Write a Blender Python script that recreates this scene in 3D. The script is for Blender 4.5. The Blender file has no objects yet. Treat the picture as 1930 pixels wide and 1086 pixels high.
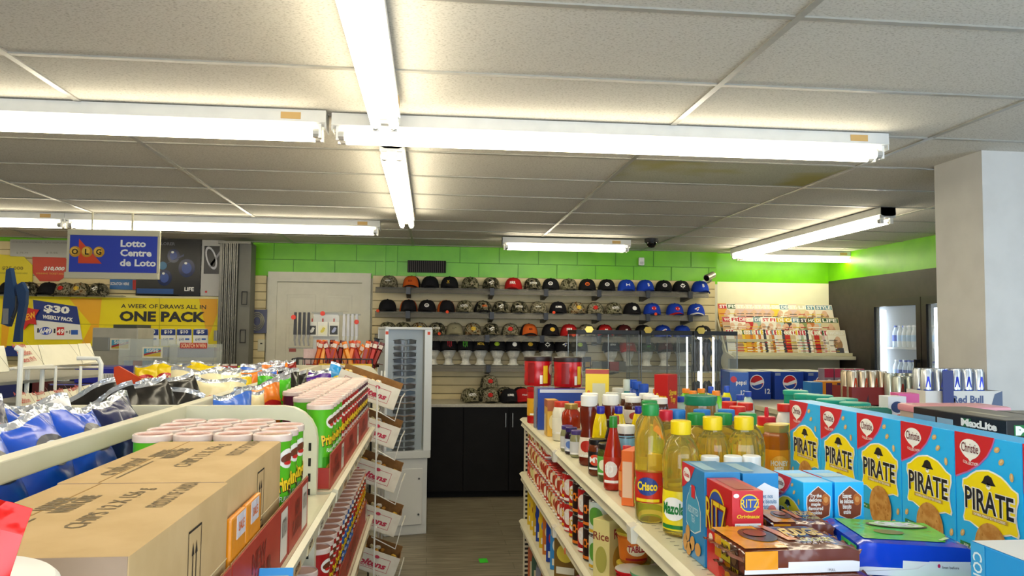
import bpy, bmesh, math, random
from mathutils import Vector, Matrix
from mathutils.geometry import tessellate_polygon
random.seed(7)
SC = bpy.context.scene
COL = SC.collection
PI = math.pi
sin, cos = math.sin, math.cos

# ------------------------------------------------------------------ camera
EYE = 1.6                      # eye height; world z = EYE + height relative to the eye
YAW, PITCH, ROLL, FPX = .1036, .058, .0100, 1475.
cy_, sy_, cp_, sp_ = cos(YAW), sin(YAW), cos(PITCH), sin(PITCH)
FW = Vector((sy_*cp_, cy_*cp_, sp_)); RT0 = Vector((cy_, -sy_, 0)); UP0 = RT0.cross(FW)
RT = RT0*cos(ROLL) + UP0*sin(ROLL); UP = UP0*cos(ROLL) - RT0*sin(ROLL)
cam = bpy.data.cameras.new('camera'); cam.sensor_width = 36; cam.lens = FPX/1930*36
cam.clip_start = .05; cam.clip_end = 60
camo = bpy.data.objects.new('camera', cam); COL.objects.link(camo)
camo.matrix_world = Matrix(((RT.x, UP.x, -FW.x, 0), (RT.y, UP.y, -FW.y, 0), (RT.z, UP.z, -FW.z, EYE), (0, 0, 0, 1)))
SC.camera = camo
def ray(x, y): return FW + RT*((x-965)/FPX) - UP*((y-543)/FPX)
def atY(x, y, Y):              # world point seen at photo pixel (x, y) on the plane at depth Y
    d = ray(x, y); p = d*(Y/d.y); return Vector((p.x, p.y, p.z+EYE))
def X(x, Y, y=700): return atY(x, y, Y).x
def Z(y, Y, x=900): return atY(x, y, Y).z

# ------------------------------------------------------------------ world and exposure
w = bpy.data.worlds.new('daylight'); SC.world = w; w.use_nodes = True
w.node_tree.nodes['Background'].inputs[0].default_value = (.62, .78, 1, 1)
w.node_tree.nodes['Background'].inputs[1].default_value = 1.0
SC.view_settings.view_transform = 'Standard'; SC.view_settings.look = 'None'
SC.view_settings.gamma = 1; SC.view_settings.use_curve_mapping = False
SC.view_settings.exposure = 0.08
TUBE = 13.5                    # fluorescent tube radiance
def area(name, loc, rot, sx, sy, power, color):
    l = bpy.data.lights.new(name, 'AREA'); l.shape = 'RECTANGLE'; l.size = sx; l.size_y = sy; l.energy = power; l.color = color
    o = bpy.data.objects.new(name, l); COL.objects.link(o); o.location = loc; o.rotation_euler = rot; return o
# daylight coming through the shop windows behind and to the right of the camera
area('window_daylight', (.6, -1.75, 1.55), (math.radians(90), 0, 0), 5.0, 1.7, 135, (.80, .90, 1))
area('window_daylight', (4.38, .6, 1.5), (math.radians(90), 0, math.radians(90)), 3.4, 1.7, 52, (.66, .84, 1))

# ------------------------------------------------------------------ materials
def lin(h):
    h = h.lstrip('#'); c = [int(h[i:i+2], 16)/255 for i in (0, 2, 4)]
    return tuple(x/12.92 if x <= .04045 else ((x+.055)/1.055)**2.4 for x in c) + (1,)
_M = {}
def M(h, r=.5, m=0, kind=None, h2=None, s=20, e=0, t=0, b=0, a=1):
    """procedural material: h base hex, kind None|noise|camo|foil|wood|glass|rib"""
    key = (h, r, m, kind, h2, s, e, t, b, a)
    if key in _M: return _M[key]
    mt = bpy.data.materials.new('%s_%s' % (kind or 'paint', h)); mt.use_nodes = True
    nt = mt.node_tree; p = nt.nodes['Principled BSDF']; L = nt.links.new
    p.inputs['Base Color'].default_value = lin(h); p.inputs['Roughness'].default_value = r; p.inputs['Metallic'].default_value = m
    if r >= .6 and not kind == 'foil': p.inputs['Specular IOR Level'].default_value = .2
    if t: p.inputs['IOR'].default_value = 1.4
    if t: p.inputs['Transmission Weight'].default_value = t
    if a < 1: p.inputs['Alpha'].default_value = a
    if e: p.inputs['Emission Color'].default_value = lin(h); p.inputs['Emission Strength'].default_value = e
    if kind:
        tc = nt.nodes.new('ShaderNodeTexCoord'); n = nt.nodes.new('ShaderNodeTexNoise'); n.inputs['Scale'].default_value = s
        L(tc.outputs['Object'], n.inputs['Vector'])
        if kind in ('noise', 'camo'):
            cr = nt.nodes.new('ShaderNodeValToRGB'); L(n.outputs['Fac'], cr.inputs[0]); L(cr.outputs[0], p.inputs['Base Color'])
            el = cr.color_ramp.elements
            if kind == 'camo':
                n.inputs['Detail'].default_value = 3; cr.color_ramp.interpolation = 'CONSTANT'
                el[0].color = lin(h2 or '2e2a20'); el[1].position = .44; el[1].color = lin(h)
                x = el.new(.52); x.color = lin('9a9078'); x = el.new(.58); x.color = lin('4a4a30'); x = el.new(.65); x.color = lin('1d1c16')
            else:
                n.inputs['Detail'].default_value = 5
                el[0].position = .38; el[0].color = lin(h2 or h); el[1].position = .6; el[1].color = lin(h)
        if kind == 'foil':
            bp = nt.nodes.new('ShaderNodeBump'); bp.inputs['Strength'].default_value = b or .5; bp.inputs['Distance'].default_value = .01
            n.inputs['Detail'].default_value = 2; L(n.outputs['Fac'], bp.inputs['Height']); L(bp.outputs[0], p.inputs['Normal'])
        elif b:
            bp = nt.nodes.new('ShaderNodeBump'); bp.inputs['Strength'].default_value = b; bp.inputs['Distance'].default_value = .004
            L(n.outputs['Fac'], bp.inputs['Height']); L(bp.outputs[0], p.inputs['Normal'])
    _M[key] = mt; return mt
def glassy(h='ffffff', a=.15, r=.03):     # thin clear sheet: mostly see-through with a glossy coat
    key = ('gl', h, a, r)
    if key in _M: return _M[key]
    mt = bpy.data.materials.new('clear_sheet'); mt.use_nodes = True; nt = mt.node_tree; nt.nodes.clear()
    o = nt.nodes.new('ShaderNodeOutputMaterial'); tr = nt.nodes.new('ShaderNodeBsdfTransparent'); pr = nt.nodes.new('ShaderNodeBsdfPrincipled')
    mx = nt.nodes.new('ShaderNodeMixShader'); pr.inputs['Base Color'].default_value = lin(h); pr.inputs['Roughness'].default_value = r
    mx.inputs[0].default_value = a; nt.links.new(tr.outputs[0], mx.inputs[1]); nt.links.new(pr.outputs[0], mx.inputs[2]); nt.links.new(mx.outputs[0], o.inputs[0])
    tr.inputs[0].default_value = (.97, .98, .98, 1)
    _M[key] = mt; return mt
WHT, BLK, RED, GRY = 'f2f0ea', '0c0c0e', 'c81418', '8d8d8a'

# ------------------------------------------------------------------ mesh builder
_TX = {}
def text2d(s, bold=0, shear=0, sp=1):
    k = (s, bold, shear, sp)
    if k in _TX: return _TX[k]
    c = bpy.data.curves.new('t', 'FONT'); c.body = s; c.align_x = 'CENTER'; c.align_y = 'CENTER'; c.size = 1
    c.offset = bold; c.shear = shear; c.resolution_u = 2; c.space_character = sp; c.space_line = .85
    o = bpy.data.objects.new('t', c); COL.objects.link(o); bpy.context.view_layer.update()
    me = bpy.data.meshes.new_from_object(o)
    vs = [(v.co.x, v.co.y) for v in me.vertices]; fs = [tuple(p.vertices) for p in me.polygons]
    if fs:
        a = sum((vs[f[1]][0]-vs[f[0]][0])*(vs[f[2]][1]-vs[f[0]][1])-(vs[f[1]][1]-vs[f[0]][1])*(vs[f[2]][0]-vs[f[0]][0]) for f in fs)
        if a < 0: fs = [f[::-1] for f in fs]
    bpy.data.objects.remove(o); bpy.data.curves.remove(c); bpy.data.meshes.remove(me)
    xs = [v[0] for v in vs] or [0, 1]; ys = [v[1] for v in vs] or [0, 1]
    _TX[k] = (vs, fs, (min(xs), max(xs), min(ys), max(ys))); return _TX[k]

class MB:
    def __init__(s): s.v, s.f, s.mi, s.m, s.fn, s.L = [], [], [], [], None, .0006
    def mat(s, m):
        if m not in s.m: s.m.append(m)
        return s.m.index(m)
    def add(s, vs, fs, m, flip=False):
        n = len(s.v); s.v += [tuple(v) for v in vs]; k = s.mat(m)
        for f in fs: s.f.append(tuple(n+i for i in (f[::-1] if flip else f))); s.mi.append(k)
        return s
    def box(s, x0, x1, y0, y1, z0, z1, m, bv=0, R=None):
        if bv:
            bm = bmesh.new(); bmesh.ops.create_cube(bm, size=1)
            for v in bm.verts: v.co = Vector(((x0+x1)/2+v.co.x*(x1-x0), (y0+y1)/2+v.co.y*(y1-y0), (z0+z1)/2+v.co.z*(z1-z0)))
            bmesh.ops.bevel(bm, geom=bm.edges[:], offset=bv, segments=2, profile=.6, affect='EDGES')
            bm.verts.index_update(); vs = [v.co.copy() for v in bm.verts]; fs = [[v.index for v in f.verts] for f in bm.faces]; bm.free()
        else:
            vs = [Vector((x, y, z)) for x in (x0, x1) for y in (y0, y1) for z in (z0, z1)]
            fs = [(0, 1, 3, 2), (4, 6, 7, 5), (0, 4, 5, 1), (2, 3, 7, 6), (0, 2, 6, 4), (1, 5, 7, 3)]
        if R is not None: vs = [R @ v for v in vs]
        return s.add(vs, fs, m)
    def lathe(s, prof, m, n=20, c=(0, 0, 0), sq=1, caps=True, R=None):
        """prof: [(r, z[, material])] bottom to top; sq: y squash"""
        vs = []; c = Vector(c)
        for p in prof:
            for i in range(n):
                a = 2*PI*i/n; vs.append(Vector((p[0]*cos(a), p[0]*sin(a)*sq, p[1])))
        if R is not None: vs = [R @ v for v in vs]
        vs = [v+c for v in vs]; base = len(s.v); s.v += [tuple(v) for v in vs]
        cur = s.mat(m)
        for k in range(len(prof)-1):
            if len(prof[k]) > 2: cur = s.mat(prof[k][2])
            for i in range(n):
                j = (i+1) % n; s.f.append((base+k*n+i, base+k*n+j, base+(k+1)*n+j, base+(k+1)*n+i)); s.mi.append(cur)
        if caps:
            s.f.append(tuple(base+i for i in range(n))[::-1]); s.mi.append(s.mat(prof[0][2] if len(prof[0]) > 2 else m))
            k = len(prof)-1; s.f.append(tuple(base+k*n+i for i in range(n))); s.mi.append(cur)
        return s
    def tube(s, pts, r, m, n=8, ry=None, cap=True):
        pts = [Vector(p) for p in pts]; base = len(s.v); k = s.mat(m); N = None
        for i, p in enumerate(pts):
            t = ((pts[min(i+1, len(pts)-1)]-p).normalized() + (p-pts[max(i-1, 0)]).normalized()).normalized()
            if N is None: N = t.cross(Vector((0, 0, 1))) if abs(t.z) < .95 else t.cross(Vector((0, 1, 0)))
            N = (N - t*N.dot(t)).normalized(); B = t.cross(N)
            ri = r[i] if isinstance(r, (list, tuple)) else r
            for q in range(n):
                a = 2*PI*(q+.5)/n; s.v.append(tuple(p + N*(cos(a)*ri) + B*(sin(a)*(ry or ri))))
        for i in range(len(pts)-1):
            for q in range(n):
                j = (q+1) % n; s.f.append((base+i*n+q, base+i*n+j, base+(i+1)*n+j, base+(i+1)*n+q)); s.mi.append(k)
        if cap:
            s.f.append(tuple(base+q for q in range(n))[::-1]); s.mi.append(k)
            s.f.append(tuple(base+(len(pts)-1)*n+q for q in range(n))); s.mi.append(k)
        return s
    def grid(s, fn, nu, nv, m, mf=None):
        base = len(s.v)
        for j in range(nv+1):
            for i in range(nu+1): s.v.append(tuple(fn(i/nu, j/nv)))
        for j in range(nv):
            for i in range(nu):
                s.f.append((base+j*(nu+1)+i, base+j*(nu+1)+i+1, base+(j+1)*(nu+1)+i+1, base+(j+1)*(nu+1)+i))
                s.mi.append(s.mat(mf((i+.5)/nu, (j+.5)/nv) if mf else m))
        return s
    def prism(s, pts, d0, d1, m, ax='y', R=None):
        """extrude polygon pts [(a,b)] along axis: 'y' -> (a, d, b); 'x' -> (d, a, b); 'z' -> (a, b, d)"""
        g = {'y': lambda a, b, d: (a, d, b), 'x': lambda a, b, d: (d, a, b), 'z': lambda a, b, d: (a, b, d)}[ax]
        n = len(pts); vs = [Vector(g(a, b, d0)) for a, b in pts] + [Vector(g(a, b, d1)) for a, b in pts]
        tri = tessellate_polygon([[Vector((a, b, 0)) for a, b in pts]])
        fs = [tuple(t) for t in tri] + [tuple(i+n for i in t[::-1]) for t in tri]
        fs += [(i, (i+1) % n, (i+1) % n+n, i+n) for i in range(n)]
        if R is not None: vs = [R @ v for v in vs]
        return s.add(vs, fs, m)
    # flat printed artwork, mapped through self.fn(u, v, offset)
    def plane(s, o, u, v, L=.0006):
        o, u, v = Vector(o), Vector(u), Vector(v); n = u.cross(v).normalized(); s.L = L
        s.fn = lambda a, b, d: o + u*a + v*b + n*d
        return s
    def cyl(s, r, c=(0, 0, 0), L=.0006, ang=-PI/2, sq=1):
        c = Vector(c); s.L = L
        s.fn = lambda a, b, d: c + Vector(((r+d)*cos(ang+a/r), (r+d)*sq*sin(ang+a/r), b))
        return s
    def poly(s, pts, m, l=1):
        tri = tessellate_polygon([[Vector((a, b, 0)) for a, b in pts]])
        A = sum(pts[i][0]*pts[(i+1) % len(pts)][1]-pts[(i+1) % len(pts)][0]*pts[i][1] for i in range(len(pts)))
        fs = []
        for t in tri:
            a = (pts[t[1]][0]-pts[t[0]][0])*(pts[t[2]][1]-pts[t[0]][1])-(pts[t[1]][1]-pts[t[0]][1])*(pts[t[2]][0]-pts[t[0]][0])
            fs.append(tuple(t) if a > 0 else tuple(t[::-1]))
        return s.add([s.fn(a, b, s.L*l) for a, b in pts], fs, m)
    def rect(s, x0, x1, y0, y1, m, l=1, nu=1):
        vs = []; fs = []
        for i in range(nu+1):
            a = x0+(x1-x0)*i/nu; vs += [s.fn(a, y0, s.L*l), s.fn(a, y1, s.L*l)]
        for i in range(nu): fs.append((2*i, 2*i+2, 2*i+3, 2*i+1))
        return s.add(vs, fs, m)
    def ell(s, x, y, a, b, m, l=1, n=20, rot=0):
        cr, sr = cos(rot), sin(rot); vs = [s.fn(x, y, s.L*l)]
        for k in (.5, 1):
            for i in range(n):
                t = 2*PI*i/n; p, q = a*k*cos(t), b*k*sin(t); vs.append(s.fn(x+p*cr-q*sr, y+p*sr+q*cr, s.L*l))
        fs = [(0, 1+i, 1+(i+1) % n) for i in range(n)] + [(1+i, 1+n+i, 1+n+(i+1) % n, 1+(i+1) % n) for i in range(n)]
        return s.add(vs, fs, m)
    def txt(s, t, x, y, h, m, l=2, bold=.02, shear=0, wid=None, rot=0, arc=0, sp=1):
        """text centred at x, y with line-block height h and optional total width wid"""
        vs, fs, bb = text2d(t, bold, shear, sp)
        kx = ky = h/max(bb[3]-bb[2], .01)
        if wid: kx = wid/max(bb[1]-bb[0], .01)
        cx, cyy = (bb[0]+bb[1])/2, (bb[2]+bb[3])/2; cr, sr = cos(rot), sin(rot); out = []
        for a, b in vs:
            a, b = (a-cx)*kx, (b-cyy)*ky
            b += arc*a*a
            out.append(s.fn(x+a*cr-b*sr, y+a*sr+b*cr, s.L*l))
        return s.add(out, fs, m)
    def build(s, name, parent=None, loc=None, smooth=False, ang=35, rz=None, fixn=False):
        me = bpy.data.meshes.new(name); me.from_pydata(s.v, [], s.f)
        for m in s.m: me.materials.append(m)
        me.polygons.foreach_set('material_index', s.mi)
        if fixn:
            bm = bmesh.new(); bm.from_mesh(me); bmesh.ops.recalc_face_normals(bm, faces=bm.faces); bm.to_mesh(me); bm.free()
        if smooth:
            me.polygons.foreach_set('use_smooth', [True]*len(me.polygons)); me.set_sharp_from_angle(angle=math.radians(ang))
        me.update()
        o = bpy.data.objects.new(name, me); COL.objects.link(o)
        if parent: o.parent = parent
        if loc is not None: o.location = loc
        if rz is not None: o.rotation_euler = (0, 0, rz)
        return o

def thing(name, label, cat, loc=(0, 0, 0), rz=0, group=None):
    o = bpy.data.objects.new(name, None); o.empty_display_size = .05; COL.objects.link(o)
    o.location = loc; o.rotation_euler = (0, 0, rz); return tag(o, label, cat, group)
def tag(o, label, cat, group=None, kind=None):
    o['label'] = label; o['category'] = cat
    if group: o['group'] = group
    if kind: o['kind'] = kind
    return o
def struct(o): o['kind'] = 'structure'; return o
KIDS = {}
def kids(o):
    return [c for c in o.children]
def dup(root, loc, rz=None, label=None, group=None, rot=None):
    r = root.copy(); COL.objects.link(r); r.location = loc
    if rz is not None: r.rotation_euler = (0, 0, rz)
    if rot is not None: r.rotation_euler = rot
    if label: r['label'] = label
    if group: r['group'] = group
    for ch in list(root.children):
        c = ch.copy(); COL.objects.link(c); c.parent = r
        for g in list(ch.children):
            d = g.copy(); COL.objects.link(d); d.parent = c
    return r
ORD = ['first', 'second', 'third', 'fourth', 'fifth', 'sixth', 'seventh', 'eighth', 'ninth', 'tenth', 'eleventh', 'twelfth', 'thirteenth', 'fourteenth',
       'fifteenth', 'sixteenth', 'seventeenth', 'eighteenth', 'nineteenth', 'twentieth'] + ['%dth' % i for i in range(21, 60)]
ORD[20] = '21st'; ORD[21] = '22nd'; ORD[22] = '23rd'; ORD[30] = '31st'; ORD[31] = '32nd'; ORD[32] = '33rd'
PROTO = {}
def stock(key, maker, loc, rz, label, group=None, rot=None):
    """first call builds the thing with maker(), later calls copy it"""
    if key not in PROTO:
        o = maker(); PROTO[key] = o; o.location = loc; o.rotation_euler = rot or (0, 0, rz); o['label'] = label
        if group: o['group'] = group
        return o
    return dup(PROTO[key], loc, rz, label, group, rot)
# ================================================================== the room
CZ = 2.507; WY = 8.25
LIME = M('76cb00', .35, kind='noise', h2='6ec200', s=6)
XL, XR, YN = -5.2, 4.45, -1.9
# floor: grey-brown vinyl planks
def floor_mat():
    mt = bpy.data.materials.new('plank_floor'); mt.use_nodes = True; nt = mt.node_tree; p = nt.nodes['Principled BSDF']; L = nt.links.new
    tc = nt.nodes.new('ShaderNodeTexCoord'); mp = nt.nodes.new('ShaderNodeMapping'); mp.inputs['Scale'].default_value = (1.2, 14, 1)
    n = nt.nodes.new('ShaderNodeTexNoise'); n.inputs['Scale'].default_value = 3; n.inputs['Detail'].default_value = 6
    br = nt.nodes.new('ShaderNodeTexBrick'); br.inputs['Scale'].default_value = 1; br.inputs['Brick Width'].default_value = 1.2; br.inputs['Row Height'].default_value = .15
    br.inputs['Mortar Size'].default_value = .003; br.inputs['Color1'].default_value = (.85, .85, .85, 1); br.inputs['Color2'].default_value = (1.1, 1.1, 1.1, 1); br.inputs['Mortar'].default_value = (.45, .45, .45, 1)
    cr = nt.nodes.new('ShaderNodeValToRGB'); cr.color_ramp.elements[0].position = .3; cr.color_ramp.elements[0].color = lin('5b5142'); cr.color_ramp.elements[1].position = .7; cr.color_ramp.elements[1].color = lin('948a74')
    mx = nt.nodes.new('ShaderNodeMix'); mx.data_type = 'RGBA'; mx.blend_type = 'MULTIPLY'; mx.inputs[0].default_value = .8
    L(tc.outputs['Object'], mp.inputs[0]); L(mp.outputs[0], n.inputs['Vector']); L(tc.outputs['Object'], br.inputs['Vector']); L(n.outputs['Fac'], cr.inputs[0])
    L(cr.outputs[0], mx.inputs[6]); L(br.outputs['Color'], mx.inputs[7]); L(mx.outputs[2], p.inputs['Base Color']); p.inputs['Roughness'].default_value = .42
    return mt
struct(MB().box(XL, XR+1, YN, WY+.3, -.06, 0, floor_mat()).build('floor'))
# ceiling: mineral-fibre tiles, one stained
def tile_mat(name, c1, c2, stain=False):
    mt = bpy.data.materials.new(name); mt.use_nodes = True; nt = mt.node_tree; p = nt.nodes['Principled BSDF']; L = nt.links.new
    tc = nt.nodes.new('ShaderNodeTexCoord'); n = nt.nodes.new('ShaderNodeTexNoise'); n.inputs['Scale'].default_value = 110; n.inputs['Detail'].default_value = 4
    mp = nt.nodes.new('ShaderNodeMapping'); mp.inputs['Scale'].default_value = (1, 1.8, 1)
    cr = nt.nodes.new('ShaderNodeValToRGB'); cr.color_ramp.elements[0].position = .33; cr.color_ramp.elements[0].color = lin(c2); cr.color_ramp.elements[1].position = .48; cr.color_ramp.elements[1].color = lin(c1)
    bp = nt.nodes.new('ShaderNodeBump'); bp.inputs['Strength'].default_value = .2; bp.inputs['Distance'].default_value = .004
    L(tc.outputs['Object'], mp.inputs[0]); L(mp.outputs[0], n.inputs['Vector']); L(n.outputs['Fac'], cr.inputs[0]); L(n.outputs['Fac'], bp.inputs['Height']); L(bp.outputs[0], p.inputs['Normal'])
    if stain:
        n2 = nt.nodes.new('ShaderNodeTexNoise'); n2.inputs['Scale'].default_value = 2.2; L(tc.outputs['Object'], n2.inputs['Vector'])
        c3 = nt.nodes.new('ShaderNodeValToRGB'); c3.color_ramp.elements[0].position = .52; c3.color_ramp.elements[1].position = .68; L(n2.outputs['Fac'], c3.inputs[0])
        mx = nt.nodes.new('ShaderNodeMix'); mx.data_type = 'RGBA'; L(c3.outputs[0], mx.inputs[0]); L(cr.outputs[0], mx.inputs[6]); mx.inputs[7].default_value = lin('a89f5c'); L(mx.outputs[2], p.inputs['Base Color'])
    else: L(cr.outputs[0], p.inputs['Base Color'])
    p.inputs['Roughness'].default_value = .9
    return mt
TM = tile_mat('ceiling_tile', 'd2cec4', 'b0ab9f'); TS = tile_mat('stained_tile', 'b7b7a2', '98977f', True)
GX0, GY0 = -.19, 1.48
b = MB(); gx = [XL]+[GX0+1.22*i for i in range(-4, 5) if XL < GX0+1.22*i < XR+1]+[XR+1]; gy = [YN]+[GY0+.61*k for k in range(-5, 12) if YN < GY0+.61*k < WY+.1]+[WY+.15]
for i in range(len(gx)-1):
    for k in range(len(gy)-1):
        st = abs(gx[i]-(GX0+1.22)) < .01 and abs(gy[k]-(GY0+.61*4)) < .01
        b.add([(gx[i], gy[k], CZ+.004), (gx[i+1], gy[k], CZ+.004), (gx[i+1], gy[k+1], CZ+.004), (gx[i], gy[k+1], CZ+.004)], [(3, 2, 1, 0)], TS if st else TM)
struct(b.build('ceiling'))
b = MB(); gm = M('a29f95', .33, kind='noise', h2='9b988f', s=30)
for x in gx[1:-1]: b.box(x-.012, x+.012, YN, WY, CZ-.002, CZ+.0045, gm)
for y in gy[1:-1]: b.box(XL, XR, y-.011, y+.011, CZ-.0015, CZ+.0045, gm)
o = struct(b.build('trim_1'))
o = struct(MB().box(XL, XR+1, YN, WY+.1, CZ+.03, CZ+.08, M('555555', .9)).build('ceiling'))
# back wall: painted block, lime band on top, pale wall below
b = MB(); pale = M('d9d3bb', .6, kind='noise', h2='d2ccb4', s=8)
b.box(XL, 3.12, WY+.02, WY+.2, 0, 2.16, pale); b.box(XL, 3.12, WY+.02, WY+.2, 2.16, CZ+.03, LIME)
b.box(3.12, XR+.1, WY+.12, WY+.3, 0, 2.195, M('f3efcf', .6, kind='noise', h2='eeeac8', s=5)); b.box(3.12, XR+.1, WY+.12, WY+.3, 2.195, CZ+.03, LIME)
struct(b.build('wall_back'))
b = MB(); gr = M('559c0c', .5)                       # block joints
for x in (-1.62, -1.2, -.78, -.36, .3, .72, 1.14, 1.56, 1.98, 2.4, 2.82):
    b.box(x, x+.006, WY+.012, WY+.022, 2.34, CZ, gr); b.box(x+.2, x+.206, WY+.012, WY+.022, 2.165, 2.34, gr)
b.box(XL, 3.1, WY+.012, WY+.022, 2.337, 2.344, gr)
b.box(-.5, -.475, WY-.01, WY+.02, 2.16, CZ, LIME); b.box(-.38, -.355, WY-.01, WY+.02, 2.16, CZ, LIME)   # painted conduits
struct(b.build('trim_2'))
struct(MB().box(XL-.1, XL, YN, WY+.2, 0, CZ+.03, pale).build('wall_left'))
# right wall: lime band above a dark brown cooler surround
b = MB(); dk = M('2b2623', .5, kind='noise', h2='332d29', s=12)
b.box(XR, XR+.06, 3.9, WY+.15, 2.22, CZ+.03, LIME)
F0, F1, FT, FB = 5.85, 7.52, 1.97, .25                 # cooler opening
b.box(XR, XR+.06, F1, WY+.15, 0, 2.22, dk); b.box(XR, XR+.06, 3.9, F0, 0, 2.22, dk); b.box(XR, XR+.06, F0, F1, FT, 2.22, dk); b.box(XR, XR+.06, F0, F1, 0, FB, dk)
struct(b.build('wall_right'))
b = MB(); pl = M('c9c6bd', .6, kind='noise', h2='c3c0b8', s=8)
b.box(XR, XR+.06, 2.4, 3.9, 0, CZ+.03, pl); b.box(XR, XR+.06, YN, -1.2, 0, CZ+.03, pl); b.box(XR, XR+.06, -1.2, 2.4, 0, .6, pl); b.box(XR, XR+.06, -1.2, 2.4, 2.4, CZ+.03, pl)
struct(b.build('wall_right_front'))
b = MB(); b.box(XL, -2, YN-.1, YN, 0, CZ+.03, pl); b.box(3.2, XR, YN-.1, YN, 0, CZ+.03, pl); b.box(-2, 3.2, YN-.1, YN, 0, .65, pl); b.box(-2, 3.2, YN-.1, YN, 2.42, CZ+.03, pl)
struct(b.build('wall_front'))
wf = struct(MB().box(-2, 3.2, YN-.06, YN-.03, .65, .7, M('c8c8c4', .4)).box(.58, .64, YN-.06, YN-.02, .7, 2.42, M('c8c8c4', .4)).build('window_1'))
# pillar
struct(MB().box(2.65, 3.15, 3.5, 3.86, 0, CZ+.02, M('cfccc6', .55, kind='noise', h2='c9c6c0', s=6)).build('wall_pillar'))
# door in the back wall
b = MB(); dw = M('e0dac6', .45, kind='noise', h2='dad4c0', s=10); fx0, fx1, dt = -1.66, -.62, 2.21
b.box(fx0, fx0+.09, WY-.03, WY+.03, 0, dt, dw); b.box(fx1-.09, fx1, WY-.03, WY+.03, 0, dt, dw); b.box(fx0+.09, fx1-.09, WY-.03, WY+.03, dt-.1, dt, dw)
dr = struct(b.build('door_1'))
b = MB(); b.box(fx0+.09, fx1-.09, WY-.005, WY+.02, 0, dt-.11, dw)
for x0, x1 in ((-1.47, -1.18), (-1.1, -.81)):
    for z0, z1 in ((1.78, 1.98), (1.1, 1.68), (.2, .95)):
        for q, d in ((0, .006), (.03, .002)):
            b.box(x0+q, x1-q, WY-.005-.009+d*.5, WY, z0+q, z1-q, dw, .004)
dl = b.build('door_leaf', dr); dl.parent = dr
MB().lathe([(.012, 0), (.012, .04), (.028, .05), (.03, .075), (.015, .09)], M('b09a5c', .3, 1), 14, R=Matrix.Rotation(PI/2, 3, 'X'), c=(-.76, WY-.01, 1.0)).build('door_knob', dl, smooth=True)
# slatwall boards
def slat(x0, x1, z0, z1, n, name, label):
    b = MB(); sm = M('e4d09c', .45, kind='noise', h2='dcc894', s=7); h = (z1-z0)/n
    b.box(x0, x1, WY-.002, WY+.02, z0, z1, M('8f7d55', .6))
    for k in range(n): b.box(x0, x1, WY-.014, WY-.001, z0+k*h+.004, z0+(k+1)*h-.004, sm)
    return tag(b.build(name), label, 'wall panel')
slat(-.6, 3.08, .88, 2.19, 15, 'slatwall_panel', 'wide beige slatwall panel behind the rows of caps')
slat(-2.0, -1.68, .9, 2.17, 15, 'slatwall_panel', 'narrow beige slatwall strip between the folding gate and the white door')
slat(XL, -2.0, 1.2, 2.47, 15, 'slatwall_panel', 'beige slatwall panel behind the lottery posters')
# vent grille
t = thing('vent_grille', 'dark louvred vent grille in the green band above the caps', 'vent', (-.045, WY, 2.29))
MB().box(-.2, .2, -.02, .015, -.06, .065, M('1a1512', .6)).build('backing', t)
b = MB()
for i in range(19): b.box(-.19+i*.02, -.184+i*.02, -.028, -.018, -.06, .06, M('4a4038', .5))
b.build('louvres', t)
# small white sensor, bullet camera, dome camera
p = atY(1208, 493, WY); t = thing('motion_sensor', 'small white motion sensor on the green band', 'sensor', (p.x, WY, p.z-.045))
MB().box(-.03, .03, -.035, .01, 0, .085, M(WHT, .4), .008).build('housing', t, smooth=True)
MB().box(-.02, .02, -.038, -.03, .01, .04, M('c8c8c0', .2), .003).build('lens', t)
p = atY(1340, 520, 7.95); t = thing('security_camera', 'silver bullet security camera on the corner at the end of the top cap shelf', 'security camera', (p.x, 7.95, p.z))
Rc = Matrix.Rotation(math.radians(62), 3, 'Y') @ Matrix.Rotation(PI, 3, 'X')
Rq = Matrix.Rotation(math.radians(-110), 3, 'Y') @ Matrix.Identity(3)
Rq = Matrix.Rotation(math.radians(35), 3, 'Z') @ Rq
MB().lathe([(.026, -.05), (.033, -.045), (.033, .07), (.037, .072), (.037, .085)], M('b9b5ac', .3, .8), 18, R=Rq).build('barrel', t, smooth=True)
MB().lathe([(.031, .0855), (.031, .088), (.012, .089)], M(BLK, .1), 18, R=Rq).build('lens', t, smooth=True)
MB().tube([(0, 0, 0), (.02, .05, -.05), (.03, .15, -.06), (.03, .29, -.06)], .009, M('b9b5ac', .3, .8)).lathe([(.035, 0), (.035, .02)], M('b9b5ac', .3, .8), 16, R=Matrix.Rotation(PI/2, 3, 'X'), c=(.03, .3, -.06)).build('bracket', t, smooth=True)
t = thing('dome_camera', 'black dome security camera on the ceiling near the back wall', 'security camera', (X(1228, 7.2, 450), 7.2, CZ))
MB().lathe([(.06, -.035), (.066, -.03), (.066, 0)], M('141416', .5), 24).build('base', t, smooth=True)
MB().lathe([(.002, -.085), (.025, -.08), (.042, -.065), (.05, -.05), (.052, -.034)], M('08080a', .08), 24).build('dome', t, smooth=True)

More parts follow.
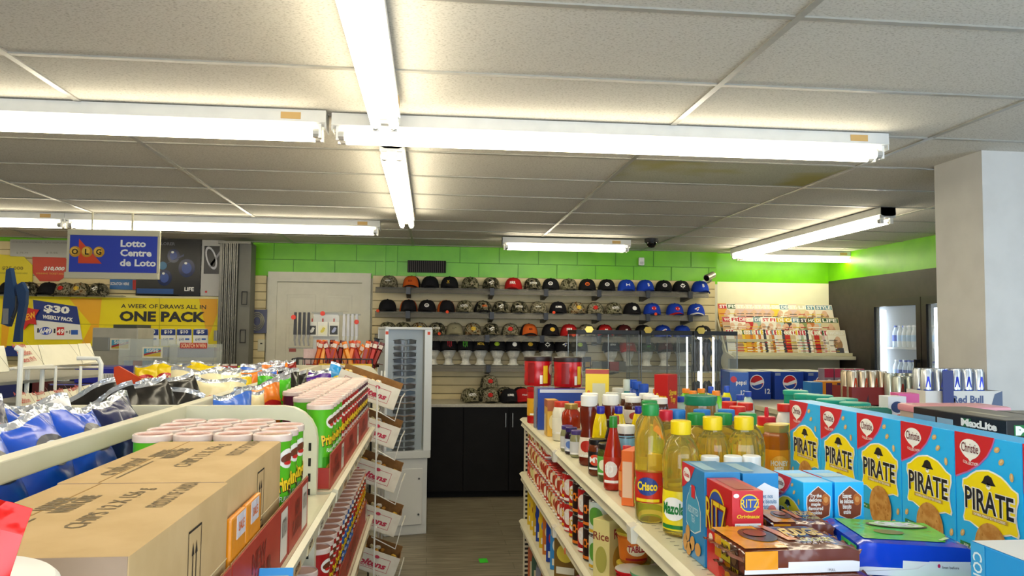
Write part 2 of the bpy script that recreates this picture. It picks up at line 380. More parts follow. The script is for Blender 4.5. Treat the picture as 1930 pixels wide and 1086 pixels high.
# ------------------------------------------------------------------ fluorescent strip lights
WT = M('dcdcd8', .35, kind='noise', h2='d6d6d2', s=12); EM = bpy.data.materials.new('lit_tube'); EM.use_nodes = True
pb = EM.node_tree.nodes['Principled BSDF']; pb.inputs['Emission Color'].default_value = (1, .90, .67, 1); pb.inputs['Emission Strength'].default_value = TUBE; pb.inputs['Base Color'].default_value = (1, 1, 1, 1)
def strip_light(L, label, loc, rz, caps=True):
    """two-tube batten, length along local x, hanging from local z=0"""
    t = thing('strip_light', label, 'ceiling light', loc, rz, 'fluorescent strip lights on the ceiling')
    h = L/2
    MB().prism([(-.055, 0), (-.058, -.05), (-.03, -.062), (.03, -.062), (.058, -.05), (.055, 0)], -h, h, WT, 'x').build('housing', t)
    for s in (-1, 1):
        b = MB(); b.lathe([(.019, -h+.04), (.019, h-.04)], EM, 10, R=Matrix.Rotation(PI/2, 3, 'Y'), c=(0, s*.035, -.092)).build('tube', t, smooth=True)
        for e in (-1, 1):
            c = MB(); x0 = e*(h-.04); c.lathe([(.0195, -.012), (.0195, .012)], M('c9c9c4', .3, .6), 10, R=Matrix.Rotation(PI/2, 3, 'Y'), c=(x0, s*.035, -.092))
            c.box(x0+(.01 if e > 0 else -.022), x0+(.022 if e > 0 else -.01), s*.035-.013, s*.035+.013, -.112, -.055, M(WHT, .4))
            c.build('lamp_holder', t, smooth=True)
    for e in (-1, 1): MB().box(e*h-(.004 if e > 0 else -.0), e*h+(.0 if e > 0 else .004), -.055, .055, -.075, 0, WT).build('end_plate', t)
    k = MB(); k.box(h-.18, h-.1, -.0585, -.0562, -.04, -.012, M('c9a56a', .6)).build('rating_label', t)
    return t
strip_light(2.44, 'long strip light across the aisle in the nearer row, ending by the right hand pillar', (.80, 3.31, CZ), -.003)
strip_light(2.44, 'nearer row strip light running out of the left edge of the photo', (-1.66, 3.29, CZ), -.003)
strip_light(2.44, 'strip light overhead running towards the camera out of the top edge', (-.19, 1.9, CZ), PI/2)
strip_light(2.44, 'strip light running away from the camera beyond the long crosswise one', (-.19, 4.82, CZ), PI/2)
strip_light(2.44, 'far row strip light above the hanging lottery sign', (-1.64, 6.47, CZ), -.003)
strip_light(2.44, 'far row strip light at the left edge of the photo', (-4.08, 6.47, CZ), -.003)
strip_light(1.22, 'short strip light close to the back wall above the green band', (1.27, 7.28, CZ-.01), 0)
strip_light(2.75, 'diagonal looking strip light running back along the right side', (3.17, 6.5, CZ), PI/2)
strip_light(1.3, 'strip light parallel to the back wall above the magazine rack', (3.86, 7.95, CZ), 0)
strip_light(2.44, 'strip light behind the camera over the left shelves', (-1.7, .2, CZ), 0)
# ================================================================== caps
def cap_maker(front, side, brim, emblem=None, H=.125, R=.093):
    def mk():
        t = thing('baseball_cap', 'cap', 'cap')
        def fn(u, v):
            a = u*2*PI-PI/2; th = v*PI/2; r = R*cos(th)**.62; return (r*cos(a), r*sin(a)*1.12, H*sin(th)**.95)
        MB().grid(fn, 24, 7, side, lambda u, v: front if (u < .17 or u > .83) else side).build('crown', t, smooth=True)
        MB().lathe([(.008, H-.003), (.008, H+.002), (.003, H+.005)], side, 8).build('button', t, smooth=True)
        def bf(k):
            def f(u, v):
                s = u*2-1; x = s*.082; y0 = -1.12*math.sqrt(max(R*R-x*x*.98, 0)); e = math.sqrt(max(1-s*s, 0))
                return (x*(1+.06*v), y0+.004-v*.062*e-.0, .012-.026*s*s-v*.016+k+.014)
            return f
        b = MB(); b.grid(bf(.003), 12, 4, brim); b.grid(bf(0), 12, 4, brim)
        b.build('brim', t, smooth=True, ang=60)
        if emblem:
            e = MB(); e.L = .0012
            def m(u, v, d):
                zz = .035+v; s = min(max(zz/H, 0), .97)**(1/.95); th = math.asin(s); r = R*cos(th)**.62
                return (u, -1.12*math.sqrt(max(r*r-u*u, .0001))-d-.0008, zz)
            e.fn = m; emblem(e); e.build('emblem', t)
        return t
    return mk
K_ = lambda h, r=.8: M(h, r, kind='noise', h2=h, s=40)
CB = K_('17161a'); CBL = K_('1c3fae'); CNV = K_('141a33'); CRD = K_('b01b1b'); CKH = K_('8e876c'); COR = K_('c5591e'); CMR = K_('4a1616')
CM1 = M('6d6a4e', .85, kind='camo', h2='33301f', s=28); CM2 = M('7d7660', .85, kind='camo', h2='3c3827', s=40); CM3 = M('4d4a36', .85, kind='camo', h2='1e1d15', s=34)
CM4 = M('8b7a58', .85, kind='camo', h2='5a3a1c', s=30)
Wt, Yl, Or, Gn, Rd = M(WHT, .6), M('d8b23a', .6), M('d8641c', .6), M('3fae2a', .6), M('c8201c', .6)
def e_text(s, m, w=.07, h=.022, arc=-3, y=.035): return lambda e: e.txt(s, 0, y, h, m, 1, .03, wid=w, arc=arc)
def e_leaf(m):
    def f(e):
        p = [(0, .045), (.008, .03), (.018, .036), (.016, .022), (.03, .02), (.02, .008), (.022, -.002), (.004, .002), (.003, -.012), (-.003, -.012), (-.004, .002), (-.022, -.002), (-.02, .008), (-.03, .02), (-.016, .022), (-.018, .036), (-.008, .03)]
        e.poly([(x, y+.015) for x, y in p], m)
    return f
def e_ring(m, m2=None):
    def f(e):
        e.ell(0, .032, .024, .019, m); e.ell(0, .032, .017, .012, m2 or CB, 2); e.rect(-.012, .012, .029, .035, m, 3)
    return f
def e_claw(m):
    def f(e):
        for x, q in ((-.018, .0), (0, -.008), (.018, 0)): e.poly([(x-.005, .055), (x+.005, .055), (x+.003, .02), (x+.006, .0+q), (x-.002, .012+q)], m)
    return f
def e_bird(m, m2):
    def f(e):
        e.poly([(-.03, .03), (-.005, .045), (.012, .052), (.03, .046), (.012, .036), (.014, .02), (-.005, .008), (-.004, .02)], m); e.poly([(.0, .04), (.014, .045), (.01, .03), (-.002, .022)], m2, 2)
    return f
def e_ball(m):
    def f(e):
        e.ell(0, .03, .024, .022, m)
        for q in (-.009, 0, .009): e.poly([(-.026, .03+q-.001), (-.026, .03+q+.002), (.02, .042+q*1.4+.002), (.022, .042+q*1.4-.001)], CB, 2)
    return f
def e_ua(m):
    def f(e):
        e.rect(-.02, -.013, .018, .045, m); e.rect(.013, .02, .018, .045, m); e.rect(-.013, .013, .028, .035, m)
    return f
def e_patch(m, m2):
    def f(e): e.ell(0, .032, .026, .02, m); e.rect(-.018, .018, .027, .037, m2, 2)
    return f
CAPK = {
 'camo1': (CM1, CM1, CM1, None), 'camo2': (CM2, CM2, CM2, e_text('HUNT', Wt, .05, .014)), 'camo3': (CM3, CM3, CM3, e_text('OUTDOOR', Wt, .075, .02)), 'camo4': (CM4, CM1, CM4, e_patch(Yl, CM3)),
 'camor': (CM2, CM3, CM2, e_patch(Rd, CM2)), 'camow': (CM3, CM2, CM3, e_bird(Wt, CM1)), 'camot': (CM1, CM2, CM1, e_text('NORTH', Wt, .075, .026)),
 'orf': (COR, CB, CB, e_text('ELK', CMR, .04, .018)), 'blk': (CB, CB, CB, None), 'deer': (CB, CB, CB, lambda e: (e.txt('BUCK', 0, .02, .012, Yl, 1, .02, wid=.03), e.poly([(-.006, .03), (.006, .03), (.012, .05), (.002, .04), (-.002, .04), (-.012, .05)], Yl))),
 'red': (CRD, CRD, CRD, e_text('FIRR', Wt, .06, .03)), 'blo': (CB, CB, CB, e_ring(Or)), 'blr': (CB, CB, CB, e_ring(Wt)), 'blt': (CB, CB, CB, e_text('HUMMER', Wt, .065, .022)),
 'bua': (CBL, CBL, CBL, e_ua(Wt)), 'bb': (CBL, CBL, CBL, e_text('B', Wt, .022, .034, 0)), 'leaf': (CB, CB, CB, e_leaf(Wt)), 'oro': (CB, COR, CB, None), 'orb': (CM3, CB, CB, e_text('REBEL', Or, .05, .02)),
 'ball': (CB, CB, CB, e_ball(Wt)), 'bch': (CBL, CBL, CRD, e_patch(Rd, Wt)), 'bchb': (CBL, CBL, CBL, e_patch(Rd, Wt)), 'bjay': (CBL, CBL, K_('d8d8d8'), e_bird(Wt, Rd)), 'bjay2': (CBL, CBL, CBL, e_bird(Wt, Rd)), 'blu': (CBL, CBL, CBL, None),
 'kha': (CKH, CKH, CKH, e_text('HUNT', CM3, .04, .014)), 'gold': (CB, CB, CB, e_patch(Yl, Or)), 'mar': (CMR, CB, CB, e_text('NY', Wt, .025, .02, 0)), 'uab': (CB, CB, CB, e_ua(Wt)),
 'clr': (CB, CB, CB, e_claw(M('c01428', .5))), 'clg': (CB, CB, CB, e_claw(M('58c22a', .5))), 'gtx': (CB, CB, CB, e_text('METAL', Yl, .07, .025)), 'gbd': (CB, CB, CB, e_patch(M('a8c832', .6), CB)), 'jayb': (CB, CB, CB, e_bird(Wt, CBL)),
 'nvt': (CNV, CNV, CNV, e_text('DETROIT', Wt, .06, .018)), 'rdp': (CRD, CRD, CRD, e_text('POLO', Wt, .05, .014)), 'iron': (K_('2a3a2c'), K_('2a3a2c'), K_('2a3a2c'), lambda e: (e.txt('IRON', 0, .05, .016, Wt, 1, .03, wid=.05), e.txt('JAY', 0, .02, .018, Gn, 1, .03, wid=.04))), 'rblk': (CRD, CB, CB, e_text('91', Wt, .03, .02)),
}
CAPL = {'camo1': 'plain camouflage cap', 'camo2': 'grey green camouflage cap with small white wording', 'camo3': 'dark camouflage cap with arched white wording', 'camo4': 'brown camouflage cap with yellow oval patch', 'camor': 'camouflage cap with red oval patch', 'camow': 'camouflage cap with white animal mark', 'camot': 'camouflage cap with tall white lettering',
 'orf': 'black cap with orange front panel', 'blk': 'plain black cap', 'deer': 'black cap with small gold antler mark', 'red': 'bright red cap with white lettering', 'blo': 'black cap with orange ring mark', 'blr': 'black cap with white ring mark', 'blt': 'black cap with white arched wording',
 'bua': 'royal blue cap with white crossbar mark', 'bb': 'royal blue cap with white letter B', 'leaf': 'black cap with white maple leaf', 'oro': 'black and orange cap', 'orb': 'dark cap with orange wording', 'ball': 'black cap with striped white ball mark', 'bch': 'royal blue cap with red brim and red patch', 'bchb': 'royal blue cap with red patch', 'bjay': 'royal blue cap with bird mark and white brim', 'bjay2': 'royal blue cap with bird mark', 'blu': 'plain royal blue cap',
 'kha': 'khaki cap', 'gold': 'black cap with gold patch', 'mar': 'black and maroon cap', 'uab': 'black cap with white crossbar mark', 'clr': 'black cap with three red claw stripes', 'clg': 'black cap with three green claw stripes', 'gtx': 'black cap with gold wording', 'gbd': 'black cap with lime round badge', 'jayb': 'black cap with white bird mark', 'nvt': 'navy cap with white wording', 'rdp': 'red cap with faint wording', 'iron': 'dark green cap with white and green wording', 'rblk': 'black and red cap'}
def put_cap(kind, loc, rz, where, group, rot=None):
    stock('cap_'+kind, cap_maker(*CAPK[kind]), loc, rz, CAPL[kind]+', '+where, group, rot)
ACR = glassy('7c7870', .5, .5); BRK = M('1c1e26', .4)
def cap_shelf(x0, x1, z, label, Y0=7.98, brs=(), lip=True):
    t = thing('display_shelf', label, 'shelf', (0, 0, z), 0)
    MB().box(x0, x1, Y0, WY-.016, -.008, 0, ACR).build('board', t)
    if lip: MB().add([(x0, Y0, 0), (x1, Y0, 0), (x1, Y0-.03, -.062), (x0, Y0-.03, -.062), (x0, Y0+.004, 0), (x1, Y0+.004, 0), (x1, Y0-.026, -.062), (x0, Y0-.026, -.062)], [(0, 3, 2, 1), (4, 5, 6, 7), (3, 7, 6, 2), (0, 1, 5, 4)], ACR).build('lip', t)
    for x in brs: MB().prism([(Y0-.035, .004), (WY-.018, -.006), (WY-.018, -.1), (Y0+.05, -.075), (Y0-.035, -.07)], x-.022, x+.022, BRK, 'x').build('bracket', t)
YB = 8.10
R1 = [(730, 'camo2'), (773, 'orf'), (808, 'blk'), (845, 'deer'), (884, 'camo1'), (924, 'camow'), (966, 'red'), (1002, 'camo3'), (1037, 'blr'), (1071, 'camo1'), (1106, 'blo'), (1143, 'blr'), (1180, 'bua'), (1216, 'bb'), (1251, 'blr'), (1284, 'leaf'), (1320, 'bb')]
R2 = [(728, 'blk'), (768, 'oro'), (803, 'blr'), (839, 'oro'), (875, 'camot'), (909, 'orb'), (943, 'camow'), (978, 'camo3'), (1014, 'camo2'), (1051, 'blt'), (1086, 'camo4'), (1121, 'camor'), (1156, 'camot'), (1191, 'ball'), (1229, 'bchb'), (1272, 'bch'), (1312, 'bjay')]
R3 = [(729, 'camot'), (758, 'camo1'), (789, 'camo4'), (822, 'camo3'), (856, 'kha'), (890, 'camo4'), (925, 'camow'), (961, 'camor'), (996, 'orf'), (1037, 'gold'), (1072, 'red'), (1105, 'camo2'), (1139, 'rblk'), (1175, 'mar'), (1212, 'leaf'), (1249, 'bjay2'), (1286, 'blu'), (1325, 'uab')]
zs = [Z(547, YB, 1020), Z(591, YB, 1020), Z(633, YB, 1020), Z(688, YB, 900)]
xa, xb = X(705, 8), X(1334, 8)
brk = [X(p, 8) for p in (767, 925, 1027, 1127, 1219, 1299)]
cap_shelf(xa, xb, zs[0], 'top grey see-through shelf of caps on the slatwall', brs=brk)
cap_shelf(xa, xb, zs[1], 'second grey see-through shelf of caps on the slatwall', brs=brk)
cap_shelf(xa, xb, zs[2], 'third grey see-through shelf of caps, just above the white heads', brs=[X(p, 8) for p in (917, 1020, 1127, 1219, 1299)])
cap_shelf(xa+.3, xb, zs[3], 'lowest grey see-through shelf carrying white display heads', brs=[X(p, 8) for p in (920, 1027, 1160)])
for row, nm, z, gp in ((R1, 'top cap shelf', zs[0], 'caps on the top shelf'), (R2, 'second cap shelf', zs[1], 'caps on the second shelf'), (R3, 'third cap shelf', zs[2], 'caps on the third shelf')):
    for i, (p, k) in enumerate(row):
        put_cap(k, (X(p, YB), YB, z), random.uniform(-.2, .2), '%s from left on %s' % (ORD[i], nm), gp)
# foam display heads with caps
def head_maker():
    t = thing('foam_mannequin', 'head', 'display head'); fm = M('f4f1e6', .7, kind='noise', h2='dedbd0', s=60)
    rings = [(.062, .058, 0, 0), (.06, .056, 0, .01), (.045, .044, .005, .02), (.04, .042, .005, .07), (.042, .05, 0, .085), (.05, .068, -.012, .098), (.062, .08, -.008, .125), (.07, .087, -.002, .16), (.074, .093, .002, .2), (.074, .095, .005, .225), (.066, .086, .005, .255), (.045, .06, .005, .28), (.01, .015, .005, .292)]
    n = 24; b = MB(); vs = []
    for rx, ry, oy, z in rings:
        for i in range(n):
            a = 2*PI*i/n-PI/2; x, y = rx*cos(a), ry*sin(a)+oy
            f = max(0, -sin(a))**2
            if .125 <= z <= .2: y -= math.exp(-((a+PI/2 if a < PI else a-1.5*PI)/.16)**2)*(.02 if z < .15 else .016 if z < .19 else .004)
            if .18 < z < .21: y += .008*math.exp(-((abs(a+PI/2 if a < PI/2 else a-1.5*PI)-.4)/.16)**2)
            vs.append((x, y, z))
    fs = [(k*n+i, k*n+(i+1) % n, (k+1)*n+(i+1) % n, (k+1)*n+i) for k in range(len(rings)-1) for i in range(n)]
    b.add(vs, fs+[tuple(range(n))[::-1], tuple((len(rings)-1)*n+i for i in range(n))], fm); b.build('head', t, smooth=True, ang=70)
    b = MB().plane((0, -.101, .118), (1, 0, 0), (0, 0, 1)); b.ell(0, 0, .014, .0035, M('d2cec2', .7), 3); b.build('mouth', t)
    for s in (-1, 1): MB().lathe([(.004, -.018), (.009, 0), (.004, .018)], fm, 8, c=(s*.073, .01, .175)).build('ear', t, smooth=True)
    return t
R4 = [(815, 'blk'), (845, 'clr'), (877, 'clg'), (905, 'gtx'), (937, 'gbd'), (967, 'ball'), (996, 'gold'), (1029, 'leaf'), (1060, 'jayb'), (1091, 'gbd'), (1151, 'nvt'), (1182, 'rdp'), (1218, 'iron'), (1252, 'mar'), (1285, 'blk')]
for i, (p, k) in enumerate(R4):
    a = random.uniform(-.15, .15)
    _h = stock('head', head_maker, (X(p, YB), YB, zs[3]+.002), a, '%s white foam head from the left on the lowest cap shelf' % ORD[i].capitalize(), 'white foam heads on the lowest cap shelf'); _h.scale = (.93, .9, .8)
    put_cap(k, (X(p, YB), YB, zs[3]+.152), a, 'on the %s foam head from left' % ORD[i], 'caps worn by the foam heads')
# ------------------------------------------------------------------ back cabinets with grey top
CT = Z(762, 7.66, 890)
t = thing('base_cabinet', 'long black base cabinet under the slatwall caps', 'cabinet', (0, 0, 0))
bk = M('0d0b0c', .6, kind='noise', h2='100e0f', s=6)
MB().box(-.55, 3.0, 7.70, WY-.02, .06, CT-.03, bk).box(-.53, 2.98, 7.76, WY-.05, 0, .06, M('0a0a0a', .6)).build('body', t)
hx = X(947, 7.68)
for i in range(8):
    x0 = -.55+i*.444; d = MB().box(x0+.003, x0+.441, 7.68, 7.70, .07, CT-.035, bk, .003).build('door', t)
    hxx = x0+.41 if i % 2 == 0 else x0+.034
    MB().tube([(hxx, 7.68, CT-.09), (hxx, 7.655, CT-.09), (hxx, 7.655, CT-.22), (hxx, 7.68, CT-.22)], .005, M('b8b8b4', .3, 1)).build('handle', d, smooth=True)
tag(MB().box(-.57, 3.02, 7.66, WY-.018, CT-.03, CT, M('bfb9a8', .35, kind='noise', h2='b3ad9d', s=50), .004).build('worktop'), 'speckled grey beige worktop on the black cabinets', 'worktop')
for p, y, Y, k, wh in ((886, 753, 7.9, 'camot', 'leftmost on the back worktop'), (924, 752, 7.88, 'camor', 'standing upright near the middle of the worktop pile'), (960, 752, 7.86, 'blt', 'right of the upright one on the back worktop'), (952, 735, 8.08, 'orb', 'on the worktop behind the white lettered one'), (982, 738, 8.1, 'blk', 'on the worktop half hidden by red tubs'), (986, 752, 7.88, 'rdp', 'on the worktop peeking out beside the red tubs'), (912, 738, 8.1, 'camo1', 'on the worktop under the tipped one')):
    put_cap(k, (X(p, Y), Y, CT+.012), random.uniform(-.3, .3), wh, 'caps piled on the back worktop')
put_cap('camor', (X(922, 8.02), 8.02, CT+.14), .1, 'perched on top of the worktop pile', 'caps piled on the back worktop')
# price dots on shelf lips
for i, (p, y) in enumerate(((712, 586), (843, 588), (828, 629), (1044, 589), (1236, 592), (1081, 632))):
    q = atY(p, y, 7.94); tag(MB().lathe([(.016, 0), (.016, .002)], M('e04a24', .6), 12, R=Matrix.Rotation(PI/2, 3, 'X')).build('price_sticker', loc=(q.x, 7.941, q.z)), '%s orange price sticker from the left on the cap shelves' % ORD[sorted([712, 843, 828, 1044, 1236, 1081]).index(p)].capitalize(), 'sticker', 'orange price stickers on the cap shelves')

# ================================================================== magazine rack in the recess
t = thing('magazine_rack', 'cream tiered magazine rack under the bright green band', 'rack', (0, 0, 0))
cr = M('cfc9a8', .4, kind='noise', h2='c9c3a2', s=9)
mx0, mx1 = 3.13, XR-.01
tiers = [(7.98, Z(668, 7.98, 1500)), (8.12, Z(640, 8.12, 1500)-.02), (8.25, Z(615, 8.25, 1500)-.02)]
for Yt, zt in tiers:
    MB().box(mx0, mx1, Yt-.10, Yt+.04, zt-.012, zt, cr).box(mx0, mx1, Yt-.112, Yt-.1, zt-.012, zt+.02, cr).build('tier', t)
zb = tiers[0][1]
MB().box(mx0, mx1, 7.80, 8.34, zb-.05, zb-.014, cr, .004).build('deck', t)
MB().box(mx0+.02, mx1-.02, 8.1, 8.3, 0, zb-.05, M('a09a80', .6)).build('back', t)
MB().prism([(7.80, zb-.03), (8.02, zb+.02), (8.33, zb+.46), (8.36, zb+.46), (8.36, 0), (7.95, 0), (7.95, zb-.05), (7.8, zb-.05)], mx0-.02, mx0, cr, 'x').build('side_panel', t)
MB().box(mx0, mx1, 7.78, 8.1, .82, .85, cr).build('lower_shelf', t)
MC = ['e8e2d2', 'd9c9a0', 'c9b38a', 'e6c840', 'b7c7c4', 'c23030', 'e8dcc8', 'caa27a', 'a8b8a0', 'dfe0da', 'c87840', '8a9a60', 'd8b8b0', '4a4c54', 'e0a030', 'f0ead8', 'f2ecda', 'e4dcc4']
def mag_maker(c, hd, seed):
    def mk():
        rr = random.Random(seed); b = MB(); W, H = .205, .27
        b.box(-W/2, W/2, 0, .005, 0, H, M(c, .35)); b.plane((-W/2, 0, 0), (1, 0, 0), (0, 0, 1), .0006)
        b.rect(.006, W-.006, H-.06, H-.008, M(hd, .35), 1); b.txt(rr.choice(['HOME', 'STYLE', 'LIFE', 'DECO', 'CARS', 'WORLD', 'FISH', 'STAR']), W/2, H-.034, .038, M('f4f0e6' if hd != 'f4f0e6' else RED, .4), 2, .03, wid=W*.8)
        b.ell(W*rr.uniform(.4, .6), .11, .05, .075, M(rr.choice(['c89a7a', 'a8805a', 'd8b090']), .5), 1); b.rect(W*.3, W*.75, 0.003, .07, M(rr.choice(MC), .5), 2)
        b.ell(W*.52, .165, .028, .034, M('dcb494', .5), 3)
        for k in range(5): b.rect(.008, .06+rr.uniform(0, .05), .03+k*.03, .037+k*.03, M(rr.choice(['c23030', '2a2a30', 'f0f0e8', 'e0c020']), .5), 4)
        b.rect(W-.045, W-.008, .008, .035, M('f4f4f0', .5), 4)
        return tag(b.build('magazine'), 'm', 'magazine')
    return mk
HD = ['c2203a', 'f4f0e6', '2a3040', 'e0c020', 'c2203a', '6a90a0', '40603a', 'd8d0b8', 'e8e0c8']
for ti, (n, st, nm) in enumerate(((44, .029, 'front tier'), (15, .086, 'middle tier'), (13, .1, 'rear tier'))):
    Yt, zt = tiers[ti]
    for i in range(n):
        k = (i//random.choice([2, 3, 4])*7+ti*3) % 18 if ti == 0 else random.randrange(18)
        hd = HD[(k*5+ti) % 9]
        x = mx0+.10+(i*st if n > 20 else i*st)
        if x > mx1-.11: x = mx1-.105
        stock('mag%d_%s' % (k, hd), mag_maker(MC[k], hd, k), (x, Yt-.05-.0+(n-i)*.0012, zt+.004), 0, '%s magazine from the left in the %s of the magazine rack' % (ORD[i].capitalize(), nm), 'magazines in the %s' % nm, rot=(-math.radians(18), 0, 0))
for i in range(12):
    x = mx0+.14+i*.1; tag(MB().box(-.05, .05, -.1, .1, 0, .02+.006*(i % 3), M(random.choice(['8a2020', '5a4a40', 'a08060', '702828']), .4)).build('paperback', loc=(x, 7.95, .85)), '%s paperback from the left lying on the shelf below the magazines' % ORD[i].capitalize(), 'book', 'paperbacks below the magazines')

# ================================================================== drinks cooler in the right wall
t = thing('drinks_cooler', 'built-in black glass door drinks cooler in the dark right wall', 'cooler', (0, 0, 0))
ci = M('d8dde0', .4); cb = M('141416', .35)
MB().box(XR+.07, XR+.62, F0, F0+.03, FB, FT, ci).box(XR+.07, XR+.62, F1-.03, F1, FB, FT, ci).box(XR+.6, XR+.63, F0, F1, FB, FT, ci).box(XR+.07, XR+.62, F0, F1, FT-.03, FT, ci).box(XR+.07, XR+.62, F0, F1, FB, FB+.03, ci).build('liner', t)
dys = [(F0+.01, (F0+F1)/2-.005), ((F0+F1)/2+.005, F1-.01)]
LED = M('e8f2ff', .4, e=9)
for a, c in dys:
    f = MB(); x0, x1 = XR-.02, XR+.03; w_ = .07
    f.box(x0, x1, a, a+w_, FB, FT, cb).box(x0, x1, c-w_, c, FB, FT, cb).box(x0, x1, a+w_, c-w_, FT-w_, FT, cb).box(x0, x1, a+w_, c-w_, FB, FB+w_, cb)
    d = f.build('door', t)
    MB().box(XR+.0, XR+.006, a+w_, c-w_, FB+w_, FT-w_, glassy('dfe8ea', .12, .03)).build('glass', d)
    MB().box(x0-.045, x0-.03, a+.02, a+.045, .9, 1.4, M('3a3a3c', .3, .8)).box(x0-.03, x0, a+.02, a+.045, .9, .93, cb).box(x0-.03, x0, a+.02, a+.045, 1.37, 1.4, cb).build('handle', d)
    MB().box(XR+.075, XR+.105, c-.075, c-.045, FB+.1, FT-.1, LED).build('light_strip', t)
def bottle_maker(cap, liq, lab):
    def mk():
        t = thing('drink_bottle', 'b', 'bottle')
        MB().lathe([(.028, 0), (.032, .006), (.031, .05), (.032, .1), (.032, .14), (.024, .165), (.013, .19), (.0125, .2)], M(liq, .1, a=.8), 12).build('body', t, smooth=True)
        MB().lathe([(.0325, .06), (.0328, .12)], M(lab, .4), 12, caps=False).build('label_band', t, smooth=True)
        MB().lathe([(.015, .198), (.015, .215)], M(cap, .4), 12).build('cap', t, smooth=True); return t
    return mk
BK = [('1e8a3a', 'cfe0d8', '2c8a50'), ('f0f0f0', 'd8e6f0', '3070c0'), ('2a50b0', 'cfe0f0', '2a50b0'), ('c02020', '38180c', 'b82020'), ('f0f0f0', 'e8eef2', 'a8c8e8')]
n = 0
for si, zsh in enumerate((.52, .84, 1.16, 1.5)):
    MB().box(XR+.12, XR+.58, F0+.04, F1-.04, zsh-.015, zsh, M('c8ccd0', .35, .3)).build('rack_shelf', t)
    for c in range(19):
        for q in range(2):
            y = F1-.11-c*.078; k = (3, 0, 2, 4)[si] if c % 5 else (1, 3, 4, 2)[si]
            n += 1
            stock('cool%d' % k, bottle_maker(*BK[k]), (XR+.19+q*.085, y, zsh+.002), 0, '%s bottle from the far end, %s row, %s cooler shelf up' % (ORD[c].capitalize(), ('front', 'back')[q], ORD[si]), 'bottles in the drinks cooler')
# ================================================================== lottery corner, back left
PY = 8.10
def art(o, u=(1, 0, 0), v=(0, 0, 1), L=.0012): return MB().plane(o, u, v, L)
pz0, pz1 = 1.6-.17, 1.6+.315; px0, px1 = -4.6, -2.1
YEL, NAV = M('e8d400', .4, kind='noise', h2='e2cc00', s=4), M('16307c', .4)
t = thing('lottery_banner', 'wide yellow lottery banner with large black ONE PACK wording', 'banner', (0, 0, 0))
MB().box(px0, px1, PY, PY+.03, pz0, pz1, YEL).box(px0, px1, PY-.005, PY+.035, pz1, pz1+.025, M('d9cf9c', .4)).box(px0, px1, PY, PY+.03, pz0-.1, pz0, NAV).build('panel', t)
a = art((0, PY, 1.6)); blk = M('1d1d22', .5); sw = M('e8a818', .4)
def PX(x, y): q = atY(x, y, PY); return q.x, q.z-1.6
def ptxt(s, x, y, h, m, wpx, l=3, **k): u, v = PX(x, y); a.txt(s, u, v, h*PY/FPX, m, l, wid=wpx*PY/FPX, **k)
def pquad(pts, m, l=1): a.poly([PX(*p) for p in pts], m, l)
pquad([(130, 562), (192, 563), (186, 620), (165, 655), (150, 655), (172, 612)], sw); pquad([(5, 562), (14, 562), (20, 600), (12, 655), (2, 655)], sw); pquad([(375, 563), (410, 563), (410, 590), (392, 640)], sw)
pquad([(0, 609), (185, 611), (185, 612), (0, 610)], M('a89a10', .5), 2); pquad([(186, 612), (411, 614), (411, 615), (186, 613)], M('a89a10', .5), 2); pquad([(300, 562), (301, 562), (301, 655), (300, 655)], M('a89a10', .5), 2)
ptxt('A WEEK OF DRAWS ALL IN', 309, 578, 7.5, blk, 148, bold=.015); ptxt('ONE PACK', 307, 597, 19, blk, 150, bold=.045)
a.build('lettering', t)
def poster(name, label, pts, mats, fn, Y=PY-.012, cat='poster', group=None):
    """small flat board standing at depth Y; pts outline in photo pixels"""
    P = [atY(x, y, Y) for x, y in pts]; cx = sum(p.x for p in P)/len(P); z0 = min(p.z for p in P)
    t = thing(name, label, cat, (cx, Y, z0), 0, group)
    MB().prism([(p.x-cx, p.z-z0) for p in P], 0, .008, mats, 'y').build('card', t)
    b = MB().plane((0, 0, 0), (1, 0, 0), (0, 0, 1), .001)
    c = lambda x, y: (atY(x, y, Y).x-cx, atY(x, y, Y).z-z0)
    k = Y/FPX
    T = lambda s, x, y, h, m, w, l=2, **q: b.txt(s, *c(x, y), h*k, m, l, wid=w*k, **q)
    Q = lambda p, m, l=1: b.poly([c(*i) for i in p], m, l)
    fn(T, Q, b, c, k); b.build('print', t); return t
def f30(T, Q, b, c, k):
    Q([(62, 565), (145, 578), (151, 612), (65, 603)], NAV); T('$30', 107, 584, 15, M(WHT, .4), 44, bold=.05, rot=-.08); T('WEEKLY PACK', 109, 600, 7, M(WHT, .4), 52, bold=.04, rot=-.1)
    b.ell(*c(86, 624), 11*k, 7*k, M('1c3fae', .4), 1); T('6/49', 86, 624, 10, M(WHT, .4), 19, bold=.04)
    Q([(107, 617), (121, 617), (121, 632), (107, 632)], RD_, 1); T('49', 114, 625, 9, M(WHT, .4), 12, bold=.03); T('1', 72, 623, 8, blk, 3); T('1', 103, 624, 8, blk, 3); T('+1', 128, 626, 6, blk, 8); Q([(134, 622), (147, 622), (147, 631), (134, 631)], M('2a5ab0', .4))
RD_ = M('c8201c', .45)
poster('price_sign', 'blue topped $30 weekly pack lottery sign in front of the yellow banner', [(62, 565), (145, 578), (155, 640), (65, 640)], M('e4e2dc', .4), f30)
poster('star_sign', 'red starburst sign reading NEW beside the $30 weekly pack sign', [(38, 598), (48, 590), (45, 578), (60, 582), (74, 584), (66, 596), (68, 612), (55, 610), (45, 622)], RD_, lambda T, Q, b, c, k: T('NEW', 54, 597, 11, M('f0b428', .4), 24, 2, bold=.03, rot=.35), Y=PY-.03)
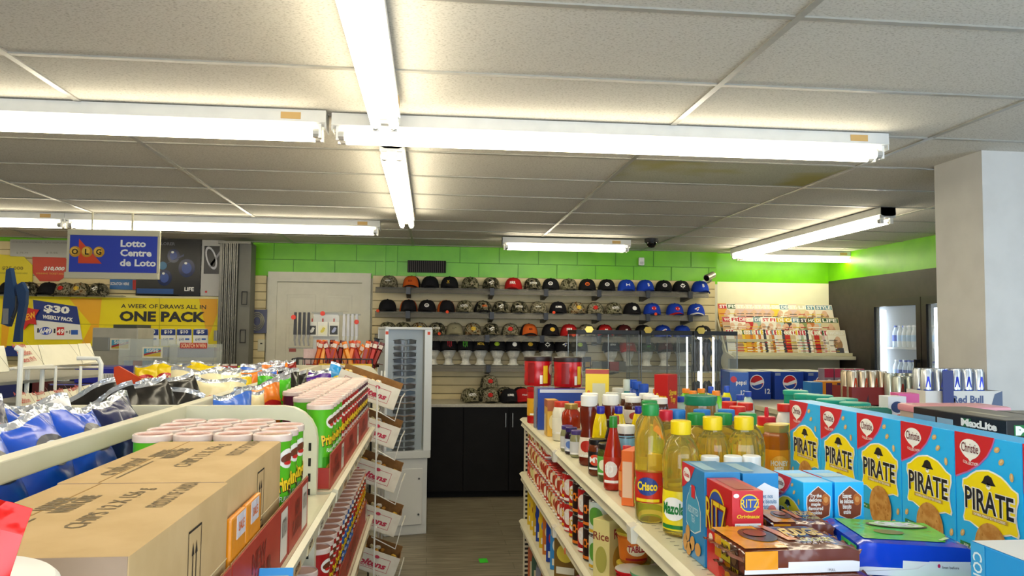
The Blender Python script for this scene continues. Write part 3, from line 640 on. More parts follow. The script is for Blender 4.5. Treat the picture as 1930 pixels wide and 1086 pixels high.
for i, (x, s) in enumerate(((257, '$20'), (285, '$20'), (317, '$10'), (347, '$10'), (378, '$5'))):
    poster('price_card', 'blue and white %s draw card, %s from the left under ONE PACK' % (s, ORD[i]), [(x-14, 622), (x-11, 620), (x+11, 620), (x+14, 622), (x+14, 652), (x-14, 652)], M('e6e6e2', .4),
        lambda T, Q, b, c, k, x=x, s=s: (Q([(x-13.5, 621), (x+13.5, 621), (x+13.5, 632), (x-13.5, 632)], NAV), T(s, x, 626, 7, M(WHT, .4), 14, bold=.03), T('6/49', x-5, 640, 5, M('6a7aa8', .4), 9), Q([(x+2, 638), (x+10, 638), (x+10, 641), (x+2, 641)], M('2a5ab0', .4), 2)), group='blue and white draw cards')
UY = 8.215
poster('prize_sign', 'yellow prize sign reading $25,000 above the left caps', [(-20, 478), (44, 483), (61, 500), (61, 530), (30, 556), (-20, 556)], M('e0cc08', .4), lambda T, Q, b, c, k: (T('$25,000', 24, 506, 7, M('8a7a10', .5), 36, bold=.03), T('WINNING TICKET SOLD HERE', 24, 515, 3, M('a89a20', .5), 50)), Y=UY)
poster('prize_sign', 'red prize sign reading $10,000 above the left caps', [(61, 484), (123, 486), (131, 495), (131, 516), (110, 530), (75, 530), (62, 515)], M('c83218', .4), lambda T, Q, b, c, k: (T('$10,000', 102, 507, 8, M(WHT, .4), 36, bold=.04, shear=.2), T('WINNING TICKET SOLD HERE', 102, 516, 3, M('e0a040', .5), 62)), Y=UY)
poster('notice_sheet', 'glossy grey notice sheet with faint print above the prize signs', [(19, 451), (133, 453), (133, 486), (19, 483)], M('9c9a94', .2), lambda T, Q, b, c, k: (T('$ 79.79', 42, 477, 4, M('77756f', .5), 20), T('$ 9.95', 98, 477, 4, M('77756f', .5), 20), T('LICENCE ON PREMISES   PLAY RESPONSIBLY', 78, 457, 3, M('77756f', .5), 100)), Y=UY-.01)
poster('notice_card', 'small blue and red card just below the hanging lottery sign', [(207, 525), (265, 527), (264, 547), (207, 545)], M('2a6aa8', .4), lambda T, Q, b, c, k: (T('SCRATCH HERE', 226, 535, 5, M(WHT, .4), 32), Q([(250, 528), (264, 528), (263, 546), (250, 546)], RD_)), Y=UY)
# caps on a shelf above the banner
cap_shelf(-4.6, -3.0, Z(556, 8.06, 100), 'grey shelf of caps above the yellow banner', Y0=8.0, brs=(), lip=False)
for i, (p, k) in enumerate(((18, 'oro'), (55, 'camo3'), (92, 'blk'), (123, 'camor'), (152, 'camo4'), (186, 'camow'))):
    put_cap(k, (X(p, 8.1, 550), 8.1, Z(556, 8.06, 100)), random.uniform(-.2, .2), '%s from left above the yellow banner' % ORD[i], 'caps above the yellow banner')
# drone boxes
p = atY(318, 558, 8.1); t = thing('drone_box', 'large black retail box with blue drone pictures beside the folding gate', 'box', (p.x, 8.08, p.z))
MB().box(-.31, .31, 0, .12, 0, .57, M('0e1016', .3)).box(-.29, .1, 0, .11, -.0, .01, M('0e1016', .3)).build('carton', t)
a = art((0, 0, 0)); db, dd = M('2a4c9c', .25), M('16285a', .2)
for x, y, r in ((-.2, .34, .075), (.04, .4, .06), (.17, .28, .08), (-.04, .18, .07)): a.ell(x, y, r, r*1.15, dd, 1); a.ell(x, y, r*.6, r*.7, db, 2); a.ell(x-.01, y+r*.6, .014, .012, M(WHT, .3), 3)
a.ell(-.06, .3, .04, .04, M('3a7aa8', .3), 3); a.rect(-.3, .05, .02, .07, M('1a4a8c', .3), 1); a.txt('SKY EXPLORER', -.1, .52, .03, M('6a6c78', .4), 1, wid=.3); a.txt('LIFE', .2, .07, .04, M(WHT, .4), 1, wid=.09, bold=.03)
for q in (-1, 1): a.poly([(-.06, .3), (-.06+q*.2, .3+.12), (-.06+q*.2, .3+.1)], M('3c4870', .3), 2)
a.build('print', t)
p = atY(397, 558, 8.1); t = thing('drone_box', 'white retail box with a dark drone picture, tight against the folding gate', 'box', (p.x, 8.08, p.z))
MB().box(-.1, .12, 0, .12, 0, .56, M('b8b6b0', .35)).build('carton', t)
a = art((0, 0, 0)); a.rect(-.07, .11, .22, .5, M('14141a', .3)); a.ell(.0, .38, .05, .12, M('c8c8cc', .3), 2, rot=.3); a.ell(.0, .38, .035, .095, M('14141a', .3), 3, rot=.3); a.poly([(-.02, .3), (.1, .48), (.1, .45), (0, .28)], M('8a8a90', .3), 3); a.rect(-.05, -.03, .03, .05, RD_, 1); a.build('print', t)
# hanging OLG sign
SY = 6.32; p = atY(216, 447, SY)
t = thing('lottery_sign', 'blue hanging double sided sign reading OLG Lotto Centre de Loto', 'sign', (p.x, SY, Z(434, SY, 216)+.005), -.02)
hw, zt, zb_ = .345, -.02, -.365
cm = M('c9c3a8', .4)
MB().box(-hw+.012, hw-.012, -.006, .006, zb_, zt, M('3246b4', .35)).build('panel', t)
MB().box(-hw, hw, -.016, .016, zt-.03, zt+.015, cm, .005).box(-hw-.012, hw, -.018, .018, zb_-.02, zb_+.03, cm, .005).box(-hw, -hw+.018, -.01, .01, zb_, zt, cm).box(hw-.018, hw, -.01, .01, zb_, zt, cm).build('frame', t)
MB().tube([(-.17, 0, zt), (-.17, 0, CZ-Z(434, SY, 216)-.006)], .006, cm).tube([(.13, 0, zt), (.13, 0, CZ-Z(434, SY, 216)-.006)], .008, cm).build('hooks', t)
a = MB().plane((0, -.0065, 0), (1, 0, 0), (0, 0, 1), .001); zc = (zb_+zt)/2
a.poly([(-.26, zc+.115), (-.26, zc-.075), (-.085, zc-.075)], M('d84a28', .4), 1)
for i, ch in enumerate('OLG'): a.ell(-.285+i*.088, zc+.015, .042, .042, M('c8942a', .4), 2+i % 2); a.ell(-.292+i*.088, zc+.02, .03, .03, M('e8bc50', .35), 4); a.txt(ch, -.285+i*.088, zc+.015, .045, M('14140a', .4), 5, bold=.03)
for s, y, w_ in (('Lotto', .085, .19), ('Centre', .012, .235), ('de Loto', -.065, .27)): a.txt(s, .05+w_/2, zc+y, .055, M(WHT, .4), 2, bold=.035, wid=w_)
a.build('lettering', t)
# folding security gate
t = thing('folding_gate', 'grey folded accordion security gate standing from floor to ceiling', 'gate', (X(432, 7.9, 560), 7.9, 0))
gm_ = M('7f7d74', .35, .4, kind='noise', h2='77756d', s=20)
b = MB()
for i in range(9): b.box(-.075+i*.018, -.064+i*.018, -.05-(i % 2)*.01, .05, .02, 2.45, gm_)
b.build('folded_bars', t)
MB().box(-.095, -.077, -.03, .03, .02, 2.45, gm_).box(.085, .20, -.01, .2, 0, 2.46, M('6d6b60', .5, kind='noise', h2='666459', s=6)).build('post', t)
MB().box(-.11, .2, -.05, .06, 2.45, 2.475, gm_).build('top_track', t)
MB().box(-.12, -.09, -.06, -.02, 1.5, 1.6, M('8a887e', .35, .5), .004).build('latch', t)
# hooks, blister pack, thermostat near the gate
for i, (x0, y0, x1, y1) in enumerate(((456, 550, 465, 574), (453, 622, 462, 646))):
    A, B = atY(x0, y0, 7.85), atY(x1, y1, 7.85); tag(MB().tube([(A.x, 7.85, A.z), (B.x, 7.85, A.z), (B.x, 7.85, B.z), (A.x, 7.85, B.z), (A.x, 7.85, A.z)], .006, M(BLK, .4), 6).build('gate_hasp'), '%s black rectangular hasp on the gate post' % ('upper', 'lower')[i], 'bracket')
p = atY(484, 628, 8.2); t = thing('blister_pack', 'hanging clear pack with silver cable on the narrow slatwall', 'package', (p.x, 8.2, p.z))
MB().box(-.095, .095, 0, .01, 0, .24, M('5a5c78', .3)).build('backing', t)
b = MB()
for r in (.07, .055, .04): b.tube([(r*cos(q*.45), -.008, .12+r*1.3*sin(q*.45)) for q in range(15)], .007, M('b8b4a8', .3, .6), 6)
b.build('cable', t, smooth=True)
p = atY(493, 662, 8.25); t = thing('thermostat', 'small cream thermostat beside the door frame', 'thermostat', (p.x, WY-.03, p.z))
MB().box(-.035, .035, 0, .03, 0, .12, M('d8d2b8', .4), .006).build('body', t); MB().box(-.01, .012, -.002, .002, .07, .085, M('3a382c', .4)).build('display', t)
# blue barcode scanner on a stand
p = atY(28, 640, 6.5); t = thing('barcode_scanner', 'tall blue and grey checkout device on an arm at the left edge', 'device', (p.x, 6.5, p.z-.02))
bl = M('22406c', .4); 
MB().prism([(-.075, .56), (-.045, .58), (.0, .36), (.01, .3), (-.04, .12), (-.09, .14), (-.085, .3)], -.03, .03, bl, 'y').build('handset', t)
MB().prism([(.0, .44), (.045, .47), (.08, .4), (.08, .3), (.05, .1), (.05, 0), (0, 0), (.01, .12), (.03, .3)], -.03, .02, bl, 'y').build('arm', t)
MB().box(-.08, -.04, -.036, -.03, .14, .26, M('8a8c90', .3)).build('keypad', t)
MB().tube([(-.03, -.02, .2), (.0, -.04, .18), (.015, -.04, .25), (.01, -.03, .36)], .005, M(BLK, .5), 6).build('cord', t, smooth=True)
# lottery counter with acrylic cases
CTZ = 1.02
t = thing('service_counter', 'grey beige lottery service counter behind the chip racks', 'counter', (-3.15, 6.3, 0))
wc = M('a8a496', .5, kind='noise', h2='a19d90', s=14)
MB().box(-1.6, 1.15, -.3, .5, 0, CTZ-.04, wc, .004).build('body', t); MB().box(-1.63, 1.18, -.33, .53, CTZ-.04, CTZ, M('8a867a', .4), .006).build('top', t)
p = atY(205, 640, 6.1); t = thing('lottery_terminal', 'grey beige lottery machine cabinet under the $30 sign', 'machine', (X(205, 6.2), 6.2, CTZ))
MB().box(-.13, .2, 0, .35, 0, Z(625, 6.2)-CTZ, M('b4ae9c', .45, kind='noise', h2='aaa492', s=9), .01).build('body', t)
MB().box(-.12, .0, -.012, 0, .42, .52, M('8e8c84', .2), .004).build('screen', t); MB().box(.02, .19, .0, .3, Z(625, 6.2)-CTZ, Z(619, 6.2)-CTZ, M('4a4a3a', .5)).build('top_slot', t)
def acr_case(px0_, px1_, ytop, Y, label, dep=.22):
    x0, x1 = X(px0_, Y), X(px1_, Y); zt_ = Z(ytop, Y, (px0_+px1_)/2); t = thing('acrylic_case', label, 'display case', ((x0+x1)/2, Y, CTZ)); h = zt_-CTZ; hw_ = (x1-x0)/2
    b = MB(); g = glassy('e8ece8', .22, .05); b.box(-hw_, hw_, 0, .004, 0, h, g).box(-hw_, hw_, dep, dep+.004, 0, h, g).box(-hw_, -hw_+.004, .004, dep, 0, h, g).box(hw_-.004, hw_, .004, dep, 0, h, g).box(-hw_, hw_, 0, dep, h, h+.004, g)
    b.build('clear_shell', t)
    b = MB(); n_ = 0
    for k in range(1, 4): MB().box(-hw_+.006, hw_-.006, .01, dep-.01, h*k/4, h*k/4+.004, g).build('shelf', t)
    return t, hw_, h
c1 = acr_case(222, 315, 640, 5.9, 'clear acrylic ticket case with two bright stickers on the counter'); c2 = acr_case(318, 402, 650, 5.85, 'clear acrylic case with red topped card on the counter')
for cse, n_ in ((c1, 8), (c2, 8)):
    t, hw_, h = cse
    for k in range(3):
        for q in range(5):
            x = -hw_+.04+q*(2*hw_-.08)/4; m_ = M(random.choice(['c8d0d8', 'a04038', '4060a0', 'b8a870', '7090b0', 'd8d8d0']), .3)
            tag(MB().box(-.03, .03, 0, .012, 0, .09, m_).plane((0, 0, 0), (1, 0, 0), (0, 0, 1)).rect(-.022, .022, .02, .05, M(random.choice(['e8e8e0', '30507a', 'c8a040']), .4)).build('ticket_packet', loc=(t.location.x+x, t.location.y+.08, CTZ+h*k/4+.01)), '%s small packet from the left, %s shelf up, in the case %s' % (ORD[q], ORD[k], 'with two stickers' if cse is c1 else 'with red topped card'), 'packet', 'small packets inside the acrylic cases')
def sticker(x0, y0, x1, y1, Y, label):
    A, B = atY(x0, y0, Y), atY(x1, y1, Y); w_, h_ = B.x-A.x, A.z-B.z
    b = MB().box(A.x, B.x, Y-.003, Y, B.z, A.z, M('e8e0c8', .4)); b.plane((A.x, Y-.003, B.z), (1, 0, 0), (0, 0, 1)); e = .08*w_
    b.rect(e, w_-e, e, h_-e, M('4aa0c0', .4)); b.poly([(e, e), (w_-e, e), (w_-e, h_*.55), (e, h_*.2)], M('d8b838', .4), 2); b.poly([(e, h_*.2), (w_-e, h_*.6), (w_-e, h_*.75), (e, h_*.36)], M('a82a28', .4), 3)
    b.txt('50/50', w_/2, h_*.68, h_*.3, M('e8e4d8', .4), 4, wid=w_*.6, bold=.03)
    tag(b.build('sticker'), label, 'sticker')
sticker(208, 638, 245, 660, 6.19, 'bright draw sticker on the grey lottery machine'); sticker(269, 654, 306, 675, 5.895, 'bright draw sticker on the clear ticket case')
A, B = atY(340, 646, 5.84), atY(390, 657, 5.84)
b = MB().box(A.x, B.x, 5.836, 5.842, B.z, A.z, M('c02820', .4)); b.plane((A.x, 5.836, B.z), (1, 0, 0), (0, 0, 1)); b.txt('SCRATCH N WIN', (B.x-A.x)/2, (A.z-B.z)/2, .03, M('f0c8a0', .4), 1, wid=.17, bold=.03)
tag(b.build('header_card'), 'red header card with pale lettering on the right hand acrylic case', 'sign')
# ================================================================== glass tower showcases
GL = glassy('cfd8d8', .07, .02)
t0_ = (1.17, 6.2)
xs_ = [X(1086, 6.2), X(1208, 6.2), X(1308, 6.2), X(1393, 6.2)]
zc_ = 1.6+.035
LEDW = M('eef4ff', .4, e=7)
for i in range(3):
    x0, x1 = xs_[i], xs_[i+1]-.01; hw_ = (x1-x0)/2
    t = thing('glass_showcase', '%s of three black topped glass tower showcases' % ('leftmost', 'middle', 'rightmost, brightly lit')[i], 'display case', ((x0+x1)/2, 6.4, 0))
    MB().box(-hw_, hw_, -.2, .2, 0, .55, M('18181a', .4), .004).build('base', t)
    MB().box(-hw_, hw_, -.2, .2, zc_-.035, zc_, M('101012', .4), .003).build('top', t)
    b = MB(); b.box(-hw_+.004, hw_-.004, -.198, -.194, .55, zc_-.035, GL).box(-hw_+.004, -hw_+.008, -.19, .19, .55, zc_-.035, GL).box(hw_-.008, hw_-.004, -.19, .19, .55, zc_-.035, GL).box(-.004, .0, -.2035, -.2, .56, zc_-.04, GL)
    b.build('glass', t)
    b = MB()
    for x in (-hw_+.004, hw_-.004):
        for y in (-.195, .195): b.box(x-.0035, x+.0035, y-.0035, y+.004, .55, zc_-.035, M('7c7c78', .3, .8))
    b.box(-.003, .003, -.205, -.2, .56, zc_-.035, M('7c7c78', .3, .8)); b.build('corner_post', t)
    for z in (.95, 1.3): MB().box(-hw_+.01, hw_-.01, -.18, .185, z-.004, z, glassy('c8d8d4', .3, .05)).build('glass_shelf', t)
    if i == 2:
        for x, y in ((-hw_+.07, -.17), (-.0, -.14), (-.035, .12), (-hw_+.05, .12)):
            MB().box(x-.006, x+.006, y-.005, y+.005, .6, zc_-.05, LEDW).build('light_strip', t)
    MB().prism([(-.035, .0), (-.02, .025), (.02, .025), (.035, 0), (.02, -.025), (-.02, -.025)], -.222, -.205, M('c8a850', .25, .9), 'y').build('lock', t).location = (-hw_+.055 if i else .0-hw_+.1, 0, zc_+.003)
rr = random.Random(3)
for i in range(3):
    for q in range(6):
        for z in ((.95, 1.3) if i != 1 else (.95,)):
            x = xs_[i]+.06+q*(xs_[i+1]-xs_[i]-.1)/6; k = rr.randrange(3)
            b = MB()
            dk_ = M(rr.choice(['16161a', '2a2420', '3a3028', '1c2430', '201418']), .35)
            if i == 2: b.lathe([(.035, 0), (.03, .02), (.014, .06), (.016, .12), (.034, .15), (.02, .2), (.026, .24), (.006, .27)], dk_, 10)
            elif k == 0: b.box(-.03, .03, -.02, .02, 0, .11, dk_, .004).plane((0, -.0205, 0), (1, 0, 0), (0, 0, 1)).rect(-.02, .02, .03, .07, M(rr.choice(['b89038', 'a03020', 'c8c8c0']), .4))
            elif k == 1: b.lathe([(.03, 0), (.03, .05), (.02, .07), (.03, .09), (.028, .13), (.01, .14)], dk_, 12)
            else: b.box(-.04, .04, -.01, .015, 0, .075, M(rr.choice(['6a685c', '2a2c34', '8a2018']), .4), .003)
            nm_, ct_ = (('water_pipe', 'pipe') if i == 2 else ('gift_box', 'box') if k == 0 else ('figurine', 'figurine') if k == 1 else ('display_card', 'card'))
            tag(b.build(nm_, loc=(x, 6.36+.05*(q % 2), z+.001), smooth=(i == 2 or k == 1)), '%s item from left on the %s glass shelf of the %s showcase' % (ORD[q], 'upper' if z > 1 else 'lower', ('leftmost', 'middle', 'rightmost')[i]), ct_, 'dark items inside the glass showcases')
# ================================================================== sunglasses tower
tx, ty = X(762, 6.45), 6.48; th = Z(618, 6.2)
TR = .22
def rot2(x, y): return (tx+x*cos(TR)-y*sin(TR), ty+x*sin(TR)+y*cos(TR))
t = thing('sunglasses_tower', 'tall white and clear sunglasses display tower at the end of the aisle', 'display stand', (tx, ty, 0), TR)
wp = M('d4d6d6', .3, kind='noise', h2='cfd1d2', s=10); zb = .66
MB().box(-.17, .17, -.15, .19, 0, .6, wp, .006).box(-.13, .13, -.165, -.15, .08, .52, M('dcdcda', .35), .004).build('cabinet_base', t)
for z in (.16, .44): MB().lathe([(.008, 0), (.008, .006)], M('6a6a6c', .3, .8), 10, R=Matrix.Rotation(PI/2, 3, 'X'), c=(.1, -.166, z)).build('screw_cap', t)
MB().box(-.19, .19, -.17, .2, .6, .66, wp, .006).box(-.19, .19, -.17, .2, th-.02, th, wp, .004).build('top_and_tray', t)
b = MB(); ac = M('e2e6e8', .2)
b.box(-.19, -.165, -.17, -.155, .66, th-.02, ac).box(.13, .19, -.17, -.155, .66, th-.02, ac).box(-.19, -.175, .18, .2, .66, th-.02, ac).box(.175, .19, -.155, .2, .66, th-.02, wp).build('side_rail', t)
MB().box(-.165, .13, -.10, -.095, .66, th-.02, M('b4bcc4', .25)).box(-.186, -.182, -.155, .18, .66, th-.02, M('b8bec4', .25)).build('back_panel', t)
MB().box(-.165, .13, -.168, -.165, .66, th-.02, glassy('e8f0f4', .05, .03)).build('clear_cover', t)
for x in (-.178, .16): MB().box(x-.01, x+.012, -.1715, -.17, th-.06, th-.035, M('e04a24', .5)).build('price_dot', t)
def glasses_maker(fr, le):
    def mk():
        t = thing('sunglasses', 's', 'sunglasses'); b = MB()
        for s in (-1, 1):
            c = MB(); c.grid(lambda u, v: (s*(.006+u*.062), -.052+.03*(u**2)+.0*v, (-.018+.034*v)*(1-.35*u*u)*(1-.25*(1-u)**4)), 8, 3, M(le, .08)); c.grid(lambda u, v: (s*(.006+u*.062), -.0505+.03*(u**2), (-.018+.034*v)*(1-.35*u*u)), 8, 3, M(le, .2)); c.build('lens', t, smooth=True)
            b.tube([(s*.0, -.053, .012), (s*.03, -.05, .018), (s*.068, -.025, .01), (s*.072, .02, .006), (s*.07, .055, -.012)], [.003, .003, .0035, .003, .002], M(fr, .3), 6)
        b.build('frame', t, smooth=True); return t
    return mk
SG = [('1a1a1c', '202226'), ('5a2a24', '2a1614'), ('1a1a1c', '26344a'), ('787878', '3a3c40'), ('8a6238', '2c2018'), ('c8c8c8', '38506a'), ('1a1a1c', '141416')]
n = 21; z0_, z1_ = Z(888, 6.25), Z(646, 6.25)
for i in range(n):
    z = z1_+(z0_-z1_)*i/(n-1); k = (i*3+i//4) % 7
    x, y = rot2(-.02, -.098); o = stock('sun%d' % k, glasses_maker(*SG[k]), (x, y-.0, z), TR, '%s sunglasses from the top on the front of the tower' % ORD[i].capitalize(), 'sunglasses on the tower front'); o.scale = (1.3, .9, 1.15)
    if i % 2 == 0:
        x, y = rot2(-.195, .02); stock('sun%d' % ((k+2) % 7), glasses_maker(*SG[(k+2) % 7]), (x, y, z+.01), TR-PI/2, '%s sunglasses from the top on the left side of the tower' % ORD[i//2].capitalize(), 'sunglasses on the tower side')
# ================================================================== lighter and keyring board hanging in front of the door
Yq = 7.2
A, B = atY(545, 590, Yq), atY(678, 656, Yq)
t = thing('accessory_board', 'clear hanging board with hooks of lighters in front of the white door', 'display board', ((A.x+B.x)/2, Yq, B.z))
w2 = (B.x-A.x)/2; hh = A.z-B.z; k_ = Yq/FPX
MB().box(-.32*w2*2*.5, .40*w2, .012, .018, -.06, hh+.01, M('c9c9c4', .25)).build('panel', t)
MB().box(-.38*w2, .5*w2, .0, .012, hh-.0, hh+.012, M('9a9a90', .4)).build('top_bar', t)
MB().tube([(0, .0, -.06), (0, .015, -B.z+.02)], .012, M('9a9a94', .3, .6)).lathe([(.16, 0), (.16, .015), (.03, .03)], M('6a6a66', .4), 20, c=(0, .01, -B.z)).build('stand_pole', t, smooth=True)
MB().box(-w2, -.3*w2, .0, .01, -.01, .0, M('9a9a90', .4)).build('side_bar', t); MB().box(.38*w2, w2, 0, .01, hh*.95, hh, M('9a9a90', .4)).build('side_bar', t)
def lighter_maker(c, c2):
    def mk():
        t = thing('gas_lighter', 'l', 'lighter')
        MB().prism([(-.014, .1), (.014, .1), (.01, .3), (-.01, .3)], -.012, .008, M(c, .35), 'y').build('handle', t)
        MB().prism([(-.01, .1), (.014, .1), (.004, .05), (.012, .0), (0, 0), (-.01, .05)], -.01, .006, M(c2, .3, .6), 'y').build('nozzle', t)
        return t
    return mk
for i in range(4):
    stock('ltA', lighter_maker('2a282c', '8a8680'), (X(555+8.5*i, Yq), Yq-.02-.004*i, Z(652, Yq, 560)), -.0, '%s dark stick lighter from the left on the accessory board' % ORD[i].capitalize(), 'dark stick lighters')
    stock('ltB', lighter_maker('c4c4ca', 'a8a49c'), (X(647+8*i, Yq), Yq-.02-.004*i, Z(655, Yq, 660)), 0, '%s silver stick lighter from the left on the accessory board' % ORD[i].capitalize(), 'silver stick lighters')
for i, (p, c, c2) in enumerate(((588, '2c2a22', 'd8d4c8'), (608, 'dcd8b8', 'c8b83a'), (629, '2c2a2a', '9aa0c0'))):
    q = atY(p, 634, Yq); b = MB().box(-.045, .045, -.012, -.006, 0, .13, M('d8d6cc', .35)); b.plane((0, -.012, 0), (1, 0, 0), (0, 0, 1)); b.rect(-.035, .035, .015, .095, M(c, .4)); b.ell(.0, .05, .022, .014, M(c2, .3), 2, rot=.8); b.ell(.01, .07, .014, .01, M(c2, .3), 3); b.box(-.005, .005, -.012, 0, .13, .16, M('b02818', .4))
    tag(b.build('keyring_card', loc=(q.x, Yq, q.z)), '%s keyring card from the left on the accessory board' % ORD[i].capitalize(), 'card')
for p, y in ((553, 598), (608, 591), (672, 607)):
    q = atY(p, y, Yq-.05); tag(MB().lathe([(.022, 0), (.022, .003)], M('d83a28', .5), 9, R=Matrix.Rotation(PI/2, 3, 'X')).build('price_sticker', loc=(q.x, Yq-.045, q.z)), {553: 'red sticker above the dark lighters', 608: 'red sticker at the top middle of the accessory board', 672: 'red sticker beside the silver lighters'}[p], 'sticker')
q = atY(552, 657, Yq); tag(MB().box(-.03, .03, -.01, 0, -.03, .0, M('8a3a30', .5)).build('price_ticket', loc=(q.x, Yq-.012, q.z)), 'small red brown ticket under the dark lighters', 'ticket')
# ================================================================== meat stick rack behind the far gondola frame
Ym = 5.35; x0, x1 = X(555, Ym), X(703, Ym); zt_ = Z(676, Ym, 620)
t = thing('snack_rack', 'black wire rack holding red meat sticks', 'rack', ((x0+x1)/2, Ym, 0)); w2 = (x1-x0)/2; wk = M('1a1a1c', .4)
b = MB()
for z in (zt_, zt_-.05, zt_-.1):
    for y in (-.09, .09): b.tube([(-w2, y, z), (w2, y, z)], .004, wk, 6)
    for x in (-w2, w2): b.tube([(x, -.09, z), (x, .09, z)], .004, wk, 6)
for i in range(14): b.tube([(-w2+i*w2*2/13, -.09, zt_), (-w2+i*w2*2/13, -.09, zt_-.1), (-w2+i*w2*2/13, .09, zt_-.1), (-w2+i*w2*2/13, .09, zt_)], .003, wk, 6)
b.build('basket', t)
b = MB()
for x in (-w2, w2):
    for y in (-.09, .09): b.tube([(x, y, zt_), (x, y, 0)], .006, wk, 6)
b.build('post', t)
b = MB().box(-w2+.17, w2, -.096, -.092, zt_-.08, zt_-.03, M('d8b020', .4)); b.plane((-w2+.17, -.097, zt_-.08), (1, 0, 0), (0, 0, 1)); b.txt('$1.59', .12, .025, .03, M('5a2a80', .4), 1, wid=.08); b.build('price_strip', t)
def stick_maker(c, c2, w=.034, h=.22):
    def mk():
        t = thing('meat_stick', 's', 'snack'); b = MB(); m_ = M(c, .25, kind='foil', s=30, b=.6)
        b.grid(lambda u, v: ((u-.5)*w, -.009*sin(PI*u)*(1 if .04 < v < .96 else .15), v*h), 6, 12, m_); b.grid(lambda u, v: ((.5-u)*w, .009*sin(PI*u)*(1 if .04 < v < .96 else .15), v*h), 6, 12, m_)
        b.build('wrapper', t, smooth=True)
        a = MB().plane((-w/2, -.0105, 0), (1, 0, 0), (0, 0, 1)); a.rect(w*.2, w*.8, h*.3, h*.75, M(c2, .35), 1); a.rect(w*.1, w*.9, h*.8, h*.92, M('d8c8b8', .35), 1); a.build('print', t); return t
    return mk
SK = [('c2401c', 'e07828'), ('8a1c1a', 'c03020'), ('e07818', 'f0a030'), ('5a1818', 'a83828'), ('d05a20', '9a1c18')]
for i in range(26):
    u = i/25; x = x0+.13+(x1-x0-.15)*u; k = (i*2+i//3) % 5
    stock('stk%d' % k, stick_maker(*SK[k]), (x, Ym-.05+.05*(i % 3), zt_-.095+.0*random.random()), 0, '%s meat stick from the left in the black wire rack' % ORD[i].capitalize(), 'wrapped meat sticks in the wire rack', rot=(random.uniform(-.2, .1), random.choice([-.35, -.2, .1, .25, .4, .3])+.15*sin(i), 0))
for i in range(3):
    tag(MB().box(-.05, .05, 0, .02, 0, .16, M('c8a8a0', .3, kind='foil', s=20)).box(-.03, .03, -.003, 0, .01, .06, M('9a2a20', .4)).build('snack_pouch', loc=(x0+.11+i*.09, Ym-.03+i*.02, zt_-.095)), '%s pale pouch with red base at the left of the wire rack' % ORD[i].capitalize(), 'pouch', 'pale pouches in the wire rack')
# ================================================================== toffee box rack at the end of the left gondola
Ys = 3.93
t = thing('toffee_rack', 'white wire rack holding tilted open cardboard toffee boxes', 'rack', (0, 0, 0)); ww = M('d8d6cc', .35)
xr = X(708, 3.82, 900)
b = MB(); b.tube([(xr, 3.82, .02), (xr, 3.82, 1.34)], .0045, ww, 6).tube([(xr-.0, 4.12, .02), (xr, 4.12, 1.4)], .0045, ww, 6).tube([(X(725, 4.1), 4.12, .02), (X(725, 4.1), 4.12, 1.4)], .0045, ww, 6)
for z in (.02, .35, .65, 1.0, 1.3): b.tube([(xr, 3.82, z), (xr, 4.12, z)], .004, ww, 6)
b.build('frame', t)
def toffee_maker():
    t = thing('toffee_box', 'b', 'box'); cd = M('d9d2c2', .5, kind='noise', h2='d2cab8', s=20); ck = M('8a6236', .7, kind='noise', h2='7c562c', s=30)
    W, D, H = .31, .15, .108
    b = MB(); b.box(-W, 0, 0, .004, 0, H, cd).box(-W, 0, .0, D, 0, .004, cd).box(-.004, 0, .004, D, 0, H, ck).box(-W, -W+.004, .004, D, 0, H, ck)
    b.build('carton', t)
    MB().box(-W, 0, D-.004, D, 0, H+.022, ck).build('back_flap', t)
    a = MB().plane((-W, 0, 0), (1, 0, 0), (0, 0, 1)); r_ = M('b0203a', .5)
    for q in ((.03, .27, .082, .084), (.03, .27, .02, .022), (.03, .032, .02, .084), (.268, .27, .02, .084)): a.rect(*q, r_, 1)
    a.txt('Scholtens', .15, .048, .03, r_, 1, bold=.045, wid=.215, shear=.25); a.ell(.2, .083, .012, .008, r_, 2); a.txt('CARAMEL CHEWS', .15, .03, .008, r_, 1, wid=.1); a.build('print', t)
    b = MB(); rr = random.Random(5)
    for i in range(26):
        x, y = -W+.02+rr.random()*(W-.04), .02+rr.random()*(D-.04); b.lathe([(.004, -.014), (.009, -.008), (.01, .008), (.004, .014)], M(rr.choice(['e8d8a0', 'd8a83a', 'e8e0d0', 'c88a30']), .25, kind='foil', s=60), 6, c=(x, y, .086+rr.random()*.014), R=Matrix.Rotation(rr.random()*3, 3, 'Z') @ Matrix.Rotation(PI/2, 3, 'Y'))
    o = b.build('wrapped_sweets', t); o['kind'] = 'stuff'
    return t
for i, (px_, py_) in enumerate(((757, 735), (757, 808), (758, 890), (758, 973), (756, 1054))):
    q = atY(px_, py_, Ys); h_ = .108
    stock('toffee', toffee_maker, (q.x-.04, Ys, q.z-h_*cos(.34)-.0), 0, '%s tilted white toffee box from the top at the left gondola end' % ORD[i].capitalize(), 'tilted toffee boxes', rot=(0, .34, 0))
    MB().tube([(xr-.02, 3.9, q.z-.09), (q.x-.03, 3.9, q.z-.15), (q.x+.0, 3.9, q.z-.04), (q.x+.01, 4.06, q.z-.03)], .003, ww, 6).build('hook_arm', t)
# green tape on the floor
q = atY(911, 1045, 1); d = ray(911, 1057); f_ = -EYE/d.z
tag(MB().box(-.03, .03, -.05, .05, 0, .001, M('2ec21e', .5)).build('floor_tape', loc=(d.x*f_, d.y*f_, 0.0), rz=.05), 'short bright green tape strip on the aisle floor', 'tape')
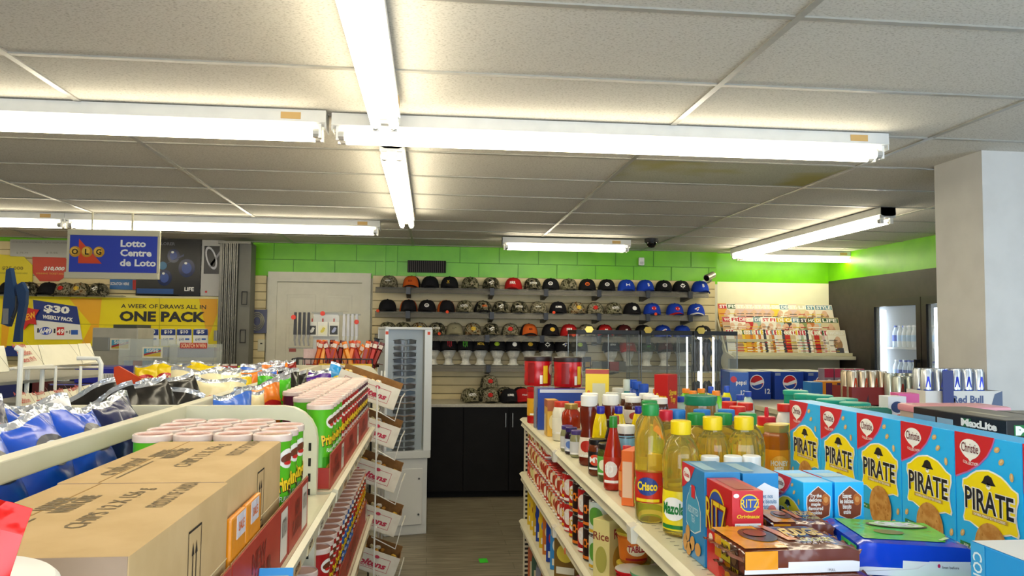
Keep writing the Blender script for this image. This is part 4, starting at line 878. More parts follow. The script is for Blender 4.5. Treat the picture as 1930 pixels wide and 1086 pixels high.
# ================================================================== left gondola (chips)
LZ = EYE-.45; SPX = -.675; FR = [.93, 2.25, 3.57, 4.93]; TZ = EYE-.206
t = thing('chip_gondola', 'cream metal gondola rack of chips along the left of the aisle', 'shelving unit', (0, 0, 0))
cm1 = M('d3cdb4', .35, kind='noise', h2='cdc7ae', s=8)
def arch(Y, right=True):
    b = MB(); pts = []
    xl, xr_ = -1.06, -.3255; r = .075
    pts = [(xl, Y, .05), (xl, Y, TZ-.02-r)] + [(xl+r-r*cos(a*PI/10), Y, TZ-.02-r+r*sin(a*PI/10)) for a in range(1, 6)]
    pts += [(xr_-r+r*sin(a*PI/10), Y, TZ-.02-r+r*cos(a*PI/10)) for a in range(0, 6)] + [(xr_, Y, .05)]
    # flat rectangular tube: 20 mm deep, 42 mm wide
    ring = []
    for i, p in enumerate(pts):
        a, c = Vector(pts[max(i-1, 0)]), Vector(pts[min(i+1, len(pts)-1)]); tt = (c-a).normalized(); nn = Vector((-tt.z, 0, tt.x)); ring.append((Vector(p), nn))
    vs = []; 
    for p, nn in ring:
        for s, e in ((1, -1), (1, 1), (-1, 1), (-1, -1)): vs.append(p+nn*(.019*s)+Vector((0, .016*e, 0)))
    fs = [(i*4+q, i*4+(q+1) % 4, (i+1)*4+(q+1) % 4, (i+1)*4+q) for i in range(len(ring)-1) for q in range(4)]
    b.add(vs, fs, cm1); b.build('end_frame', t, smooth=True, ang=40, fixn=True)
for Y in (FR[1], FR[3]): arch(Y)
for i in range(3):
    MB().box(SPX-.016, SPX+.016, FR[i]+.004, FR[i+1]-.004, TZ-.038, TZ, cm1, .003).build('centre_rail', t)
for Y in FR: MB().box(SPX-.02, SPX+.02, Y-.015, Y+.015, .02, TZ-.04, cm1, .003).build('centre_post', t)
# slots on the visible post
b = MB()
for i in range(22): b.box(-.329, -.322, FR[1]-.0175, FR[1]-.0155, LZ+.12-i*.042, LZ+.142-i*.042, M('2a2822', .7))
b.build('post_slots', t)
SHZ = [LZ, EYE-.86, EYE-1.27]
for k, z in enumerate(SHZ):
    for i in range(3):
        a, c = FR[i]+.02, FR[i+1]-.02
        if i == 0: a = .25
        if i == 2: c = 3.8
        if i == 2: continue
        if i == 1: c = 3.76
        MB().box(SPX+.02, -.278, a, c, z-.02, z, cm1).build('shelf', t)
        MB().prism([(-.278, z-.03), (-.278, z), (-.268, z+.002), (-.263, z+.008), (-.25, z+.004), (-.254, z-.03)], a, c, cm1, 'y').build('shelf_lip', t)
    MB().box(-1.08, SPX-.02, .3, 4.9, z-.02, z, cm1).build('shelf', t)
    MB().box(-1.10, -1.08, .3, 4.9, z-.03, z+.06, cm1).build('shelf_lip', t)
MB().box(SPX+.02, -.66, .3, 3.6, .05, LZ-.02, M('a8a290', .5)).build('back_panel', t)
# price tickets along the lips
for k, z in enumerate(SHZ[:2]):
    for i in range(16):
        y = .9+i*.175
        if abs(y-2.25) < .09: continue
        b = MB().box(-.2535, -.2515, y-.045, y+.045, z-.028, z+.0, M(random.choice(['d8c8a0', 'e0d8c0', 'c8a070']), .4)); b.plane((-.2515, y-.045, z-.028), (0, 1, 0), (0, 0, 1)); b.txt('$2.99', .045, .014, .014, M('3a2018', .5), 1, wid=.05, bold=.02)
        tag(b.build('price_ticket'), '%s price ticket from the near end on the %s left gondola lip' % (ORD[i].capitalize(), ('upper', 'lower')[k]), 'price ticket', 'price tickets on the left gondola')
# ------------------------------------------------------------------ stacked chip cans
LIDM = M('e3cfc4', .12, kind='noise', h2='dcc4b8', s=30)
def can_maker(col, txtc, flav):
    def mk():
        t = thing('chip_can', 'c', 'can'); R_, H_ = .0372, .232; m_ = M(col, .3)
        MB().lathe([(.036, 0), (.0375, .003, M('c8c8c4', .3, .9)), (.0368, .006, m_), (.0368, H_-.01), (.0378, H_-.007, M('c8c8c4', .3, .9)), (.0378, H_-.004)], M('c8c8c4', .3, .9), 24).build('tube', t, smooth=True)
        MB().lathe([(.0388, H_-.012), (.0392, H_-.01), (.0392, H_+.0), (.037, H_+.003), (.0355, H_+.0005, M('d49c8c', .1)), (.001, H_+.0005)], LIDM, 24).build('lid', t, smooth=True)
        a = MB().cyl(.0369); 
        a.rect(-.032, .032, .02, .085, M(flav, .35), 1, 6); a.ell(-.004, .055, .02, .013, M('d8a83a', .5), 2, rot=.4); a.ell(.012, .04, .016, .010, M('e4bc58', .5), 3, rot=-.3); a.ell(-.014, .035, .008, .006, M('2c7a2a', .5), 3)
        a.ell(0, .185, .024, .02, M('f0ece0', .4), 1); a.ell(0, .186, .019, .009, M('6a2e14', .4), 2, rot=.15); a.ell(.0, .176, .012, .004, M('c8201c', .4), 3)
        a.txt('Pringles', 0, .132, .04, M(txtc, .35), 3, bold=.04, wid=.072, rot=.15); a.txt('Pringles', .0015, .1305, .04, M('2a1408', .4), 2, bold=.075, wid=.074, rot=.15)
        a.txt('ORIGINAL' if col == 'b01418' else 'FLAVOUR', 0, .104, .011, M(WHT, .4), 2, wid=.04, bold=.02)
        a.build('label_print', t); return t
    return mk
PC = {'green': ('58b81e', 'f0c81e', '3f9a18'), 'red': ('b01418', 'f0c81e', 'c83a1c'), 'purple': ('561030', 'f0c81e', '7a2040'), 'blue': ('1c62b8', 'f0c81e', '30507a'), 'orange': ('e8820e', 'f0c81e', 'd86a10')}
def chipcan(k, x, y, z, where): stock('pr_'+k, can_maker(*PC[k]), (x, y, z), PI/2-.35+random.uniform(-.12, .12), '%s chip can, %s' % (k, where), 'chip cans on the left gondola')
CN = ['outer row', 'second row in', 'third row in', 'row by the spine']
# near bay: green cans just beyond the cardboard cases
for r_ in range(4):
    for c in range(4):
        if r_ == 3 and c < 1: continue
        chipcan('green', -.32-c*.079, 1.675+r_*.0795, LZ+.005, 'near bay, %s back, %s' % (ORD[r_], CN[c]))
# far bay
for r_ in range(17):
    for c in range(3):
        if c == 1 and r_ < 3 or c == 2 and r_ < 6: continue
        k = 'green' if r_ < 4 else 'red' if r_ < 11 else 'purple'
        if c == 2: k = 'purple'
        chipcan(k, -.315-c*.079, 2.345+r_*.0795+.015*(r_ > 3), LZ+.005, 'far bay, %s back, %s' % (ORD[r_], CN[c]))
for r_ in range(17):
    for c in range(2):
        k = 'red' if r_ < 5 else 'blue' if r_ < 10 else 'red' if r_ < 12 else 'orange'
        chipcan(k, -.315-c*.079, 2.345+r_*.0795, SHZ[1]+.005, 'lower shelf of far bay, %s back, %s' % (ORD[r_], CN[c]))
for r_ in range(6): chipcan('purple', -.32, 1.72+r_*.08, SHZ[1]+.005, 'lower shelf of near bay, %s back' % ORD[r_])
# red display trays in front of the cans
def tray(y0, y1, z, label, h=.115):
    t = thing('display_tray', label, 'tray', (0, 0, z+.001)); tr = M('a8281a', .45, kind='noise', h2='a02416', s=9); inn = M('a07850', .7)
    b = MB(); n_ = 10
    b.box(-.2795, -.278, y0, y1, 0, h, inn); b.box(-.278, -.276, y0, y1, 0, h*.98, tr); b.build('front_wall', t)
    MB().box(-.6, -.2795, y0+.001, y0+.004, 0, h*.6, tr).box(-.6, -.2795, y0, y1, 0, .002, inn).build('floor_panel', t)
    a = MB().plane((-.276, y0, 0), (0, 1, 0), (0, 0, 1)); W = y1-y0
    a.rect(W-.085, W-.015, .01, h-.012, M('d8d0c4', .4), 1); a.txt('NUTRITION', W-.05, h*.6, .035, M('6a6258', .5), 2, wid=.05); a.txt('NEW\nFLAVOUR', W*.4, h*.5, h*.6, M('7a1a14', .45), 1, wid=W*.45, bold=.03)
    a.build('print', t)
tray(1.18, 1.63, LZ, 'red cardboard tray with white panel along the cardboard cases'); tray(1.64, 1.88, LZ, 'red cardboard tray holding the green cans of the near bay'); tray(.8, 1.17, LZ, 'nearest red cardboard tray under the front cardboard case')
tray(2.3, 2.66, LZ, 'red cardboard tray around the first far bay green cans', .1); tray(2.67, 3.2, LZ, 'red cardboard tray around the red cans in the far bay', .1); tray(3.21, 3.72, LZ, 'red cardboard tray at the end of the far bay', .1)
tray(2.62, 3.7, SHZ[1], 'red cardboard tray on the lower shelf of the far bay', .09)
# orange packets beside the second case
for i, y in enumerate((1.19, 1.285)):
    b = MB().box(-.2905, -.2815, y, y+.09+.015*i, 0, .172, M('e08a12', .35, kind='foil', s=20, b=.3), .004)
    b.box(-.2815, -.281, y+.03, y+.085, .135, .17, M('d8d4dc', .3, kind='foil', s=30)); b.plane((-.281, y, 0), (0, 1, 0), (0, 0, 1)); b.txt('SALE', .057, .152, .014, M('e06a20', .5), 1, wid=.035)
    tag(b.build('snack_packet', loc=(0, 0, LZ+.004)), '%s orange snack packet standing between the cardboard case and red tray' % ('nearer', 'farther')[i], 'packet', 'orange snack packets')
# cardboard cases
def case_maker(L):
    def mk():
        t = thing('cardboard_case', 'c', 'box'); kb = M('c4a678', .75, kind='noise', h2='bd9f70', s=14); W, H = .235, .228
        MB().box(-W/2, W/2, 0, L, 0, H, kb, .004).build('carton', t, smooth=True)
        MB().box(-.06, -.058, 0, L, H, H+.0004, M('9a7a48', .8)).box(W/2-.001, W/2+.0006, .0, L, H*.52, H*.525, M('d8c8a0', .5)).build('flap_seam', t)
        a = MB().plane((W/2, 0, H), (0, 1, 0), (-1, 0, 0)); ink = M('7a6a50', .8); s = L/.37
        a.txt('PRODUCT OF CANADA', .29*s, .05, .022*s, ink, 1, wid=.16*s, sp=1.1)
        a.txt('CHIPS 12 X 156 g', .22*s, .10, .03*s, ink, 1, wid=.22*s, bold=.01); a.txt('HANDLE\nWITH CARE', .235*s, .165, .05, ink, 1, wid=.1*s, bold=.05)
        a.txt('crush-proof', .12*s, .19, .045, ink, 1, wid=.14*s, shear=.3, bold=.01); a.rect(.03, .16*s, .163, .166, ink, 1)
        a.build('top_print', t)
        a = MB().plane((W/2, 0, 0), (0, 1, 0), (0, 0, 1)); y0 = L*.5; bk_ = M('2e2822', .8)
        for q in ((y0, y0+.055, .1, .103), (y0, y0+.055, .2, .203), (y0, y0+.002, .1, .203), (y0+.053, y0+.055, .1, .203), (y0+.012, y0+.043, .112, .115), (y0+.019, y0+.022, .118, .17), (y0+.033, y0+.036, .118, .17)): a.rect(*q, bk_, 1)
        for x in (.0205, .0345): a.poly([(y0+x-.005, .17), (y0+x+.005, .17), (y0+x, .186)], bk_, 1)
        a.build('arrow_mark', t)
        MB().box(-W/2+.002, W/2-.002, -.0006, .001, .001, H-.001, M('a8927c', .75, kind='noise', h2='a18b75', s=14)).build('end_panel', t); return t
    return mk
stock('case1', case_maker(.378), (-.405, .811, LZ+.002), 0, 'nearer brown cardboard case with arrow mark, at the bottom left'); stock('case2', case_maker(.43), (-.411, 1.195, LZ+.002), 0, 'farther brown cardboard case touching the chip cans')
# red bag and white tub in the near left corner
CORNER = 1
# ------------------------------------------------------------------ chip bags
def bag_maker(w, h, d, col, artf=None, crimp='c8ccd4', seed=1, cat='chip bag', name='chip_bag', rough=.22, met=0):
    def mk():
        rr = random.Random(seed); ph = [rr.uniform(0, 6) for _ in range(8)]
        def prof(u, v):
            e = (abs(2*u-1))**3; f = math.sqrt(max(sin(PI*min(max((v-.05)/.9, 0), 1)), 0)); wr = .006*sin(u*19+ph[0])*(abs(2*v-1)**3)+.004*sin(u*9+v*14+ph[1])*f
            return d/2*(1-e)*f+wr*(1-e)
        def xx(u, v): return (u-.5)*w*(1-.05*sin(PI*v)+.02*sin(v*9+ph[2]))
        def zz(u, v): return v*h+.012*sin(u*5+ph[3])*(v > .9)*v
        t = thing(name, 'b', cat); m_ = M(col, rough, met, kind='foil', s=11, b=1); sv = M(crimp, .2, .6, kind='foil', s=40, b=.8)
        mf = lambda u, v: sv if (v > .972 or v < .03) else m_
        b = MB(); b.grid(lambda u, v: (xx(u, v), -prof(u, v), zz(u, v)), 14, 18, m_, mf); b.grid(lambda u, v: (xx(1-u, v), prof(1-u, v)*.9+.001, zz(1-u, v)), 14, 18, m_, lambda u, v: sv if v > .972 or v < .03 else m_)
        b.build('bag', t, smooth=True, ang=80)
        if artf:
            a = MB(); a.L = .0012; a.fn = lambda x, y, o: (x, -prof(min(max(x/w+.5, 0), 1), min(max(y/h, 0), 1))-o, y); artf(a, w, h); a.build('print', t)
        return t
    return mk
def a_ruf(a, w, h):
    a.ell(0, h*.68, w*.34, h*.09, M('b81c22', .3), 1); a.txt('Ruffles', 0, h*.68, h*.085, M(WHT, .3), 2, bold=.05, wid=w*.6); a.ell(-.02, h*.32, w*.17, h*.12, M('c88a2c', .5), 2, rot=.5); a.ell(.03, h*.27, w*.15, h*.1, M('b47a22', .5), 3, rot=-.6); a.txt('REGULAR', 0, h*.53, h*.04, M(WHT, .3), 2, wid=w*.4)
    a.rect(w*.36, w*.4, h*.06, h*.94, M('d8dce4', .3), 1)
def a_tri(a, w, h):
    a.ell(0, h*.7, w*.25, h*.12, M('14203c', .3), 1); a.ell(0, h*.7, w*.14, h*.07, M('d8dce4', .3), 2); a.poly([(-.06, h*.38), (.01, h*.44), (.015, h*.2), (-.02, h*.16)], M('d0922c', .5), 2); a.poly([(.02, h*.36), (.055, h*.4), (.03, h*.18), (.0, h*.16)], M('c0801e', .5), 3); a.rect(-w*.46, -w*.42, h*.05, h*.94, M('d8dce4', .3), 1)
def a_can(a, w, h):
    a.poly([(-.05, h*.5), (-.03, h*.6), (0, h*.66), (.03, h*.6), (.05, h*.5), (.02, h*.38), (-.03, h*.36)], M('1a2410', .4), 1); a.poly([(0, h*.72), (.012, h*.64), (.04, h*.62), (.02, h*.55), (-.02, h*.55), (-.04, h*.62), (-.012, h*.64)], M('c8201c', .4), 2); a.txt('MADE IN\nCANADA', 0, h*.47, h*.1, M(WHT, .3), 3, bold=.03, wid=w*.42)
def a_lays(a, w, h): a.ell(0, h*.55, w*.3, h*.14, M('c0242a', .3), 1, rot=.15); a.txt("Lay's", 0, h*.55, h*.13, M('f4e8b0', .3), 2, bold=.03, wid=w*.42, rot=.15); a.ell(0, h*.26, w*.26, h*.09, M('e8c040', .5), 1)
def a_gen(c1, c2):
    def f(a, w, h): a.ell(0, h*.62, w*.33, h*.14, M(c1, .3), 1); a.ell(.01, h*.3, w*.25, h*.13, M(c2, .4), 1); a.txt('CHIPS', 0, h*.62, h*.08, M(WHT, .3), 2, wid=w*.4, bold=.03)
    return f
BG = {'blue': (.2, .29, .10, '1250c8', a_tri), 'navy': (.2, .29, .10, '101c4c', a_ruf), 'green': (.2, .28, .09, '48b41c', a_can), 'black': (.2, .28, .10, '1e1c1a', None), 'cream': (.19, .27, .1, 'e8dcb0', a_gen('c8401c', 'd8a030')), 'orange': (.18, .26, .1, 'e0781a', a_gen('b02020', 'e8c050')), 'yellow': (.15, .18, .07, 'e8c80e', a_lays),
      'skyblue': (.17, .26, .09, '3a6ac8', a_gen('e8e8f0', 'c8a030')), 'purple': (.15, .24, .08, '4a1e86', a_gen('d8d0e8', 'e8c040')), 'redbag': (.2, .325, .09, 'd81c14', a_gen('f0a020', 'e8c050')), 'cyan': (.14, .22, .07, '1e90d8', a_gen('f0e040', '50b030')), 'tan': (.15, .22, .08, 'e0cfa0', a_gen('a82a20', 'e0b040')), 'darkred': (.17, .26, .09, '8a1a1a', a_gen('e8c040', 'e0a030')), 'white': (.18, .27, .09, 'e8e8ec', a_ruf)}
def bag(k, x, y, z, rz, label, group='chip bags on the left gondola', tilt=0, roll=0, seed=0):
    w, h, d, c, f = BG[k]; return stock('bag_%s%d' % (k, seed), bag_maker(w, h, d, c, f, seed=seed+3, crimp='d81c14' if k == 'redbag' else 'c8ccd4'), (x, y, z), rz, label, group, rot=(tilt, roll, rz))
zl = LZ+.004
for i, (k, y) in enumerate((('green', 1.265), ('blue', 1.46), ('blue', 1.66), ('blue', 1.86), ('navy', 2.06))):
    bag(k, -.715, y, zl, PI/2-.08, '%s chip bag, %s from the near end, facing the cases behind the rail' % (k.capitalize() if 0 else k, ORD[i]), tilt=random.uniform(-.36, -.26), seed=i % 2)
for i, (x, y, k) in enumerate(((-.90, 1.32, 'blue'), (-.90, 1.52, 'blue'), (-.9, 1.74, 'navy'), (-.9, 1.97, 'blue'), (-.9, 2.12, 'white'), (-1.01, 1.45, 'blue'), (-1.01, 1.66, 'navy'), (-1.01, 1.9, 'blue'), (-1.01, 2.1, 'navy'))):
    bag(k, x, y, zl+.015*(i % 3), PI/2+random.uniform(-.5, .4), '%s chip bag, %s from near end, %s of the crumpled bags left of rail' % (k, ORD[i % 5], ('middle row', 'far row')[i > 4]), tilt=random.uniform(-.65, -.35), roll=random.uniform(-.25, .25), seed=i % 2)
for i, (x, y) in enumerate(((-.86, 2.42), (-.82, 2.62), (-.93, 2.66), (-.82, 2.84), (-.95, 2.5))):
    bag('black', x, y, zl+.02*(i % 2), random.uniform(.1, .9), 'glossy black chip bag, %s of the dark bunch left of the far rail' % ORD[i], tilt=random.uniform(-.3, -.1), roll=random.uniform(-.5, .5), seed=i % 2)
for i, (x, y, k) in enumerate(((-.82, 3.05, 'cream'), (-.80, 3.25, 'cream'), (-.92, 3.1, 'orange'), (-.95, 3.3, 'cream'), (-.82, 3.45, 'yellow'), (-.8, 3.62, 'orange'), (-.94, 3.55, 'cream'), (-.8, 3.78, 'skyblue'), (-.82, 3.98, 'orange'), (-.94, 3.85, 'yellow'), (-.8, 4.2, 'darkred'), (-.82, 4.45, 'orange'), (-.95, 4.1, 'cream'), (-.82, 4.68, 'darkred'))):
    bag(k, x, y, zl+.02*(i % 2)-.0+(.07 if k == 'yellow' else 0), random.uniform(0, .9), '%s chip bag, %s along the far left side beyond the black bags' % (k, ORD[i]), tilt=random.uniform(-.2, .1), roll=random.uniform(-.2, .2), seed=i % 2)
# spine side of the far bay: wire basket bags, small bags by the far frame
for i, (x, y, k) in enumerate(((-.6, 2.5, 'skyblue'), (-.6, 2.72, 'tan'), (-.6, 2.95, 'orange'), (-.6, 3.15, 'green'), (-.6, 3.35, 'black'), (-.6, 3.55, 'black'))):
    bag(k, x, y, zl+(.0 if k != 'tan' else .03), PI/2-.5, '%s bag, %s from near end, along the spine behind the chip cans' % (k, ORD[i]), seed=i % 2)
for i, (x, y, k, dz) in enumerate(((X(592, 3.82), 3.84, 'purple', .03), (X(622, 3.85), 3.86, 'tan', .02), (X(640, 3.95), 3.95, 'tan', .03), (X(628, 4.1), 4.12, 'cyan', .075), (X(600, 4.2), 4.2, 'purple', .03), (X(655, 4.1), 4.14, 'tan', .0))):
    bag(k, x, y, zl+dz-.02, random.uniform(-.3, .3), '%s small snack bag, %s of the bunch beyond the last chip cans' % (k, ORD[i]), 'small snack bags beyond the cans', tilt=-.15, roll=(.25 if k == 'cyan' else random.uniform(-.25, .25)), seed=i % 2)
MB().box(SPX+.02, -.3, 3.765, 4.9, zl-.03, zl-.02, cm1).build('shelf', bpy.data.objects['chip_gondola'])
# near corner: red bag and white tub
MB().box(-.55, -.3, .45, .6, 0, .018, cm1) if 0 else None
o = bag('redbag', -.437, .53, zl+.014, .25, 'bright red chip bag with a pointed corner in the near left corner', 'chip bags on the left gondola', tilt=-.1, roll=.22)
b = MB(); wt_ = M('eeeeea', .3); b.lathe([(.085, 0), (.1, .22), (.103, .222), (.106, .235), (.109, .238), (.11, .246), (.106, .25), (.1, .248), (.09, .246), (.0, .247)], wt_, 56)
tag(b.build('white_tub', loc=(-.405, .66, zl-.008), smooth=True), 'round white plastic tub with rolled rim at the bottom left corner', 'tub')
# blue card clipped to the near lip
q = atY(512, 1074, 1.36); b = MB().box(-.035, .035, 0, .003, -.09, 0, M('3a96d8', .35)); b.plane((0, 0, -.09), (1, 0, 0), (0, 0, 1)); b.rect(-.028, .028, .008, .078, M('d8c890', .4), 1)
for i in range(5): b.rect(-.026+i*.011, -.019+i*.011, .01, .07, M('c87a28', .4), 2)
tag(b.build('shelf_talker', loc=(q.x, 1.36, q.z+.002)), 'small blue framed card on the near left shelf lip', 'sign')
# ================================================================== white wire chip rack and counter goods on the far left
t = thing('wire_rack', 'white wire display rack with header cards on the far left', 'rack', (0, 0, 0)); ww = M('dcdacf', .35)
YA, YBk = 2.9, 3.3
xl, xr2 = X(-60, YA), X(190, YA)
b = MB()
for (x, y0) in ((X(38, YA-.15), 640), (X(190, YA), 660)):
    z = Z(y0+15, YA, 100); b.tube([(x-.08, YA, z), (x-.01, YA, z), (x, YA, z-.02), (x, YA, .02)], .008, ww, 8)
b.tube([(X(28, 2.6), 2.6, Z(655, 2.6, 30)), (X(38, 2.6), 2.6, Z(660, 2.6, 30)), (X(38, 2.6), 2.6, .02)], .009, ww, 8)
for p in (50, 105, 152): b.tube([(X(p, YA), YA, Z(690, YA, 100)), (X(p, YA), YA, .3)], .005, ww, 6)
b.tube([(X(55, YA), YA, Z(692, YA)), (X(80, YA), YA-.1, Z(790, YA))], .004, ww, 6)
b.build('wire_frame', t)
for p0, z_, zz_ in ((20, 697, 700), (20, 706, 712)): MB().tube([(X(-40, 2.55), 2.55, Z(704, 2.6, 0)), (X(25, 2.62), 2.62, Z(695, 2.6, 0)+.0), (X(190, YBk), YBk, Z(683+(z_-697), YBk, 190))], .005, ww, 6).build('rail', t)
card = M('d6d0b8', .5, kind='noise', h2='d0cab2', s=12); redp = M('a83a34', .5)
def hcard(p0, p1, yt0, yt1, yb0, yb1, Y0, Y1, label, words=True, rd=None):
    A, B, C_, D = atY(p0[0], yt0, Y0+.06), atY(p1[0], yt1, Y1+.06), atY(p1[1], yb1, Y1), atY(p0[1], yb0, Y0)
    b = MB(); nrm = (B-A).cross(D-A).normalized()*.003
    if nrm.y < 0: nrm = -nrm
    b.add([A, B, C_, D, A+nrm, B+nrm, C_+nrm, D+nrm], [(0, 3, 2, 1), (4, 5, 6, 7), (0, 1, 5, 4), (1, 2, 6, 5), (2, 3, 7, 6), (3, 0, 4, 7)], card)
    u = (C_-D); v = (A-D); W = u.length; H = v.length; b.plane(D, u.normalized(), (v-u.normalized()*v.dot(u.normalized())).normalized(), .007)
    if words:
        for i, s in enumerate(('A family', 'tradition', 'since 1919')): b.txt(s, W*.48, H*(.78-.26*i), H*.19, redp, 1, wid=W*.62, bold=.03)
    b.rect(W-.004, W-.002, 0, H*.95, M('6a675c', .6), 1)
    tag(b.build('header_card'), label, 'card')
hcard((30, 42), (71, 82), 651, 650, 695, 690, 2.7, 2.82, 'cream header card with red family tradition wording, upper tier of the wire rack')
hcard((72, 83), (146, 155), 650, 649, 690, 686, 2.83, 3.05, 'blank cream header card in the middle of the upper tier', False); hcard((147, 156), (170, 182), 648, 647, 686, 682, 3.06, 3.15, 'narrow blank cream header card at the right of the upper tier', False)
hcard((-20, -5), (8, 18), 652, 652, 702, 700, 2.5, 2.55, 'cream card cut by the left edge of the photo, upper tier', False)
for i, (a_, b_, y0_, y1_) in enumerate(((34, 68, 742, 741), (70, 106, 741, 736), (107, 142, 736, 731), (143, 170, 731, 725))):
    hcard((a_, a_+6), (b_, b_+8), y0_, y1_, 785, 780-i*4, 2.62+.11*i, 2.72+.11*i, 'cream header card with red wording, %s from the left on the lower tier' % ORD[i])
hcard((-22, -10), (2, 14), 745, 744, 815, 812, 2.3, 2.35, 'cream card cut by the left edge of the photo, lower tier', False)
for y_, Yz in ((.5, 1), ): pass
zsh = Z(705, 2.9, 100); MB().prism([(X(-60, 2.6), 2.62), (X(180, 3.2), 3.26), (X(190, 3.6), 3.62), (X(-60, 3.6), 3.62)], zsh-.03, zsh-.02, M('8a887c', .5), 'z').build('shelf', t)
zsh = Z(790, 2.9, 100); MB().prism([(X(-60, 2.5), 2.52), (X(170, 2.9), 2.96), (X(190, 3.6), 3.62), (X(-60, 3.6), 3.62)], zsh-.03, zsh-.02, M('8a887c', .5), 'z').build('shelf', t)
# blue and dark cartons behind the wire rack
def carton(px0_, px1_, y0, y1, Y, c, label, bar=None, dep=.2, name='carton', txt=None, tc=WHT, rz=0):
    A, B = atY(px0_, y0, Y), atY(px1_, y1, Y); w2 = (B.x-A.x)/2; h = A.z-B.z; t = thing(name, label, 'box', ((A.x+B.x)/2, Y, B.z), rz)
    MB().box(-w2, w2, 0, dep, 0, h, M(c, .4, kind='noise', h2=c, s=9), .002).build('carton_body', t)
    a = MB().plane((-w2, 0, 0), (1, 0, 0), (0, 0, 1))
    if bar: a.rect(w2*2*bar-.03, w2*2*bar+.03, h*.15, h*.6, M('d0d0cc', .5), 1); [a.rect(w2*2*bar-.025+q*.008, w2*2*bar-.022+q*.008, h*.2, h*.55, M('2a2a30', .5), 2) for q in range(6)]
    if txt: a.txt(txt, w2, h*.5, h*.3, M(tc, .4), 1, wid=w2*1.3, bold=.04)
    else: a.rect(.01, w2*2-.01, h*.9, h*.97, M('5a5aa0', .4), 1)
    a.build('print', t); return t
carton(141, 217, 692, 722, 4.3, '141a86', 'dark blue carton with white barcode behind the wire rack', .85, .25); carton(90, 217, 723, 755, 4.25, '2a0e12', 'dark maroon carton stack under the dark blue carton', None, .3)
carton(108, 150, 700, 722, 4.5, '16204a', 'small navy carton with pale label behind the wire rack', .3, .2); carton(38, 130, 712, 760, 4.6, '501414', 'dark red carton at the far left behind the wire rack', None, .2); carton(-10, 60, 700, 760, 4.6, '1e2658', 'navy carton at the left edge behind the wire rack', None, .2)
tag(MB().box(X(-20, 4.2), X(420, 4.2), 4.1, 4.95, Z(756, 4.2, 200)-.03, Z(756, 4.2, 200), M('6a675e', .5)).box(X(-10, 4.2), X(0, 4.2), 4.2, 4.9, 0, Z(756, 4.2, 200)-.03, M('55524a', .5)).box(X(400, 4.2), X(410, 4.2), 4.2, 4.9, 0, Z(756, 4.2, 200)-.03, M('55524a', .5)).build('side_table'), 'low grey table carrying cartons and yellow chip bags behind the wire rack', 'table')
# orange endcap box and yellow bag tray
Yo = 4.2; A, B = atY(215, 690, Yo), atY(262, 757, Yo); t = thing('display_carton', 'orange red cardboard display with slanted top beside the yellow bags', 'display', (A.x, Yo, B.z)); wO = B.x-A.x; hO = A.z-B.z
MB().prism([(0, 0), (wO, 0), (wO, hO*.66), (.02, hO), (0, hO*.97)], 0, .02, M('cc4412', .45, kind='noise', h2='c43e10', s=10), 'y').prism([(0, 0), (wO*3.4, 0), (wO*3.4, .045), (0, .045)], .02, .03, M('a03a2a', .5), 'y').box(0, wO*3.4, .03, .2, 0, .005, M('7a4a30', .6)).build('carton', t)
a = MB().plane((0, 0, 0), (1, 0, 0), (0, 0, 1)); a.txt('7', wO*.2, hO*.12, hO*.14, M('e8a080', .4), 1, bold=.03); a.txt('VARIETY\nPACK', wO*.63, hO*.13, hO*.16, M('e8a080', .4), 1, wid=wO*.55)
a.build('print', t)
for i, p in enumerate((277, 313, 350, 385)): bag('yellow', X(p, Yo+.07), Yo+.075, B.z+.008+.01*(i % 2), random.uniform(-.15, .15), 'yellow chip bag, %s from the left in the orange display' % ORD[i], 'yellow chip bags in the display', tilt=-.1, seed=i % 2)
# colourful tubs behind the chip bags
for i, (p, c) in enumerate(((390, 'd8b01e'), (406, '8a4a1e'), (422, 'b8281c'), (438, 'a01c1c'), (456, 'a8c820'), (474, '2c6a24'), (490, '38302a'))):
    q = atY(p, 690, 5.3); tag(MB().box(-.028, .028, 0, .08, -.12, 0, M(c, .25), .004).box(-.015, .015, .02, .06, 0, .012, M('d8d8d0', .3)).build('candy_jar', loc=(q.x, 5.3, q.z)), '%s small candy box from the left behind the cream chip bags' % ORD[i].capitalize(), 'candy', 'candy boxes behind the chip bags')
tag(MB().box(X(375, 5.3), X(500, 5.3), 5.25, 5.5, Z(690, 5.3)-.15, Z(690, 5.3)-.122, M('8a8878', .5)).box(X(378, 5.3), X(384, 5.3), 5.27, 5.45, 0, Z(690, 5.3)-.15, M('55524a', .5)).box(X(490, 5.3), X(496, 5.3), 5.27, 5.45, 0, Z(690, 5.3)-.15, M('55524a', .5)).build('stand'), 'narrow stand under the row of candy boxes', 'stand')
# ================================================================== right gondola (groceries)
RZ = EYE-.47; RL, RR, RC = .52, 1.74, 1.12; RSH = [RZ, EYE-.77, EYE-1.03, EYE-1.36]; BY = [.55, 1.95, 3.18, 4.40]
cg = M('d6cfb2', .35, kind='noise', h2='d0c9ac', s=8)
t = thing('grocery_gondola', 'cream double sided metal grocery gondola right of the aisle', 'shelving unit', (0, 0, 0))
MB().box(RC-.02, RC+.02, BY[0], BY[-1], .1, RZ-.06, M('b8b298', .5)).build('back_panel', t)
MB().box(RL+.03, RR-.03, BY[0], BY[-1], 0, .12, cg).build('plinth', t)
for Y in BY:
    MB().box(RC-.03, RC+.03, Y-.015, Y+.015, .1, RZ-.05, cg).build('upright', t)
